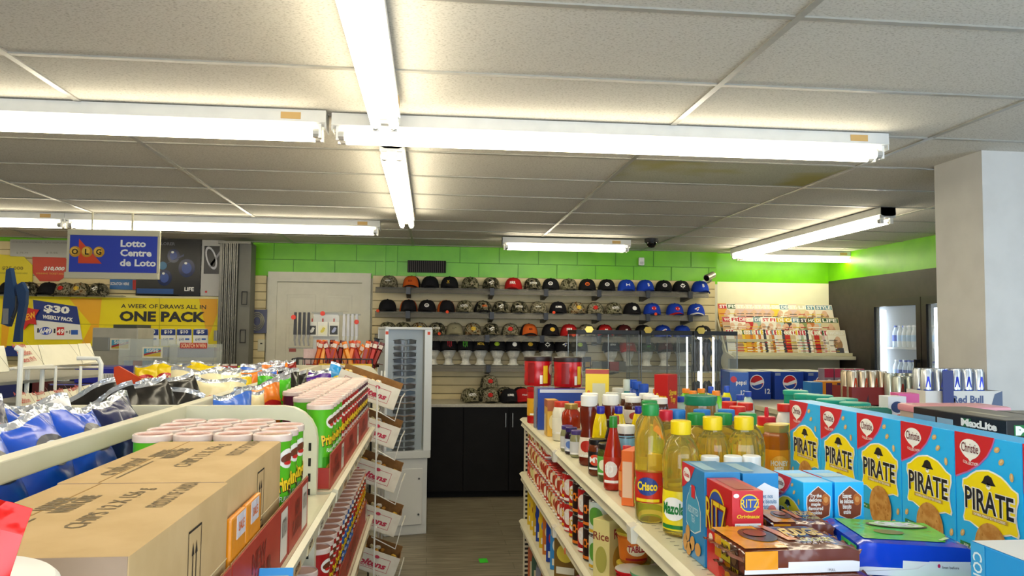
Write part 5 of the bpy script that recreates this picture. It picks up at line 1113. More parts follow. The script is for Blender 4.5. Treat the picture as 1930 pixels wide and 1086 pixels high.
# end uprights seen at the far end with slot holes
b = MB()
for x in (RL+.035, RR-.035): b.box(x-.02, x+.02, BY[-1]-.012, BY[-1]+.012, .0, RZ-.022, cg)
b.build('end_post', t)
b = MB()
for i in range(36): b.box(RL+.056, RL+.0575, BY[-1]-.006, BY[-1]+.004, RZ-.08-i*.024, RZ-.068-i*.024, M('2e2c26', .7)); b.box(RL+.022, RL+.048, BY[-1]-.0135, BY[-1]-.012, RZ-.08-i*.024, RZ-.068-i*.024, M('2e2c26', .7))
b.build('post_slots', t)
for k, z in enumerate(RSH):
    for i in range(3):
        a, c = BY[i]+.003, BY[i+1]-.003
        MB().box(RL+.012, RR-.012, a, c, z-.022, z, cg).build('shelf', t)
        for s_, x in ((1, RL), (-1, RR)):
            p = [(x+s_*.012, z), (x+s_*.004, z-.0), (x-s_*.006, z-.006), (x-s_*.012, z-.012), (x+s_*.004, z-.018), (x-s_*.004, z-.045), (x+s_*.003, z-.05), (x+s_*.012, z-.046)]
            MB().prism(p[::s_], a, c, cg, 'y').build('price_rail', t)
    for i in (1, 2): MB().prism([(RL-.016, z-.048), (RL-.018, z-.008), (RL+.012, z+.0015), (RL+.012, z-.048)], BY[i]-.02, BY[i]+.02, M('d8d4c4', .25), 'y').build('rail_joint', t)
b = MB()                                                   # punched holes of the top shelf near the lip
for i in range(46):
    for q in range(2): b.rect(0, 1, 0, 1, cg) if 0 else b.add([(RL+.03+q*.028, BY[0]+.1+i*.03, RZ+.0005), (RL+.042+q*.028, BY[0]+.1+i*.03, RZ+.0005), (RL+.042+q*.028, BY[0]+.104+i*.03, RZ+.0005), (RL+.03+q*.028, BY[0]+.104+i*.03, RZ+.0005)], [(0, 1, 2, 3)], M('8a8878', .6))
b.build('shelf_perforation', t)
q = atY(1052, 992, 2.92); tag(MB().lathe([(.012, 0), (.012, .002)], M('e06a2a', .5), 12, R=Matrix.Rotation(-PI/2, 3, 'Y')).build('price_sticker', loc=(RL-.012, 2.9, RSH[1]-.03)), 'small orange sticker on the second shelf rail of the grocery gondola', 'sticker')
zt = RZ+.001
# ------------------------------------------------------------------ generic packaged goods
def cbox(W, D, H, col, artf=None, sides=None, top=None, rough=.35, arts=None, name='carton_box', bev=.0015, kind='noise'):
    """box with front on local -Y (width W) depth D; artf(a, W, H) front, arts(a, D, H) on +X and -X sides, top(a, W, D)"""
    def mk():
        t = thing(name, 'b', 'box'); m_ = M(col, rough, kind=kind, h2=col, s=9, b=.15 if kind == 'foil' else 0)
        MB().box(-W/2, W/2, -D/2, D/2, 0, H, m_, bev).build('carton', t)
        if artf: a = MB().plane((-W/2, -D/2, 0), (1, 0, 0), (0, 0, 1)); artf(a, W, H); a.build('front_print', t)
        if arts:
            a = MB().plane((W/2, -D/2, 0), (0, 1, 0), (0, 0, 1)); arts(a, D, H); a.build('side_print', t)
            a = MB().plane((-W/2, D/2, 0), (0, -1, 0), (0, 0, 1)); arts(a, D, H); a.build('side_print', t)
        if top: a = MB().plane((-W/2, -D/2, H), (1, 0, 0), (0, 1, 0)); top(a, W, D); a.build('top_print', t)
        return t
    return mk
# --- pirate cookie boxes
SKY, SKD = '20b6fa', M('1480b8', .35)
def a_pirate(a, W, H):
    s = W; red = M('d01c2c', .35); wh = M('f4f2ec', .4); ye = M('fae010', .35); bk_ = M('14121e', .4); gd = M('b8901c', .4)
    c = [(0, H), (s*.62, H), (s*.58, H*.935), (s*.5, H*.86), (s*.38, H*.79), (s*.2, H*.72), (0, H*.665)]
    a.poly(c, red, 1); pk = M('b86ab0', .4)
    for i in range(1, 6): x0, y0 = c[i]; x1, y1 = c[i+1]; a.poly([(x0, y0), (x1, y1), (x1+.002, y1-.003), (x0+.003, y0-.002)], pk, 1)
    hx, hy = s*.25, H*.885; hp = [(hx+.165*s*math.cos(q)*(1-.25*max(0, -math.sin(q))), hy+.075*H*math.sin(q)-(0.02*H if abs(math.cos(q)) < .2 and math.sin(q) < 0 else 0)) for q in [i*2*PI/24 for i in range(24)]]
    a.poly(hp, wh, 2); a.txt('Christie', hx, hy+.01*H, .07*H, M('6a1420', .4), 3, wid=.27*s, bold=.01); a.txt('COLLECTION', hx+.01*s, hy-.105*H, .022*H, wh, 3, wid=.24*s, arc=5)
    def shp(k): return [(s*.53+k*(x-.53)*s, H*.53+k*(y-.53)*H) for x, y in ((.11, .6), (.12, .655), (.19, .675), (.26, .71), (.34, .74), (.43, .755), (.53, .765), (.63, .755), (.72, .74), (.8, .71), (.87, .675), (.95, .655), (.955, .6), (.925, .54), (.915, .48), (.93, .42), (.955, .37), (.94, .345), (.84, .35), (.7, .32), (.53, .3), (.36, .32), (.22, .35), (.13, .345), (.115, .37), (.14, .42), (.155, .48), (.145, .54))]
    a.poly(shp(1.0), wh, 2); a.poly(shp(.95), ye, 3)
    a.txt('PIRATE', s*.53, H*.53, H*.17, wh, 4, bold=.06, wid=s*.76); a.txt('PIRATE', s*.53, H*.53, H*.16, bk_, 5, bold=.02, wid=s*.72)
    a.rect(s*.27, s*.8, H*.41, H*.438, M('c8a034', .4), 4); a.txt('OATMEAL PEANUT BUTTER COOKIES', s*.535, H*.424, H*.018, wh, 5, wid=s*.47)
    # hat emblem
    a.poly([(s*.42, H*0.660), (s*.45, H*0.680), (s*.48, H*0.715), (s*.53, H*0.727), (s*.58, H*0.715), (s*.61, H*0.680), (s*.64, H*0.660), (s*.53, H*0.655)], bk_, 4); a.ell(s*.53, H*.647, s*.035, H*.022, wh, 4); a.ell(s*.517, H*.65, s*.008, H*.006, bk_, 5); a.ell(s*.543, H*.65, s*.008, H*.006, bk_, 5)
    ck, cd = M('cf9a52', .7, kind='noise', h2='b87c38', s=60), M('b07838', .7)
    a.ell(s*.56, H*.2, s*.25, H*.19, ck, 6, 28); rr = random.Random(2)
    for i in range(14): q = rr.random()*6.28; r_ = rr.random()*.8; a.ell(s*.56+s*.24*r_*math.cos(q), H*.2+H*.19*r_*math.sin(q), s*.018, H*.008, cd, 7, 8, rr.random()*3)
    for x, y, r_ in ((.72, .84, 0.6), (.86, .75, 1.6), (.1, .25, .9), (.93, .22, 1.2), (.84, .12, .3), (.66, .92, .4)): a.ell(s*x, H*y, s*.045, H*.02, M('dcae6a', .5), 2, 12, r_); a.ell(s*(x+.005), H*(y+.005), s*.025, H*.008, M('eccb94', .5), 3, 10, r_)
    a.rect(s*.06, s*.34, H*.145, H*.19, M('1c7a3c', .4), 2); a.txt('350 g', s*.18, H*.168, H*.02, wh, 3, wid=s*.12)
pb_ = cbox(.187, .068, .274, SKY, a_pirate, arts=lambda a, D, H: (a.txt('PIRATE', D/2, H*.6, .02, M('14121e', .4), 1, wid=D*.8, bold=.02), a.rect(D*.15, D*.85, H*.15, H*.4, M('e8e8e4', .4), 1)))
PYs = [2.22-.19*i for i in range(8)]
for i in range(7): stock('pirate', pb_, (1.134, PYs[i], zt), -PI/2, '%s large blue cookie box reading PIRATE, counted from the far end' % ORD[i], 'large blue cookie boxes in a row')
# --- small boxes row in front
PH = .173
def a_tea(a, W, H):
    wh, red = M('f0eee8', .4), M('d01c2c', .35)
    a.poly([(0, H), (W*.6, H), (W*.42, H*.86), (W*.12, H*.74), (0, H*.71)], red, 1); a.ell(W*.24, H*.88, W*.17, H*.08, wh, 2); a.txt('Christie', W*.24, H*.88, .01, red, 3, wid=W*.25)
    p = [(.2, .25), (.2, .45), (.26, .55), (.34, .6), (.4, .68), (.6, .68), (.66, .6), (.76, .55), (.85, .45), (.85, .25), (.6, .18), (.4, .18)]
    p = [(x, y+.1) for x, y in p]; a.poly([(x*W, y*H) for x, y in p], wh, 1); a.poly([(.52*W+(x-.52)*W*.93, .53*H+(y-.53)*H*.95) for x, y in p], M('3c9cc0', .4), 2)
    a.rect(W*.46, W*.62, H*.66, H*.8, red, 3); a.txt('ASSORTED\nTEA', W*.53, H*.48, H*.17, M('b8d8e4', .4), 3, wid=W*.48)
    for x, y, r_ in ((.3, .24, 1.3), (.5, .16, .8), (.75, .14, .3), (.18, .12, 1.5), (.35, .08, .6)): a.ell(W*x, H*y, W*.13, H*.07, M('c89450', .6), 4, 14, r_)
def a_ritz(a, W, H):
    ye = M('e8c41c', .35); a.ell(W*.42, H*.68, W*.34, H*.25, ye, 1, 28); a.ell(W*.42, H*.68, W*.31, H*.225, M('20489c', .35), 2, 28); a.txt('RITZ', W*.44, H*.63, H*.36, M('8a1014', .35), 4, bold=.035, wid=W*.84); a.txt('RITZ', W*.43, H*.635, H*.34, ye, 6, bold=.005, wid=W*.8); a.ell(W*.86, H*.52, W*.12, H*.11, M('dca440', .5), 2, 20)
def a_ritzs(a, D, H):
    ye = M('e8c41c', .35); a.ell(D*.55, H*.875, D*.3, H*.092, ye, 1); a.ell(D*.55, H*.875, D*.27, H*.08, M('20489c', .35), 2); a.txt('RITZ', D*.55, H*.875, H*.085, ye, 4, bold=.005, wid=D*.6); a.txt('Originaux', D*.52, H*.735, H*.05, ye, 1, wid=D*.75, bold=.03, shear=.2); a.rect(D*.08, D*.92, H*.6, H*.67, M('f0efe8', .4), 1); a.txt('Valeur nutritive', D*.4, H*.64, .006, M('8a8a88', .4), 2, wid=D*.55); a.ell(D*.13, H*.95, D*.09, H*.022, M('f0e8e0', .4), 1, 20)
def a_fr(a, D, H):
    wh = M('e8ecf0', .4); a.poly([(.2*D, .55*H), (.2*D, .78*H), (.4*D, .85*H), (.6*D, .9*H), (.8*D, .86*H), (D, .83*H), (D, .53*H), (.6*D, .5*H)], wh, 1); a.txt('Essayez nos\ndelicieux biscuits\nChristie', D*.58, H*.7, H*.16, M('5a8ab0', .4), 2, wid=D*.7); a.rect(D*.2, D, H*.22, H*.42, M('c8dce8', .4), 1); a.ell(D*.8, H*.6, D*.12, H*.06, M('d87a70', .4), 3)
def a_shield(txt):
    def f(a, D, H):
        p = [(.12, .2), (.08, .45), (.1, .6), (.3, .72), (.5, .82), (.7, .72), (.92, .6), (.92, .42), (.88, .2), (.5, .1)]; k = .56; o = .5; a.poly([(x*D, (o+y*k)*H) for x, y in p], M('e8e4dc', .4), 1); a.poly([(.5*D+(x-.5)*D*.93, (o+(.46+(y-.46)*.95)*k)*H) for x, y in p], M('84401c', .4), 2)
        a.txt(txt, D*.4, H*.75, H*.24, M('f0ece4', .4), 3, wid=D*.5, bold=.03); a.ell(D*.74, H*.8, D*.14, H*.07, M('b86420', .5), 3); a.ell(D*.74, H*.8, D*.08, H*.035, M('d89448', .5), 4)
    return f
# local front faces -X (aisle); rz=-90 puts local +X towards the camera
stock('tea', cbox(.14, .076, .191, '1c7fb8', a_tea, top=lambda a, W, D: a.rect(W*.15, W*.85, D*.1, D*.45, M('8cb4c8', .4), 1), arts=lambda a, D, H: a.rect(D*.05, D*.3, H*.1, H*.2, M('2a8ac4', .4), 1)), (.597, 1.63, zt), -PI/2, 'blue assorted tea cookie box at the lip, left of the red cracker box')
stock('tea2', cbox(.14, .076, .188, '1c86c4', a_tea, arts=a_fr, top=lambda a, W, D: a.rect(W*.15, W*.85, D*.1, D*.45, M('8cb4c8', .4), 1)), (.678, 1.63, zt), -PI/2, 'blue cookie box with a white french text shield, right behind the red cracker box')
stock('ritz', cbox(.135, .06, .181, 'c4141c', a_ritz, arts=a_ritzs, top=lambda a, W, D: a.rect(W*.1, W*.9, D*.2, D*.8, M('a8381c', .4), 1)), (.592, 1.488, zt), -PI/2, 'small red cracker box reading RITZ and Originaux')
sp = cbox(.142, .062, PH, SKY, a_pirate, arts=a_shield('Try the\ndelicious\nmaple\nflavoured\ncookies'), top=lambda a, W, D: a.rect(W*.3, W*.6, D*.1, D*.9, M('8cc0d8', .4), 1))
stock('spir', sp, (.789, 1.608, zt), -PI/2, 'small blue PIRATE cookie box with brown english text shield')
stock('spir2', cbox(.142, .062, PH, SKY, a_pirate, arts=a_shield('Essayez\nles delicieux\nbiscuits\nerable'), top=lambda a, W, D: a.rect(W*.3, W*.6, D*.1, D*.9, M('8cc0d8', .4), 1)), (.856, 1.608, zt), -PI/2, 'small blue cookie box with brown french text shield, right of its english twin')
# --- flat packs in the foreground
def flat_maker(W, D, H, col, topf, sidef, endf, crimp, seed=0):
    def mk():
        t = thing('cookie_pack', 'p', 'pack'); m_ = M(col, .16, kind='foil', s=13, b=1); cr_ = M(crimp, .14, kind='foil', s=50, b=.9); wh = M('e4e6ea', .25)
        def prof(u, v):   # u along W, v along D: pillow top
            e = abs(2*u-1); return H*(1-.12*e**14) * (1-.05*abs(2*v-1)**14)
        b = MB(); b.grid(lambda u, v: ((u-.5)*W, (v-.5)*D, prof(u, v)), 16, 12, m_)
        b.grid(lambda u, v: ((u-.5)*W, -D/2-.002*sin(v*PI), v*prof(u, 0)), 16, 4, m_, lambda u, v: wh if v < .3+.25*(u > .4) else m_); b.grid(lambda u, v: ((.5-u)*W, D/2, v*prof(1-u, 1)), 12, 3, m_)
        b.grid(lambda u, v: (-W/2, (.5-u)*D, v*prof(0, 1-u)), 12, 4, m_); b.grid(lambda u, v: (W/2, (u-.5)*D, v*prof(1, u)), 12, 4, m_); b.box(-W/2, W/2, -D/2, D/2, 0, .001, m_)
        b.build('wrapper', t, smooth=True, ang=50)
        b = MB()
        for s in (-1, 1): b.grid(lambda u, v: (s*(W/2+v*.018), (u-.5)*D*(1-.25*v), H*(.55+.15*v)+.003*sin(u*26+s)), 14, 3, cr_)
        b.build('crimped_end', t, smooth=True)
        a = MB(); a.L = .0009; a.fn = lambda x, y, o: (x*.96, y*.96, H+o); topf(a, W, D); a.build('top_print', t)
        a = MB().plane((-W/2-.0005, D/2, 0), (0, -1, 0), (0, 0, 1)); endf(a, D, H); a.build('end_print', t)
        a = MB().plane((-W/2, -D/2-.003, 0), (1, 0, 0), (0, 0, 1)); sidef(a, W, H); a.build('side_print', t)
        return t
    return mk
orm, dkb = M('e09418', .18, kind='foil', s=18, b=.4), M('3a2016', .25)
def t_dad(a, W, D):
    for q in range(5): a.rect(-W*.5+q*W*.08, -W*.5+(q+1)*W*.08, -D*.48, D*.48, orm, 1)
    a.ell(-W*.2, D*.05, W*.16, D*.3, dkb, 2); a.ell(-W*.2, D*.12, W*.1, D*.15, M('8a3a20', .3), 3); a.poly([(-W*.05, D*.48), (W*.02, D*.48), (W*.1, -D*.2), (W*.0, -D*.2)], M('c86a18', .25), 2)
    a.txt('FUDGE', W*.24, D*.12, D*.34, M('c8a018', .25), 3, bold=.05, wid=W*.38, shear=.3); a.txt('COOKIES', W*.26, -D*.22, D*.16, M('8a8a18', .25), 3, bold=.04, wid=W*.3, shear=.3)
def s_dad(a, W, H): a.rect(0, W*.28, H*.2, H*.95, orm, 1, 3); a.txt('PULL', W*.75, H*.12, H*.1, M('8a8a90', .4), 2)
def n_dad(a, D, H): a.rect(0, D*.22, 0, H*.95, M('c8201c', .3), 1); a.ell(D*.11, H*.65, D*.06, H*.18, M('f0e0d0', .3), 2); a.rect(D*.22, D*.4, 0, H*.95, orm, 1); a.rect(D*.4, D*.65, H*.05, H*.9, M('c8b018', .3), 1); a.txt('DAD', D*.52, H*.5, H*.5, dkb, 2, wid=D*.2, bold=.04); a.rect(D*.65, D*.85, 0, H*.9, dkb, 1); a.ell(D*.75, H*.4, D*.07, H*.3, M('6a4a28', .4), 2)
DADM = flat_maker(.20, .155, .0395, '6a3626', t_dad, s_dad, n_dad, '7a4a38', 1)
stock('dad', DADM, (.632, 1.33, zt), 0, 'bottom brown and orange cookie pack of the pile at the gondola lip', 'brown cookie packs'); stock('dad', DADM, (.628, 1.326, zt+.0405), -.03, 'middle brown and orange cookie pack of the pile at the gondola lip', 'brown cookie packs'); stock('dad', DADM, (.612, 1.33, zt+.081), .03, 'topmost brown and orange shiny cookie pack in front of the red cracker box', 'brown cookie packs')
stock('dad', DADM, (.64, 1.16, zt), 0, 'brown cookie pack lying nearest the camera at the gondola lip', 'brown cookie packs')
for i in range(3): stock('dad', DADM, (.705, 1.476, zt+.0405*i), -.05*i, ('lowest small brown cookie pack behind the blue and green ones', 'middle small brown cookie pack behind the blue and green ones', 'topmost small brown and orange pack between the crackers and OREO packs')[i], 'brown cookie packs').scale = (.56, .72, 1)
gro = M('4cc048', .2, kind='foil', s=18, b=.4); blu_ = M('1440c8', .2, kind='foil', s=18, b=.4)
def t_oreo(a, W, D):
    a.poly([(-W*.44, -D*.42), (W*.3, -D*.42), (W*.44, -D*.1), (W*.46, D*.4), (-W*.44, D*.44)], gro, 1); a.ell(-W*.1, -D*.12, W*.14, D*.1, M('7a7a20', .3), 2); a.ell(W*.1, D*.2, W*.3, D*.14, M('3a3428', .3), 2); a.ell(W*.1, D*.2, W*.27, D*.115, M('b8e0a8', .3), 3)
    a.txt('OREO', W*.1, D*.2, D*.2, M('e8f0f8', .25), 4, bold=.06, wid=W*.42); a.poly([(W*.28, -D*.4), (W*.4, -D*.28), (W*.37, -D*.25), (W*.25, -D*.38)], M('c8e8a0', .3), 3)
def s_oreo(a, W, H): a.poly([(W*.05, 0), (W*.95, 0), (W*.95, H*.55), (W*.6, H*.5), (W*.5, H*.25), (W*.05, H*.1)], M('dfe4ec', .25), 1); a.ell(W*.68, H*.38, W*.012, H*.06, M('c02060', .3), 2); a.txt('best before', W*.78, H*.35, H*.08, M('6a6a78', .3), 2)
def n_oreo(a, D, H): a.ell(D*.15, H*.8, D*.07, H*.13, M('d02828', .3), 1); a.txt('OREO', D*.3, H*.5, H*.35, M('e4ecf4', .25), 2, bold=.06, wid=D*.34); a.rect(D*.55, D*.95, H*.08, H*.8, gro, 1); a.ell(D*.68, H*.5, D*.1, H*.2, M('2a2420', .4), 2); a.ell(D*.68, H*.5, D*.1, H*.06, M('f0f0ec', .4), 3)
OREM = flat_maker(.195, .185, .056, '1440c8', t_oreo, s_oreo, n_oreo, '1c48b8', 2)
stock('oreo', OREM, (.875, 1.33, zt), .05, 'bottom blue and green cookie pack of the pile reading OREO', 'blue and green cookie packs')
stock('oreo', OREM, (.855, 1.385, zt+.0575), -.16, 'topmost blue and green OREO cookie pack in front of the PIRATE boxes', 'blue and green cookie packs', rot=(.0, .03, -.16))
# white topped blue carton at the right edge
stock('conn', cbox(.30, .2, .164, '1296e0', lambda a, W, H: (a.rect(0, W*.1, 0, H, M('38a4e0', .35), 1), a.txt('CONNECTION', W*.05, H*.5, .02, M('d8eef8', .4), 2, wid=H*.85, bold=.02, rot=-PI/2)), top=lambda a, W, D: (a.rect(.001, W-.001, .001, D-.001, M('e8e8e6', .4), 1), a.ell(W*.6, D*.4, .03, .006, M('a8a8b0', .4), 2))), (.915, .97, zt), -PI/2, 'blue carton with a white top at the lower right corner')
# ------------------------------------------------------------------ bottles and jars
def pot(prof, body, cap=None, label=None, cr=.014, ch=.02, cz=None, n=20, sq=1, a=1, rough=.12, lab2=None, txt=None, tcol=WHT, name='bottle', patch=None, mt=0, sm=55):
    """prof: [(r,z)..]; label: (z0, z1, colour); cap colour on top"""
    def mk():
        t = thing(name, 'b', name.split('_')[-1]); H = prof[-1][1]
        bm_ = M('ffec78', .04, t=.9) if name == 'oil_bottle' else M(body, rough, mt, a=a)
        MB().lathe(prof, bm_, n, sq=sq).build('body', t, smooth=True, ang=sm)
        def rad(z):
            for p, q in zip(prof, prof[1:]):
                if p[1] <= z <= q[1] and q[1] > p[1]: return p[0]+(q[0]-p[0])*(z-p[1])/(q[1]-p[1])
            return prof[1][0]
        if label:
            zs_ = [label[0]+(label[1]-label[0])*i/4 for i in range(5)]
            MB().lathe([(rad(z)+.0006, z) for z in zs_], M(label[2], .35), n, sq=sq, caps=False).build('label_band', t, smooth=True)
            zm = (label[0]+label[1])/2; r_ = rad(zm)+.0012; e = MB().cyl(r_, sq=sq); w_ = r_*1.1; h_ = (label[1]-label[0])
            if lab2: e.ell(0, zm+h_*.05, w_*.62, h_*.3, M(lab2, .4), 1)
            if txt: e.txt(txt, 0, zm+h_*.06, h_*.3, M(tcol, .4), 2, wid=w_*1.15, bold=.04)
            e.rect(-w_*.7, w_*.7, label[0]+h_*.04, label[0]+h_*.14, M(tcol, .4), 1, 4); e.build('label_print', t)
        if patch:
            e = MB().cyl(rad((patch[1]+patch[2])/2)+.0012); e.rect(patch[0], patch[0]+.03, patch[1], patch[2], M('ecd818', .35), 1, 5); e.rect(patch[0]-.002, patch[0]+.004, patch[1], patch[2], M('a83020', .35), 2, 2)
            for i in range(4): e.rect(patch[0]+.008, patch[0]+.026, patch[1]+.01+i*.01, patch[1]+.013+i*.01, M('8a7a10', .4), 2, 4)
            e.build('small_label', t, smooth=True)
        if cap:
            c = MB(); c.lathe([(cr, H-.004), (cr*1.03, H), (cr*1.03, H+ch-.002), (cr*.94, H+ch)], M(cap, .35, .6 if cap in ('b89a50', 'c8b060') else 0), n)
            c.build('cap', t, smooth=True)
        return t
    return mk
OILP = [(.034, 0), (.043, .006), (.043, .09), (.041, .1), (.0425, .11), (.0445, .15), (.0445, .178), (.041, .2), (.031, .221), (.0225, .229), (.0215, .238)]
P_ = {}
P_['oil_y'] = pot(OILP, 'f4d41c', 'e8c808', None, .0235, .028, patch=(-.035, .12, .175), name='oil_bottle', n=14, sm=14)
P_['oil_g'] = pot(OILP, 'ecd038', '1c8a3c', (.02, .10, 'e8dc40'), .0225, .026, a=.78, txt='Mazola', tcol='1c6a2c', name='oil_bottle')
P_['oil_b'] = pot(OILP, 'ece060', '2c7cc8', (.02, .10, 'd8e0e8'), .0225, .026, a=.78, name='oil_bottle')
P_['oil_maz'] = pot(OILP, 'f4d41c', 'e8c808', (.015, .105, 'f0d818'), .0235, .028, lab2='f4f0e8', txt='Mazola', tcol='1c7a34', name='oil_bottle')
P_['oil_crisco'] = pot([(.03, 0), (.038, .006), (.04, .09), (.034, .11), (.04, .13), (.04, .2), (.033, .235), (.02, .262), (.018, .268)], 'f0dc48', '1c8a3c', (.05, .125, 'c8281c'), .0205, .025, a=.6, lab2='24408c', txt='Crisco', tcol='f0d020', name='oil_bottle')
P_['oil_clear'] = pot([(.03, 0), (.04, .006), (.04, .08), (.03, .12), (.036, .14), (.04, .2), (.036, .235), (.02, .262), (.018, .268)], 'ece88c', '1c8a3c', (.02, .09, '9cc038'), .0205, .025, a=.5, lab2='e8e8d8', name='oil_bottle')
P_['oil_red'] = pot(OILP, 'f0d060', 'd8203c', (.1, .15, 'e0d060'), .018, .026, a=.7, name='oil_bottle')
P_['white_cap'] = pot([(.024, 0), (.03, .005), (.03, .135), (.024, .155), (.019, .165)], 'c8c8c0', 'f2f2ee', (.02, .11, '5aa0c8'), .0205, .024, name='bottle')
P_['ketchup'] = pot([(.03, 0), (.036, .006), (.038, .05), (.033, .1), (.027, .13), (.033, .16), (.034, .2), (.03, .215)], '6a2010', 'f0eee6', (.03, .1, 'e8dcc8'), .029, .034, lab2='b82818', name='sauce_bottle', sq=.75)
P_['mustard'] = pot([(.026, 0), (.031, .006), (.031, .1), (.026, .15), (.018, .185), (.013, .195)], 'e8c80c', '1c1c9c', (.03, .1, 'e8d020'), .0135, .022, lab2='1c2c80', name='mustard_bottle', sq=.75)
P_['bbq'] = pot([(.026, 0), (.03, .005), (.03, .11), (.02, .15), (.017, .16)], '1c100c', '181418', (.02, .1, '181818'), .0205, .022, lab2='d8d8c8', txt='BBQ', tcol='f0f0e8', name='sauce_bottle')
P_['pickle'] = pot([(.026, 0), (.031, .005), (.032, .085), (.03, .1), (.027, .106)], '4a5018', '201c18', (.02, .08, '5cb048'), .029, .014, a=.9, lab2='e8e8c8', name='pickle_jar')
P_['salsa'] = pot([(.026, 0), (.031, .005), (.032, .085), (.03, .1), (.027, .106)], '6a2c10', '181414', (.02, .08, '141414'), .029, .014, lab2='e0502c', txt='MY', name='salsa_jar')
P_['sriracha'] = pot([(.024, 0), (.029, .006), (.029, .1), (.022, .135), (.013, .175), (.011, .19)], 'a8200c', '2c8a2c', (.02, .1, 'b83018'), .012, .03, lab2='e8e0d8', txt='HOT', tcol='f0f0e8', name='sauce_bottle')
P_['pinkb'] = pot([(.022, 0), (.026, .006), (.026, .1), (.02, .14), (.012, .18), (.01, .19)], 'c8344c', 'b82c30', (.02, .1, 'd8505c'), .011, .02, name='sauce_bottle')
P_['hotred'] = pot([(.02, 0), (.024, .005), (.024, .08), (.014, .11), (.011, .12)], 'c8501c', 'c8181c', (.02, .075, 'e89048'), .0125, .026, name='sauce_bottle')
P_['bluelab'] = pot([(.024, 0), (.028, .005), (.028, .15), (.026, .158), (.024, .165)], '3a1a14', 'f0f0ea', (.1, .155, '8cc0d8'), .0265, .022, name='sauce_bottle')
P_['pasta'] = pot([(.032, 0), (.039, .006), (.041, .05), (.038, .09), (.041, .12), (.038, .142), (.026, .156), (.025, .162)], '98280c', 'b89a50', (.02, .08, 'd8c8a0'), .0275, .018, lab2='3a5a2c', name='sauce_jar')
P_['jam'] = pot([(.022, 0), (.026, .005), (.026, .07), (.022, .085), (.02, .09)], '1c0c24', '2c1c5c', (.012, .06, 'c8ccd8'), .022, .014, lab2='5a78b8', name='jam_jar')
P_['oliv'] = pot([(.022, 0), (.026, .005), (.026, .07), (.022, .085), (.02, .09)], '8a8860', '4a3878', (.012, .06, 'c8c8c8'), .022, .012, name='jam_jar')
P_['mayo'] = pot([(.034, 0), (.041, .006), (.041, .12), (.034, .145), (.031, .15)], 'e4dfc8', 'c83c28', (.03, .1, 'e8e4d0'), .033, .02, name='mayonnaise_jar')
P_['spread'] = pot([(.028, 0), (.033, .005), (.033, .08), (.03, .095), (.027, .1)], '4a2410', 'f2f0ea', (.02, .07, 'e8e4dc'), .029, .018, lab2='b83828', name='spread_jar')
P_['pbig'] = pot([(.042, 0), (.046, .005), (.046, .11), (.045, .115)], '8a6a38', '127a58', (.01, .05, 'd8b838'), .0475, .026, lab2='1c6a3c', name='peanut_butter_jar')
P_['honeyj'] = pot([(.035, 0), (.041, .006), (.041, .155), (.036, .17), (.034, .176)], 'a85c10', 'c8b060', (.01, .12, 'e8940c'), .037, .02, a=.92, lab2='f0b030', txt='HONEY\nMIEL', tcol='f4ecd8', name='honey_jar', n=8, sm=30)
P_['syrup'] = pot([(.036, 0), (.044, .006), (.044, .05), (.047, .06), (.043, .07), (.047, .08), (.043, .09), (.047, .1), (.043, .11), (.04, .14), (.028, .17), (.025, .18)], '6a4428', 'd01828', (.008, .045, 'e4e0e4'), .0285, .024, a=.92, name='syrup_jug', sm=30)
P_['ylid'] = pot([(.026, 0), (.031, .005), (.031, .14), (.027, .155)], 'c8a860', 'e8d018', (.03, .12, 'd8c838'), .03, .02, name='jar')
P_['mouthwash'] = pot([(.024, 0), (.03, .006), (.03, .15), (.026, .18), (.013, .2), (.012, .21)], '0c8a8c', 'b8c4c0', (.03, .12, 'c8d8d0'), .0155, .05, a=.85, name='mouthwash_bottle', sq=.7)
P_['detg'] = pot([(.032, 0), (.038, .006), (.038, .14), (.024, .18), (.018, .195)], '1c48a8', '2050b8', (.03, .12, '3a6ac0'), .024, .035, name='detergent_bottle', sq=.7)
P_['dishy'] = pot([(.028, 0), (.034, .006), (.034, .1), (.026, .15), (.016, .18), (.012, .185)], 'e8dc18', '1c48b8', (.02, .1, 'f0e840'), .014, .03, a=.9, name='dish_soap_bottle', sq=.7)
P_['dishg'] = pot([(.03, 0), (.036, .006), (.036, .13), (.026, .17), (.014, .19)], '78c828', 'f08828', (.03, .12, '90d040'), .018, .018, name='dish_soap_bottle', sq=.7)
P_['dishc'] = pot([(.026, 0), (.031, .006), (.031, .13), (.022, .165), (.011, .185)], 'c8dcd0', '1c40a8', (.03, .12, 'd0d8d8'), .017, .02, a=.8, name='dish_soap_bottle', sq=.7)
P_['clearj'] = pot([(.028, 0), (.032, .006), (.032, .16), (.028, .175)], 'b8b8ac', 'd8d8d0', (.03, .12, 'b8704c'), .03, .025, name='jar')
P_['redjug'] = pot([(.03, 0), (.036, .006), (.036, .15), (.026, .18), (.018, .19)], 'e0d8d0', 'd0241c', (.03, .13, 'd8302c'), .028, .024, name='jug', sq=.75)
def put(k, px_, Y, label, group=None, rz=0, z=None, x=None): return stock('p_'+k, P_[k], (x if x is not None else X(px_, Y, 800), Y, z if z is not None else zt), rz, label, group)
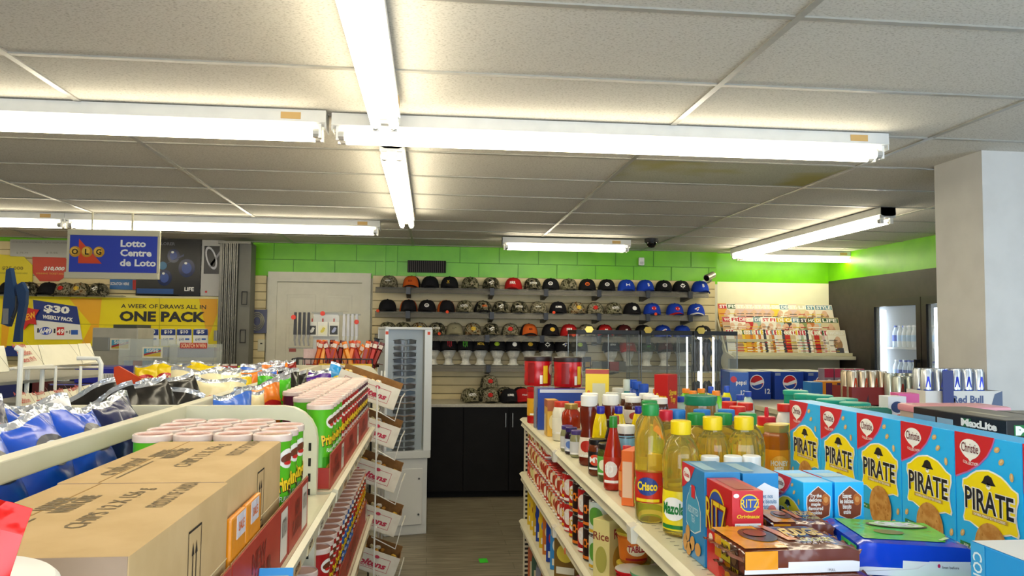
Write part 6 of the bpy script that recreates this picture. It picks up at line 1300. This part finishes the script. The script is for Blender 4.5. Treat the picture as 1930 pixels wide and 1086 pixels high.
# front (yellow caps), middle (green caps), rear (blue caps) rows of oil
for i, p in enumerate((1343, 1402)): put('oil_y', p, 1.915, '%s yellow capped oil bottle from the left behind the white caps' % ('left', 'right')[i], 'yellow capped oil bottles', rz=-.5)
for i, p in enumerate((1309, 1360, 1406)): put('oil_g', p+3, 2.02, '%s green capped oil bottle from the left in the row behind the yellow caps' % ORD[i], 'green capped oil bottles', rz=-.4)
for i, p in enumerate((1276, 1323, 1369)): put('oil_b', p, 2.12, '%s blue capped oil bottle from the left in the rear oil row' % ORD[i], 'blue capped oil bottles')
put('oil_maz', 0, 1.83, 'yellow and white labelled corn oil bottle at the lip beside the blue tea cookie box', x=X(1283, 1.83, 790), rz=-.75); 
put('oil_crisco', 1229, 1.965, 'tall green capped oil bottle with red and blue label at the lip', rz=-.5, x=.563); put('oil_clear', 1220, 2.07, 'clear pale oil bottle with lime label at the lip', rz=-.5, x=.59)
put('oil_red', 1253, 2.10, 'oil bottle with a red cap between green and yellow capped ones', x=.645)
for i, p in enumerate((1338, 1381, 1416)): put('white_cap', p, 1.785, '%s white capped bottle from the left just behind the blue cookie boxes' % ORD[i], 'white capped bottles')
# along the lip towards the far end
put('hotred', 1182, 2.25, 'small hot sauce bottle with pointed red cap'); put('bluelab', 1180, 2.42, 'white capped bottle with pale blue neck label'); put('bluelab', 1200, 2.30, 'white capped dark sauce bottle right of the pale blue neck label one', x=.645)
put('sriracha', 1156, 2.36, 'red chilli sauce bottle with white print at the lip', rz=-.5); put('pinkb', 1160, 2.47, 'pinkish red sauce bottle behind the chilli sauce')
put('pickle', 1145, 2.50, 'green labelled pickle jar at the lip', rz=-.5); put('salsa', 1127, 2.60, 'dark salsa jar with black label at the lip', rz=-.5); put('bbq', 1143, 2.62, 'black labelled barbecue sauce bottle behind the pickle jars', rz=-.3, x=.62)
put('pickle', 1150, 2.56, 'second green pickle jar just behind the lip jars', x=.635)
for i, p in enumerate((1132, 1166, 1204)): put('mustard', p, 2.72, '%s yellow mustard bottle with blue cap from the left' % ORD[i], 'yellow mustard bottles', rz=-.3)
put('ketchup', 1111, 2.80, 'large brown sauce bottle with wide white cap at the lip', rz=-.5, x=.575); put('ketchup', 1151, 2.84, 'large brown sauce bottle with wide white cap set back from the lip', rz=-.5)
put('ketchup', 1113, 2.9, 'brown sauce bottle hidden behind the front brown one', x=.6)
put('jam', 1077, 3.06, 'small dark jam jar with purple lid at the lip', rz=-.4); put('oliv', 1088, 2.98, 'small pale jar with purple lid right of the dark jam jar', x=.565, rz=-.4); put('oliv', 1062, 3.14, 'small pale jar left of the dark jam jar', x=.555, rz=-.4)
put('pasta', 1076, 3.24, 'rounded red pasta sauce jar with gold lid', x=.59); 
for i, p in enumerate((1056, 1096)): put('mayo', p, 3.45, '%s white jar with red shoulder and lid behind the pasta sauce' % ('left', 'right')[i], 'white jars with red lids', x=.585+.09*i)
stock('spk', cbox(.05, .1, .165, 'd8a838', lambda a, W, H: (a.rect(0, W, H*.7, H, M('a8582c', .4), 1), a.ell(W/2, H*.4, W*.35, H*.2, M('e8d8a0', .4), 1)), arts=lambda a, D, H: (a.rect(D*.1, D*.5, H*.1, H*.6, M('d8c8a0', .4), 1), a.rect(0, D, H*.8, H, M('a8582c', .4), 1))), (.565, 3.62, zt), 0, 'small yellow and brown food box left of the white jars')
stock('bluf', cbox(.26, .035, .2, '28489c', lambda a, W, H: (a.rect(.01, W-.01, H*.9, H*.98, M('c8ccd8', .2), 1), a.txt('FOIL', W*.5, H*.5, .05, M('a8b4d8', .3), 1, wid=.15)), rough=.15, kind='foil'), (.66, 3.84, zt), 0, 'wide glittery dark blue box behind the white jars')
stock('gryf', cbox(.1, .035, .205, '8c8c90', lambda a, W, H: (a.rect(.01, W-.01, H*.1, H*.5, M('b85848', .3), 1), a.ell(W/2, H*.75, .02, .02, M('c87048', .3), 1)), rough=.15, kind='foil'), (.575, 3.92, zt), 0, 'silver grey shiny box left of the glittery blue one')
def tub_maker(c1, H, R_, lid, c3):
    def mk():
        t = thing('coffee_tub', 'c', 'tub'); MB().lathe([(R_*.94, 0), (R_, .008), (R_, H*.4), (R_*.97, H*.5), (R_, H*.6), (R_, H-.01), (R_*.96, H)], M(c1, .25), 28).build('tub', t, smooth=True)
        MB().lathe([(R_*1.03, H-.012), (R_*1.04, H-.006), (R_*1.04, H+.008), (R_, H+.012), (.001, H+.012)], M(lid, .35), 28).build('lid', t, smooth=True)
        a = MB().cyl(R_+.0012); a.rect(-R_*.95, -R_*.4, H*.12, H*.86, M(c3, .35), 1, 5); a.rect(.25*R_, R_*.62, H*.1, H*.75, M('e8c020', .35), 1, 5); a.rect(.0, R_*.2, .08*H, H*.4, M('e8e0d8', .35), 1, 3); a.ell(R_*.98, H*.6, R_*.25, H*.2, M('d8c0a0', .4), 1)
        a.build('label_print', t); return t
    return mk
stock('tub', tub_maker('b8161c', .142, .073, '2a1a1a', '8a1418'), (X(1014, 4.15), 4.15, zt+.195), -.0, 'big red plastic coffee tub with black lid at the far aisle corner', 'big red coffee tubs'); stock('tub', tub_maker('b8161c', .142, .073, '2a1a1a', 'c89018'), (X(1071, 4.05), 4.06, zt+.195), .3, 'big red coffee tub with yellow label, right of its twin', 'big red coffee tubs')
P_['btub'] = pot([(.036, 0), (.04, .006), (.04, .035), (.0405, .036), (.0405, .05), (.04, .051), (.04, .17)], '20248c', 'c01c20', (.03, .045, 'c82028'), .041, .018, name='coffee_can')
put('btub', 1003, 4.2, 'dark blue can with red stripe under the left red tub', x=.62, z=zt); P_['rtub'] = pot([(.036, 0), (.04, .006), (.04, .17)], 'c01c1c', 'a81418', (.04, .13, 'd8a020'), .041, .018, name='coffee_can'); put('rtub', 0, 4.12, 'red can with yellow label under the left red tub at the aisle edge', x=.555)
for i in range(3): put('btub', 0, 4.1-.02*i, '%s blue can from the aisle among those carrying the right red tub' % ORD[i], 'blue cans under the red tubs', x=.70+.085*i)
stock('ybox', cbox(.112, .05, .30, 'e8cc14', lambda a, W, H: (a.rect(0, W, H*.93, H, M('a83018', .35), 1), a.rect(W*.3, W*.85, H*.3, H*.78, M('c8c8a8', .4), 1), a.ell(W*.14, H*.55, W*.1, H*.12, M('e07828', .4), 1)), arts=lambda a, D, H: (a.rect(0, D, H*.93, H, M('a83018', .35), 1), a.ell(D/2, H*.6, D*.4, H*.2, M('e88828', .4), 1))), (X(1121, 3.8), 3.74, zt), -.25, 'tall bright yellow food box with grey nutrition panel')
stock('stove', cbox(.062, .09, .305, 'b81818', lambda a, W, H: (a.txt('Stove\nTop', W*.5, H*.62, H*.26, M('e8c028', .4), 1, wid=W*.8, bold=.03, shear=.2), a.rect(W*.1, W*.9, H*.05, H*.35, M('d8c890', .4), 1)), arts=lambda a, D, H: (a.txt('Stove\nTop', D*.5, H*.7, H*.2, M('e8c028', .4), 1, wid=D*.75, bold=.03, shear=.2), a.rect(D*.04, D*.96, H*.04, H*.42, M('e0d8a8', .4), 1))), (X(1255, 3.2), 3.2, zt+.0), -.75, 'tall red Stove Top box standing askew among the jars')
stock('orbx', cbox(.035, .1, .15, 'e87030', lambda a, W, H: a.rect(W*.1, W*.9, H*.15, H*.8, M('e8c0a0', .4), 1), arts=lambda a, D, H: a.rect(D*.1, D*.9, H*.1, H*.9, M('e8d8c8', .4), 1)), (.573, 2.17, zt), -.6, 'orange and white box at the lip between hot sauce and oil'); stock('ylbx', cbox(.03, .09, .155, 'e8c818', lambda a, W, H: a.ell(W/2, H*.4, W*.4, H*.2, M('c83820', .4), 1)), (.612, 2.13, zt), -.6, 'yellow box at the lip right of the orange one')
put('mouthwash', 1181, 3.6, 'tall teal mouthwash bottle with clear cap')
for i, (p, Y) in enumerate(((1185, 3.05), (1193, 2.9), (1219, 3.05), (1227, 2.95), (1243, 2.84))): [put('spread', p, Y, '%s white lidded chocolate spread jar from left, %s level' % (ORD[i], ('lower', 'upper')[q]), 'white lidded spread jars', z=zt+q*.119) for q in range(2)]
for i, (dx, dz) in enumerate(((0, 0), (.0, .142))): put('pbig', 1320, 2.38, '%s big green lidded peanut butter jar of the stack' % ('lower', 'upper')[i], 'big green lidded jars', z=zt+dz)
for i, (p, Y) in enumerate(((1372, 2.4), (1412, 2.26), (1426, 2.5), (1474, 2.55), (1390, 2.62))): put('ylid', p, Y, '%s yellow lidded jar from the left behind the oil' % ORD[i], 'yellow lidded jars')
put('syrup', 1446, 2.50, 'ridged brown syrup jug with red cap and pointed top', x=X(1444, 2.5)); MB().lathe([(.006, .2), (.008, .215), (.005, .235)], M('d01828', .35), 10).build('spout', PROTO['p_syrup'], smooth=True)
put('honeyj', 1466, 2.36, 'square honey jar with gold lid left of the PIRATE boxes', x=X(1463, 2.36, 800), rz=-.2)
for i, (p, Y) in enumerate(((1390, 2.75), (1405, 2.9), (1480, 2.85), (1375, 2.95))): put('redjug', p, Y, '%s red capped jug from the left behind the yellow lids' % ORD[i], 'red capped jugs')
for k, L_, nm in (('detg', ((1213, 3.75), (1200, 3.95), (1192, 4.1)), 'blue detergent bottle'), ('dishy', ((1211, 3.4), (1262, 3.95), (1340, 3.8), (1370, 3.85)), 'yellow dish soap bottle'), ('dishg', ((1238, 3.7), (1293, 3.75), (1306, 3.6), (1322, 3.75), (1350, 3.6)), 'lime dish soap bottle'), ('dishc', ((1282, 3.3), (1310, 3.2), (1344, 3.35), (1369, 3.25), (1395, 3.4), (1410, 3.6)), 'clear dish soap bottle with blue cap'), ('clearj', ((1154, 3.6), (1148, 3.35), (1225, 3.9), (1165, 3.9)), 'clear topped jar')):
    for i, (p, Y) in enumerate(L_): put(k, p, Y, '%s, %s from left, rear of top shelf' % (nm, ORD[sorted(L_).index((p, Y))]), nm+'s')
# second half of the top shelf, beyond the pirate boxes
for i, (p, Y) in enumerate(((1545, 2.95), (1567, 2.75), (1590, 2.8), (1612, 2.62), (1500, 3.2), (1522, 3.0))):
    P_['wtub'] = P_.get('wtub') or pot([(.038, 0), (.045, .006), (.048, .22), (.048, .226)], '18907a', '1aa088', (.02, .18, '2aa080'), .05, .014, lab2='c8d838', name='wipes_tub')
    put('wtub', p, Y, '%s teal lidded tub from the near end, beyond the PIRATE boxes' % ORD[i], 'teal lidded tubs')
stock('wipeg', cbox(.14, .09, .075, '1c7a68', lambda a, W, H: a.rect(.01, W*.6, .01, H*.6, M('a8c8b8', .3), 1), rough=.2, kind='foil', name='wipes_pack', bev=.015), (X(1632, 2.5), 2.5, zt+.16), .2, 'dark green soft wipes pack on top of stacked packs'); stock('wipep', cbox(.13, .08, .07, 'd88ab0', lambda a, W, H: a.rect(.01, W*.6, .01, H*.6, M('e8c8d8', .3), 1), rough=.2, kind='foil', name='wipes_pack', bev=.015), (X(1655, 2.35), 2.35, zt+.15), -.2, 'pink soft wipes pack just beyond the PIRATE boxes')
stock('wbase', cbox(.26, .2, .148, 'c8c0c8', None, name='carton_box'), (X(1645, 2.5)-.0, 2.42, zt), 0, 'pale carton under the soft wipes packs')
stock('purb', cbox(.1, .1, .2, 'a83c8c', lambda a, W, H: (a.rect(0, W*.5, H*.3, H*.6, M('e8d8a0', .35), 1), a.rect(W*.5, W, 0, H*.4, M('c02850', .35), 1), a.txt('NUTS', W*.4, H*.8, .02, M('f0e0f0', .4), 2, wid=W*.5))), (X(1690, 2.25), 2.28, zt), 0, 'magenta box with pale print left of the pink lidded tub')
stock('pinkb', cbox(.075, .08, .26, 'd85898', lambda a, W, H: a.rect(W*.1, W*.9, H*.3, H*.6, M('e8a8c8', .35), 1)), (X(1704, 2.8), 2.8, zt), -.2, 'tall pink box behind the magenta one'); stock('whtb', cbox(.07, .06, .255, 'dfe0e4', lambda a, W, H: (a.ell(W*.5, H*.85, W*.35, H*.08, M('1c3468', .35), 1), a.ell(W*.6, H*.7, W*.25, H*.05, M('e8582c', .35), 2))), (X(1681, 2.72), 2.72, zt), 0, 'white box with navy oval logo behind the magenta one')
t = thing('storage_tub', 'long clear tub with pink lid and berry pattern behind the black lamp cartons', 'tub', (X(1786, 2.4)+.03, 2.42, zt))
MB().box(-.14, .14, -.07, .07, 0, .23, M('c8b4a4', .25)).build('tub', t); MB().box(-.147, .147, -.077, .077, .225, .25, M('e49aa4', .3), .008).build('lid', t, smooth=True)
a = MB().plane((-.14, -.071, 0), (1, 0, 0), (0, 0, 1)); [a.ell(.02+i*.04, .205-.008*(i % 2), .009, .008, M('8a2430', .4), 1) for i in range(6)]; a.build('print', t)
ml = cbox(.37, .165, .268, '101214', lambda a, W, H: (a.rect(0, W*.27, H*.04, H*.93, M('6a98b8', .35), 1), a.ell(W*.14, H*.7, W*.07, H*.1, M('b8d0dc', .35), 2), a.rect(W*.29, W*.47, H*.04, H*.93, M('8aaac0', .35), 1), a.txt('MaxLite', W*.74, H*.925, H*.075, M(WHT, .4), 3, wid=W*.36, bold=.05), a.rect(W*.57, W*.66, H*.885, H*.965, M('1c6a38', .35), 2), a.txt('A NEW WAVE OF LIGHT', W*.73, H*.87, H*.015, M(WHT, .4), 3, wid=W*.3)),
    arts=lambda a, D, H: (a.rect(D*.12, D*.42, H*.86, H*.96, M('1c7a3c', .35), 1), a.txt('M', D*.27, H*.91, H*.085, M(WHT, .4), 2, wid=D*.26, bold=.07), a.txt('LED', D*.27, H*.81, H*.07, M(WHT, .4), 2, wid=D*.36, bold=.05)), top=lambda a, W, D: (a.rect(.002, W-.002, .002, D-.002, M('7a766a', .4), 1), a.rect(W*.4, W*.8, D*.3, D*.45, M('b8b4a0', .4), 2)))
stock('maxl', ml, (1.485, 1.975, zt), -PI/2, 'black lamp carton with blue picture reading MaxLite'); stock('maxl', ml, (1.655, 1.86, zt), -PI/2, 'second black lamp carton at the right edge behind the first')
# ------------------------------------------------------------------ cans and packets on the second shelf
P_['soup'] = pot([(.031, 0), (.033, .002), (.033, .1), (.031, .102)], 'b8b8b4', None, (.004, .098, 'c02018'), lab2='f0e8e0', txt='SOUP', tcol='e8c020', name='food_can', mt=.8); P_['tom'] = pot([(.035, 0), (.037, .002), (.037, .11), (.035, .112)], 'a8a8a4', None, (.004, .107, 'b81c1c'), lab2='e8d8c8', txt='TOMATE', tcol='f0ece4', name='food_can', mt=.8)
P_['corn'] = pot([(.036, 0), (.038, .002), (.038, .108), (.036, .11)], 'a8a8a4', None, (.004, .106, 'cfd8cc'), lab2='5c9a38', tcol='d8a828', name='food_can', mt=.8); P_['bean'] = pot([(.036, 0), (.038, .002), (.038, .108), (.036, .11)], '6a6a68', None, (.004, .106, '241410'), txt='CHILI', tcol='e07820', name='food_can', mt=.8)
P_['mini'] = pot([(.026, 0), (.028, .002), (.028, .083), (.027, .085)], 'b8b8b4', 'a83024', (.004, .08, 'c84028'), .0265, .008, lab2='e8e0c8', name='food_can'); P_['mini2'] = pot([(.026, 0), (.028, .002), (.028, .083), (.027, .085)], 'b8b8b4', 'c8281c', (.004, .08, 'e8c898'), .0265, .008, lab2='a83820', name='food_can'); P_['mini3'] = pot([(.026, 0), (.028, .002), (.028, .083), (.027, .085)], 'b8b8b4', 'd85828', (.004, .08, 'b87030'), .0265, .008, lab2='d8d088', name='food_can')
z2 = RSH[1]+.001
for i in range(18):
    for c in range(2):
        for lv in range(3 if i > 6 else 2):
            Y = 3.20+i*.062; k = ('mini', 'mini2', 'mini3', 'mini', 'mini2')[(i//2+lv*(i % 3)) % 5]
            put(k, 0, Y, 'small red food can, %s back, %s high, %s on second shelf' % (ORD[i], ORD[lv], ('at the lip', 'second row')[c]), 'small red food cans on the second shelf', rz=random.uniform(-1, -.3), z=z2+lv*.0945, x=RL+.045+c*.06)
for i, (Y, k) in enumerate(((2.58, 'corn'), (2.68, 'bean'), (2.78, 'tom'), (2.88, 'bean'), (2.98, 'soup'), (3.07, 'tom'), (3.14, 'soup'))):
    for lv in range(2):
        put(k, 0, Y, '%s food can, %s from the near end, %s of its stack' % ({'corn': 'corn', 'bean': 'dark', 'tom': 'red', 'soup': 'red soup'}[k], ORD[i], ('bottom', 'top')[lv]), 'stacked food cans on the second shelf', rz=-.7, z=z2+lv*.1135, x=RL+.05)
        put(k if i else 'bean', 0, Y+.02, 'food can in the second row, %s from near end, %s' % (ORD[i], ('bottom', 'top')[lv]), 'second row of food cans', rz=-.7, z=z2+lv*.1135, x=RL+.135)
stock('pbx', cbox(.06, .12, .2, 'd8c880', lambda a, W, H: (a.ell(W/2, H*.4, W*.35, H*.2, M('a8a048', .4), 1), a.txt('Rice', W/2, H*.75, .025, M('8a4028', .4), 1)), arts=lambda a, D, H: (a.ell(D/2, H*.4, D*.35, H*.2, M('c89838', .4), 1), a.txt('Rice', D/2, H*.78, .03, M('a83028', .4), 1))), (RL+.055, 2.44, z2), -.8, 'cream side dish box on the second shelf beside the corn cans')
stock('pbx', None, (RL+.13, 2.42, z2), -.7, 'second cream side dish box behind the first one on the second shelf')
P_['shin'] = pot([(.034, 0), (.036, .004), (.043, .1), (.0465, .104), (.0465, .11)], 'c8141c', 'b8b0a8', (.012, .096, 'c8141c'), .045, .003, txt='SHIN', tcol='101010', name='noodle_cup'); P_['gcup'] = pot([(.034, 0), (.038, .004), (.05, .06), (.054, .064), (.054, .07)], '68a070', 'a8a888', (.01, .056, '7ab088'), .052, .003, lab2='d8e0c8', name='noodle_cup'); P_['ocup'] = pot([(.036, 0), (.04, .004), (.048, .08), (.05, .086)], 'c8661c', 'b8a030', (.01, .075, 'd8701c'), .05, .006, lab2='e8d8a8', txt='TABLES', tcol='a82018', name='noodle_cup')
put('ocup', 0, 2.33, 'lower orange noodle tub behind the red cup', x=RL+.095, z=z2); put('ocup', 0, 2.33, 'upper orange noodle tub behind the red cup', x=RL+.095, z=z2+.093)
put('shin', 0, 2.2, 'lower red noodle cup on the second shelf', x=RL+.055, z=z2, rz=-.6); put('shin', 0, 2.2, 'upper red noodle cup on the second shelf', x=RL+.055, z=z2+.0, rz=-.6).location = (RL+.15, 2.2, z2)
put('gcup', 0, 2.06, 'green noodle bowl at the lip of the second shelf', x=RL+.07, z=z2+.074); put('gcup', 0, 2.06, 'green noodle bowl under the upper one at the lip', x=RL+.07, z=z2)
for i in range(5): put('gcup' if i % 2 else 'ocup', 0, 1.9-i*.13, '%s noodle bowl from the far end in the near bay of the second shelf' % ORD[i], 'noodle bowls in the near bay', x=RL+.08, z=z2)
# third shelf: boxes and a pink bag
z3 = RSH[2]+.001
tb = [('d8b420', '3a5ab0'), ('e0b828', '8a3020'), ('c8a020', '2a2a60'), ('1c3a94', 'd8b030'), ('d8b420', '3a7ac0'), ('c87028', 'e8d8a0'), ('1c3a94', 'c83028'), ('3a8ac8', 'e8e8d8'), ('7a5a20', 'd8c040')]
for i, (c1, c2) in enumerate(tb):
    Y = 4.25-i*.115
    stock('t3_%d' % i, cbox(.1, .035, .19, c1, lambda a, W, H, c2=c2: (a.ell(W/2, H*.55, W*.38, H*.2, M(c2, .4), 1), a.rect(W*.1, W*.9, H*.1, H*.25, M('e0dcc8', .4), 1)), arts=lambda a, D, H, c2=c2: a.rect(D*.15, D*.85, H*.1, H*.6, M(c2, .4), 1)), (RL+.07, Y, z3), -.5, '%s grocery box from the far end on the third shelf' % ORD[i], 'grocery boxes on the third shelf')
for i in range(5): stock('bluepk%d' % (i % 2), cbox(.09, .05, .035, ('2a8ad8', '38b0a0')[i % 2], None, rough=.2, kind='foil', name='snack_packet', bev=.01), (RL+.07, 4.22-i*.075, z3+.19), -.4, '%s shiny blue packet on top of the third shelf boxes' % ORD[i], 'shiny blue packets on the third shelf')
def sack():
    t = thing('sugar_bag', 's', 'bag'); W, D, H = .2, .3, .1
    def f(u, v): a = 2*PI*u; b_ = PI*(v-.5); c = abs(cos(b_))**.5; return (W/2*c*math.copysign(abs(cos(a))**.6, cos(a)), D/2*c*math.copysign(abs(sin(a))**.6, sin(a)), H/2+H/2*sin(b_)+.004*sin(a*5+v*9))
    MB().grid(f, 28, 12, M('e4dcdc', .3, kind='foil', s=18, b=.4), lambda u, v: M('d83a8c', .3, kind='foil', s=18, b=.4) if u > .3 and u < .62 and v > .4 else M('e4dcdc', .3, kind='foil', s=18, b=.4)).build('bag', t, smooth=True, ang=80); return t
stock('sack', sack, (RL+.13, 2.97, z3), .2, 'pink and white sugar bag lying on the third shelf'); stock('sack', sack, (RL+.13, 2.62, z3), -.2, 'second pink and white bag lying nearer on the third shelf')
z4 = RSH[3]+.001
for i in range(8): stock('t4_%d' % (i % 3), cbox(.12, .1, .2, ('b85a28', '3a5a3a', '8a8a90')[i % 3], lambda a, W, H: a.rect(W*.1, W*.9, H*.3, H*.7, M('d8c8a0', .4), 1)), (RL+.09, 4.28-i*.16, z4), -.2, '%s large box from the far end on the bottom visible shelf' % ORD[i], 'large boxes on the bottom shelf')
for i in range(6): stock('t4_%d' % (i % 3), None, (RL+.09, 1.8-i*.16, z4), -.2, '%s large box from the near bay end on the bottom shelf' % ORD[i], 'large boxes in the near bay')
# ================================================================== second gondola far right with drinks
t = thing('drinks_stand', 'low cream display stand carrying soft drink cartons far right', 'display stand', (0, 0, 0))
gz = EYE-.42; MB().box(1.98, 3.05, 4.2, 5.6, gz-.03, gz, cg, .003).build('top', t); MB().box(2.0, 3.03, 4.22, 5.58, 0, gz-.03, M('b8b29a', .5)).build('body', t)
MB().box(2.0, 2.62, 3.15, 4.18, 0, EYE-.38, M('b0aa94', .5)).build('body', t)
def a_pep(a, W, H):
    a.ell(W*.52, H*.62, H*.27, H*.27, M('e8e8ec', .35), 1); a.ell(W*.52, H*.62, H*.24, H*.24, M('c8202c', .35), 2)
    a.poly([(W*.52-H*.24, H*.62), (W*.52-H*.1, H*.6), (W*.52+H*.1, H*.68), (W*.52+H*.22, H*.72), (W*.52+H*.24, H*.6), (W*.52+H*.12, H*.56), (W*.52-H*.1, H*.5), (W*.52-H*.22, H*.52)], M('e8e8ec', .35), 3)
    a.poly([(W*.52-H*.22, H*.52), (W*.52-H*.1, H*.5), (W*.52+H*.12, H*.56), (W*.52+H*.22, H*.55), (W*.52+H*.12, H*.41), (W*.52, H*.38), (W*.52-H*.14, H*.42)], M('1c48a8', .35), 3)
    a.txt('12', W*.88, H*.3, H*.18, M(WHT, .4), 2, bold=.03); a.rect(W*.02, W*.2, H*.86, H*.96, M('8898b8', .35), 1)
pz = Z(701, 5.0, 1450); pc = cbox(.2, .38, pz-gz, '1640a4', a_pep, arts=lambda a, D, H: (a.txt('pepsi', D*.3, H*.6, H*.2, M(WHT, .4), 1, wid=D*.25, bold=.02), a.ell(D*.12, H*.7, H*.12, H*.12, M('c8202c', .35), 1)), top=lambda a, W, D: a.rect(0.001, W-.001, 0.001, D-.001, M('b8b8a8', .4), 1))
for i in range(3): stock('peps', pc, (X(1435+62*i, 5.0, 720)-.03, 5.2, gz), 0, '%s blue cola carton from the left with round red white and blue logo' % ORD[i], 'blue cola cartons')
stock('pepl', cbox(.12, .3, pz-gz, '1c58b8', lambda a, W, H: (a.txt('pepsi', W*.6, H*.62, H*.2, M(WHT, .4), 1, wid=W*.55, bold=.02), a.ell(W*.2, H*.75, H*.11, H*.11, M('c8202c', .35), 1), a.txt('12', W*.7, H*.3, H*.15, M(WHT, .4), 1))), (X(1402, 4.9), 5.05, gz), -.2, 'blue cola carton end reading pepsi at the left of the row')
stock('jbx', cbox(.075, .1, .165, 'e08c14', lambda a, W, H: (a.rect(W*.3, W*.8, H*.4, H*.95, M('4a1850', .35), 1), a.ell(W*.5, H*.25, W*.3, H*.15, M('e8c030', .35), 1))), (X(1556, 4.3), 4.32, gz), 0, 'first orange juice pack from the left on the drinks stand', 'orange juice packs')
for i in range(2): stock('jbx', None, (X(1577+21*i, 4.3), 4.32, gz), 0, '%s orange juice pack from the left on the drinks stand' % ORD[i+1], 'orange juice packs')
for i in range(4): stock('jb2', cbox(.06, .08, .22, '8a7a88', lambda a, W, H: (a.rect(0, W, H*.75, H, M('a82848', .35), 1), a.ell(W/2, H*.6, W*.3, H*.1, M('d8d8d0', .35), 1))), (X(1552+19*i, 4.75), 4.72, gz), 0, '%s grey and crimson pack from the left behind the orange juice' % ORD[i], 'grey and crimson packs')
stock('jb3', cbox(.07, .1, .16, '2a78c0', lambda a, W, H: a.rect(W*.1, W*.7, H*.3, H*.6, M('c8d8e8', .35), 1)), (X(1535, 4.3), 4.32, gz), 0, 'light blue pack left of the orange juice packs')
def ecan(c1, c2, c3):
    def mk():
        t = thing('energy_drink_can', 'c', 'can'); r_ = .0275; H = .165
        MB().lathe([(.021, 0), (r_, .008, M(c1, .22, .7)), (r_, H-.012), (.0235, H-.002, M('c8c8c8', .2, .9)), (.0238, H), (.021, H-.001), (.021, H-.003)], M('c8c8c8', .2, .9), 16).build('can', t, smooth=True)
        a = MB().cyl(r_+.0006); a.rect(-.02, .02, .03, .07, M(c2, .3, .3), 1, 5); a.poly([(-.012, .08), (.012, .08), (.004, .13), (-.004, .13)], M(c3, .3, .3), 1); a.rect(.022, .034, .02, .15, M(c2, .3, .3), 1, 3); a.build('label_print', t); return t
    return mk
EC = {'silver': ('c8ccd0', '2c4a9c', '1c30b8'), 'red': ('b8a890', '9c1c1c', 'c84020'), 'teal': ('b8bcb0', '2a6a90', 'a82820'), 'blue': ('2c40a0', 'd0d4d8', 'c83028')}
def tray_case(x0, x1, y0, y1, z, h, c, label, txt=None, tc='3a4a7a'):
    t = thing('drink_case', label, 'case', ((x0+x1)/2, y0, z)); w2 = (x1-x0)/2; m_ = M(c, .4, kind='noise', h2=c, s=9); D = y1-y0
    MB().box(-w2, w2, 0, .003, 0, h, m_).box(-w2, w2, D-.003, D, 0, h, m_).box(-w2, -w2+.003, .003, D-.003, 0, h, m_).box(w2-.003, w2, .003, D-.003, 0, h, m_).box(-w2, w2, 0, D, 0, .003, m_).build('tray', t)
    a = MB().plane((-w2, 0, 0), (1, 0, 0), (0, 0, 1))
    if txt: a.txt(txt, w2*1.1, h*.45, h*.5, M(tc, .4), 1, wid=w2*.8, bold=.04)
    a.poly([(w2*1.7, 0), (w2*2, 0), (w2*2, h), (w2*1.8, h*.8)], M('4a5a7a', .4), 1); a.poly([(w2*.6, 0), (w2*.8, 0), (w2*.75, h*.6)], M('3a2030', .4), 1)
    a.build('print', t); return t
ez = EYE-.315
def cans(kind, p0, n_, Y, nm, rows=2, base=ez):
    for r_ in range(rows):
        for i in range(n_):
            stock('ec_'+kind, ecan(*EC[kind]), (X(p0, Y)+i*.0575, Y+r_*.058, base+.005), random.uniform(-.4, .4), '%s can from left, %s row, in the %s' % (ORD[i], ('front', 'rear')[r_], nm), 'cans in the '+nm)
YR = 3.45
stand_boxes = [(1742, 1872, 'e0dcd8', 'white energy drink case reading Red Bull at the right end', 'Red Bull', ez), (1735, 1880, 'd8d4d0', 'white energy drink case under the top one', 'Red Bull', EYE-.41)]
x0, x1 = X(1732, YR), X(1875, YR)
MB().box(x0, x1, YR-.06, YR+.1, EYE-.38, ez-.001, M('c8c4bc', .4)).build('case_below', t)
tray_case(x0, x1, YR-.045, YR+.1, ez, .07, 'd8d4ce', 'white energy drink case reading Red Bull at the right end of the stand', 'Red Bull')
cans('silver', 1746, 2, YR, 'white Red Bull case left part'); cans('silver', 1799, 3, YR, 'white Red Bull case right part'); cans('blue', 1776, 1, YR, 'middle of the white Red Bull case')
x0, x1 = X(1597, 3.75), X(1678, 3.75); MB().box(x0, x1, 3.7, 3.92, EYE-.38, EYE-.345, M('6a1818', .4)).build('case_below', t)
tray_case(x0, x1, 3.71, 3.9, EYE-.34, .09, '7a1c1c', 'dark red energy drink case left of the silver cans')
cans('red', 1606, 3, 3.75, 'dark red case', 3, EYE-.335) if 0 else [stock('ec_red', ecan(*EC['red']), (X(1606, 3.75)+i*.052, 3.75+r_*.058, EYE-.335), random.uniform(-.4, .4), '%s can from left, %s row, in the dark red case' % (ORD[i], ('front', 'rear')[r_]), 'cans in the dark red case') for r_ in range(2) for i in range(4)]
for r_ in range(2):
    for i in range(4): stock('ec_teal', ecan(*EC['teal']), (X(1686, 3.65)+i*.0555-.0, 3.62+r_*.07, EYE-.355+.012*r_), random.uniform(-.4, .4), '%s can from left, %s row, of the shrink wrapped teal cans' % (ORD[i], ('front', 'rear')[r_]), 'teal labelled cans')
MB().box(X(1680, 3.6), X(1738, 3.6), 3.58, 3.76, EYE-.385, EYE-.36, M('c8c4bc', .4)).build('case_below', t)
MB().box(X(1778, 3.38), X(1798, 3.38), 3.385, 3.39, ez, EYE-.15, M('16206c', .4)).build('blue_header_strip', t)
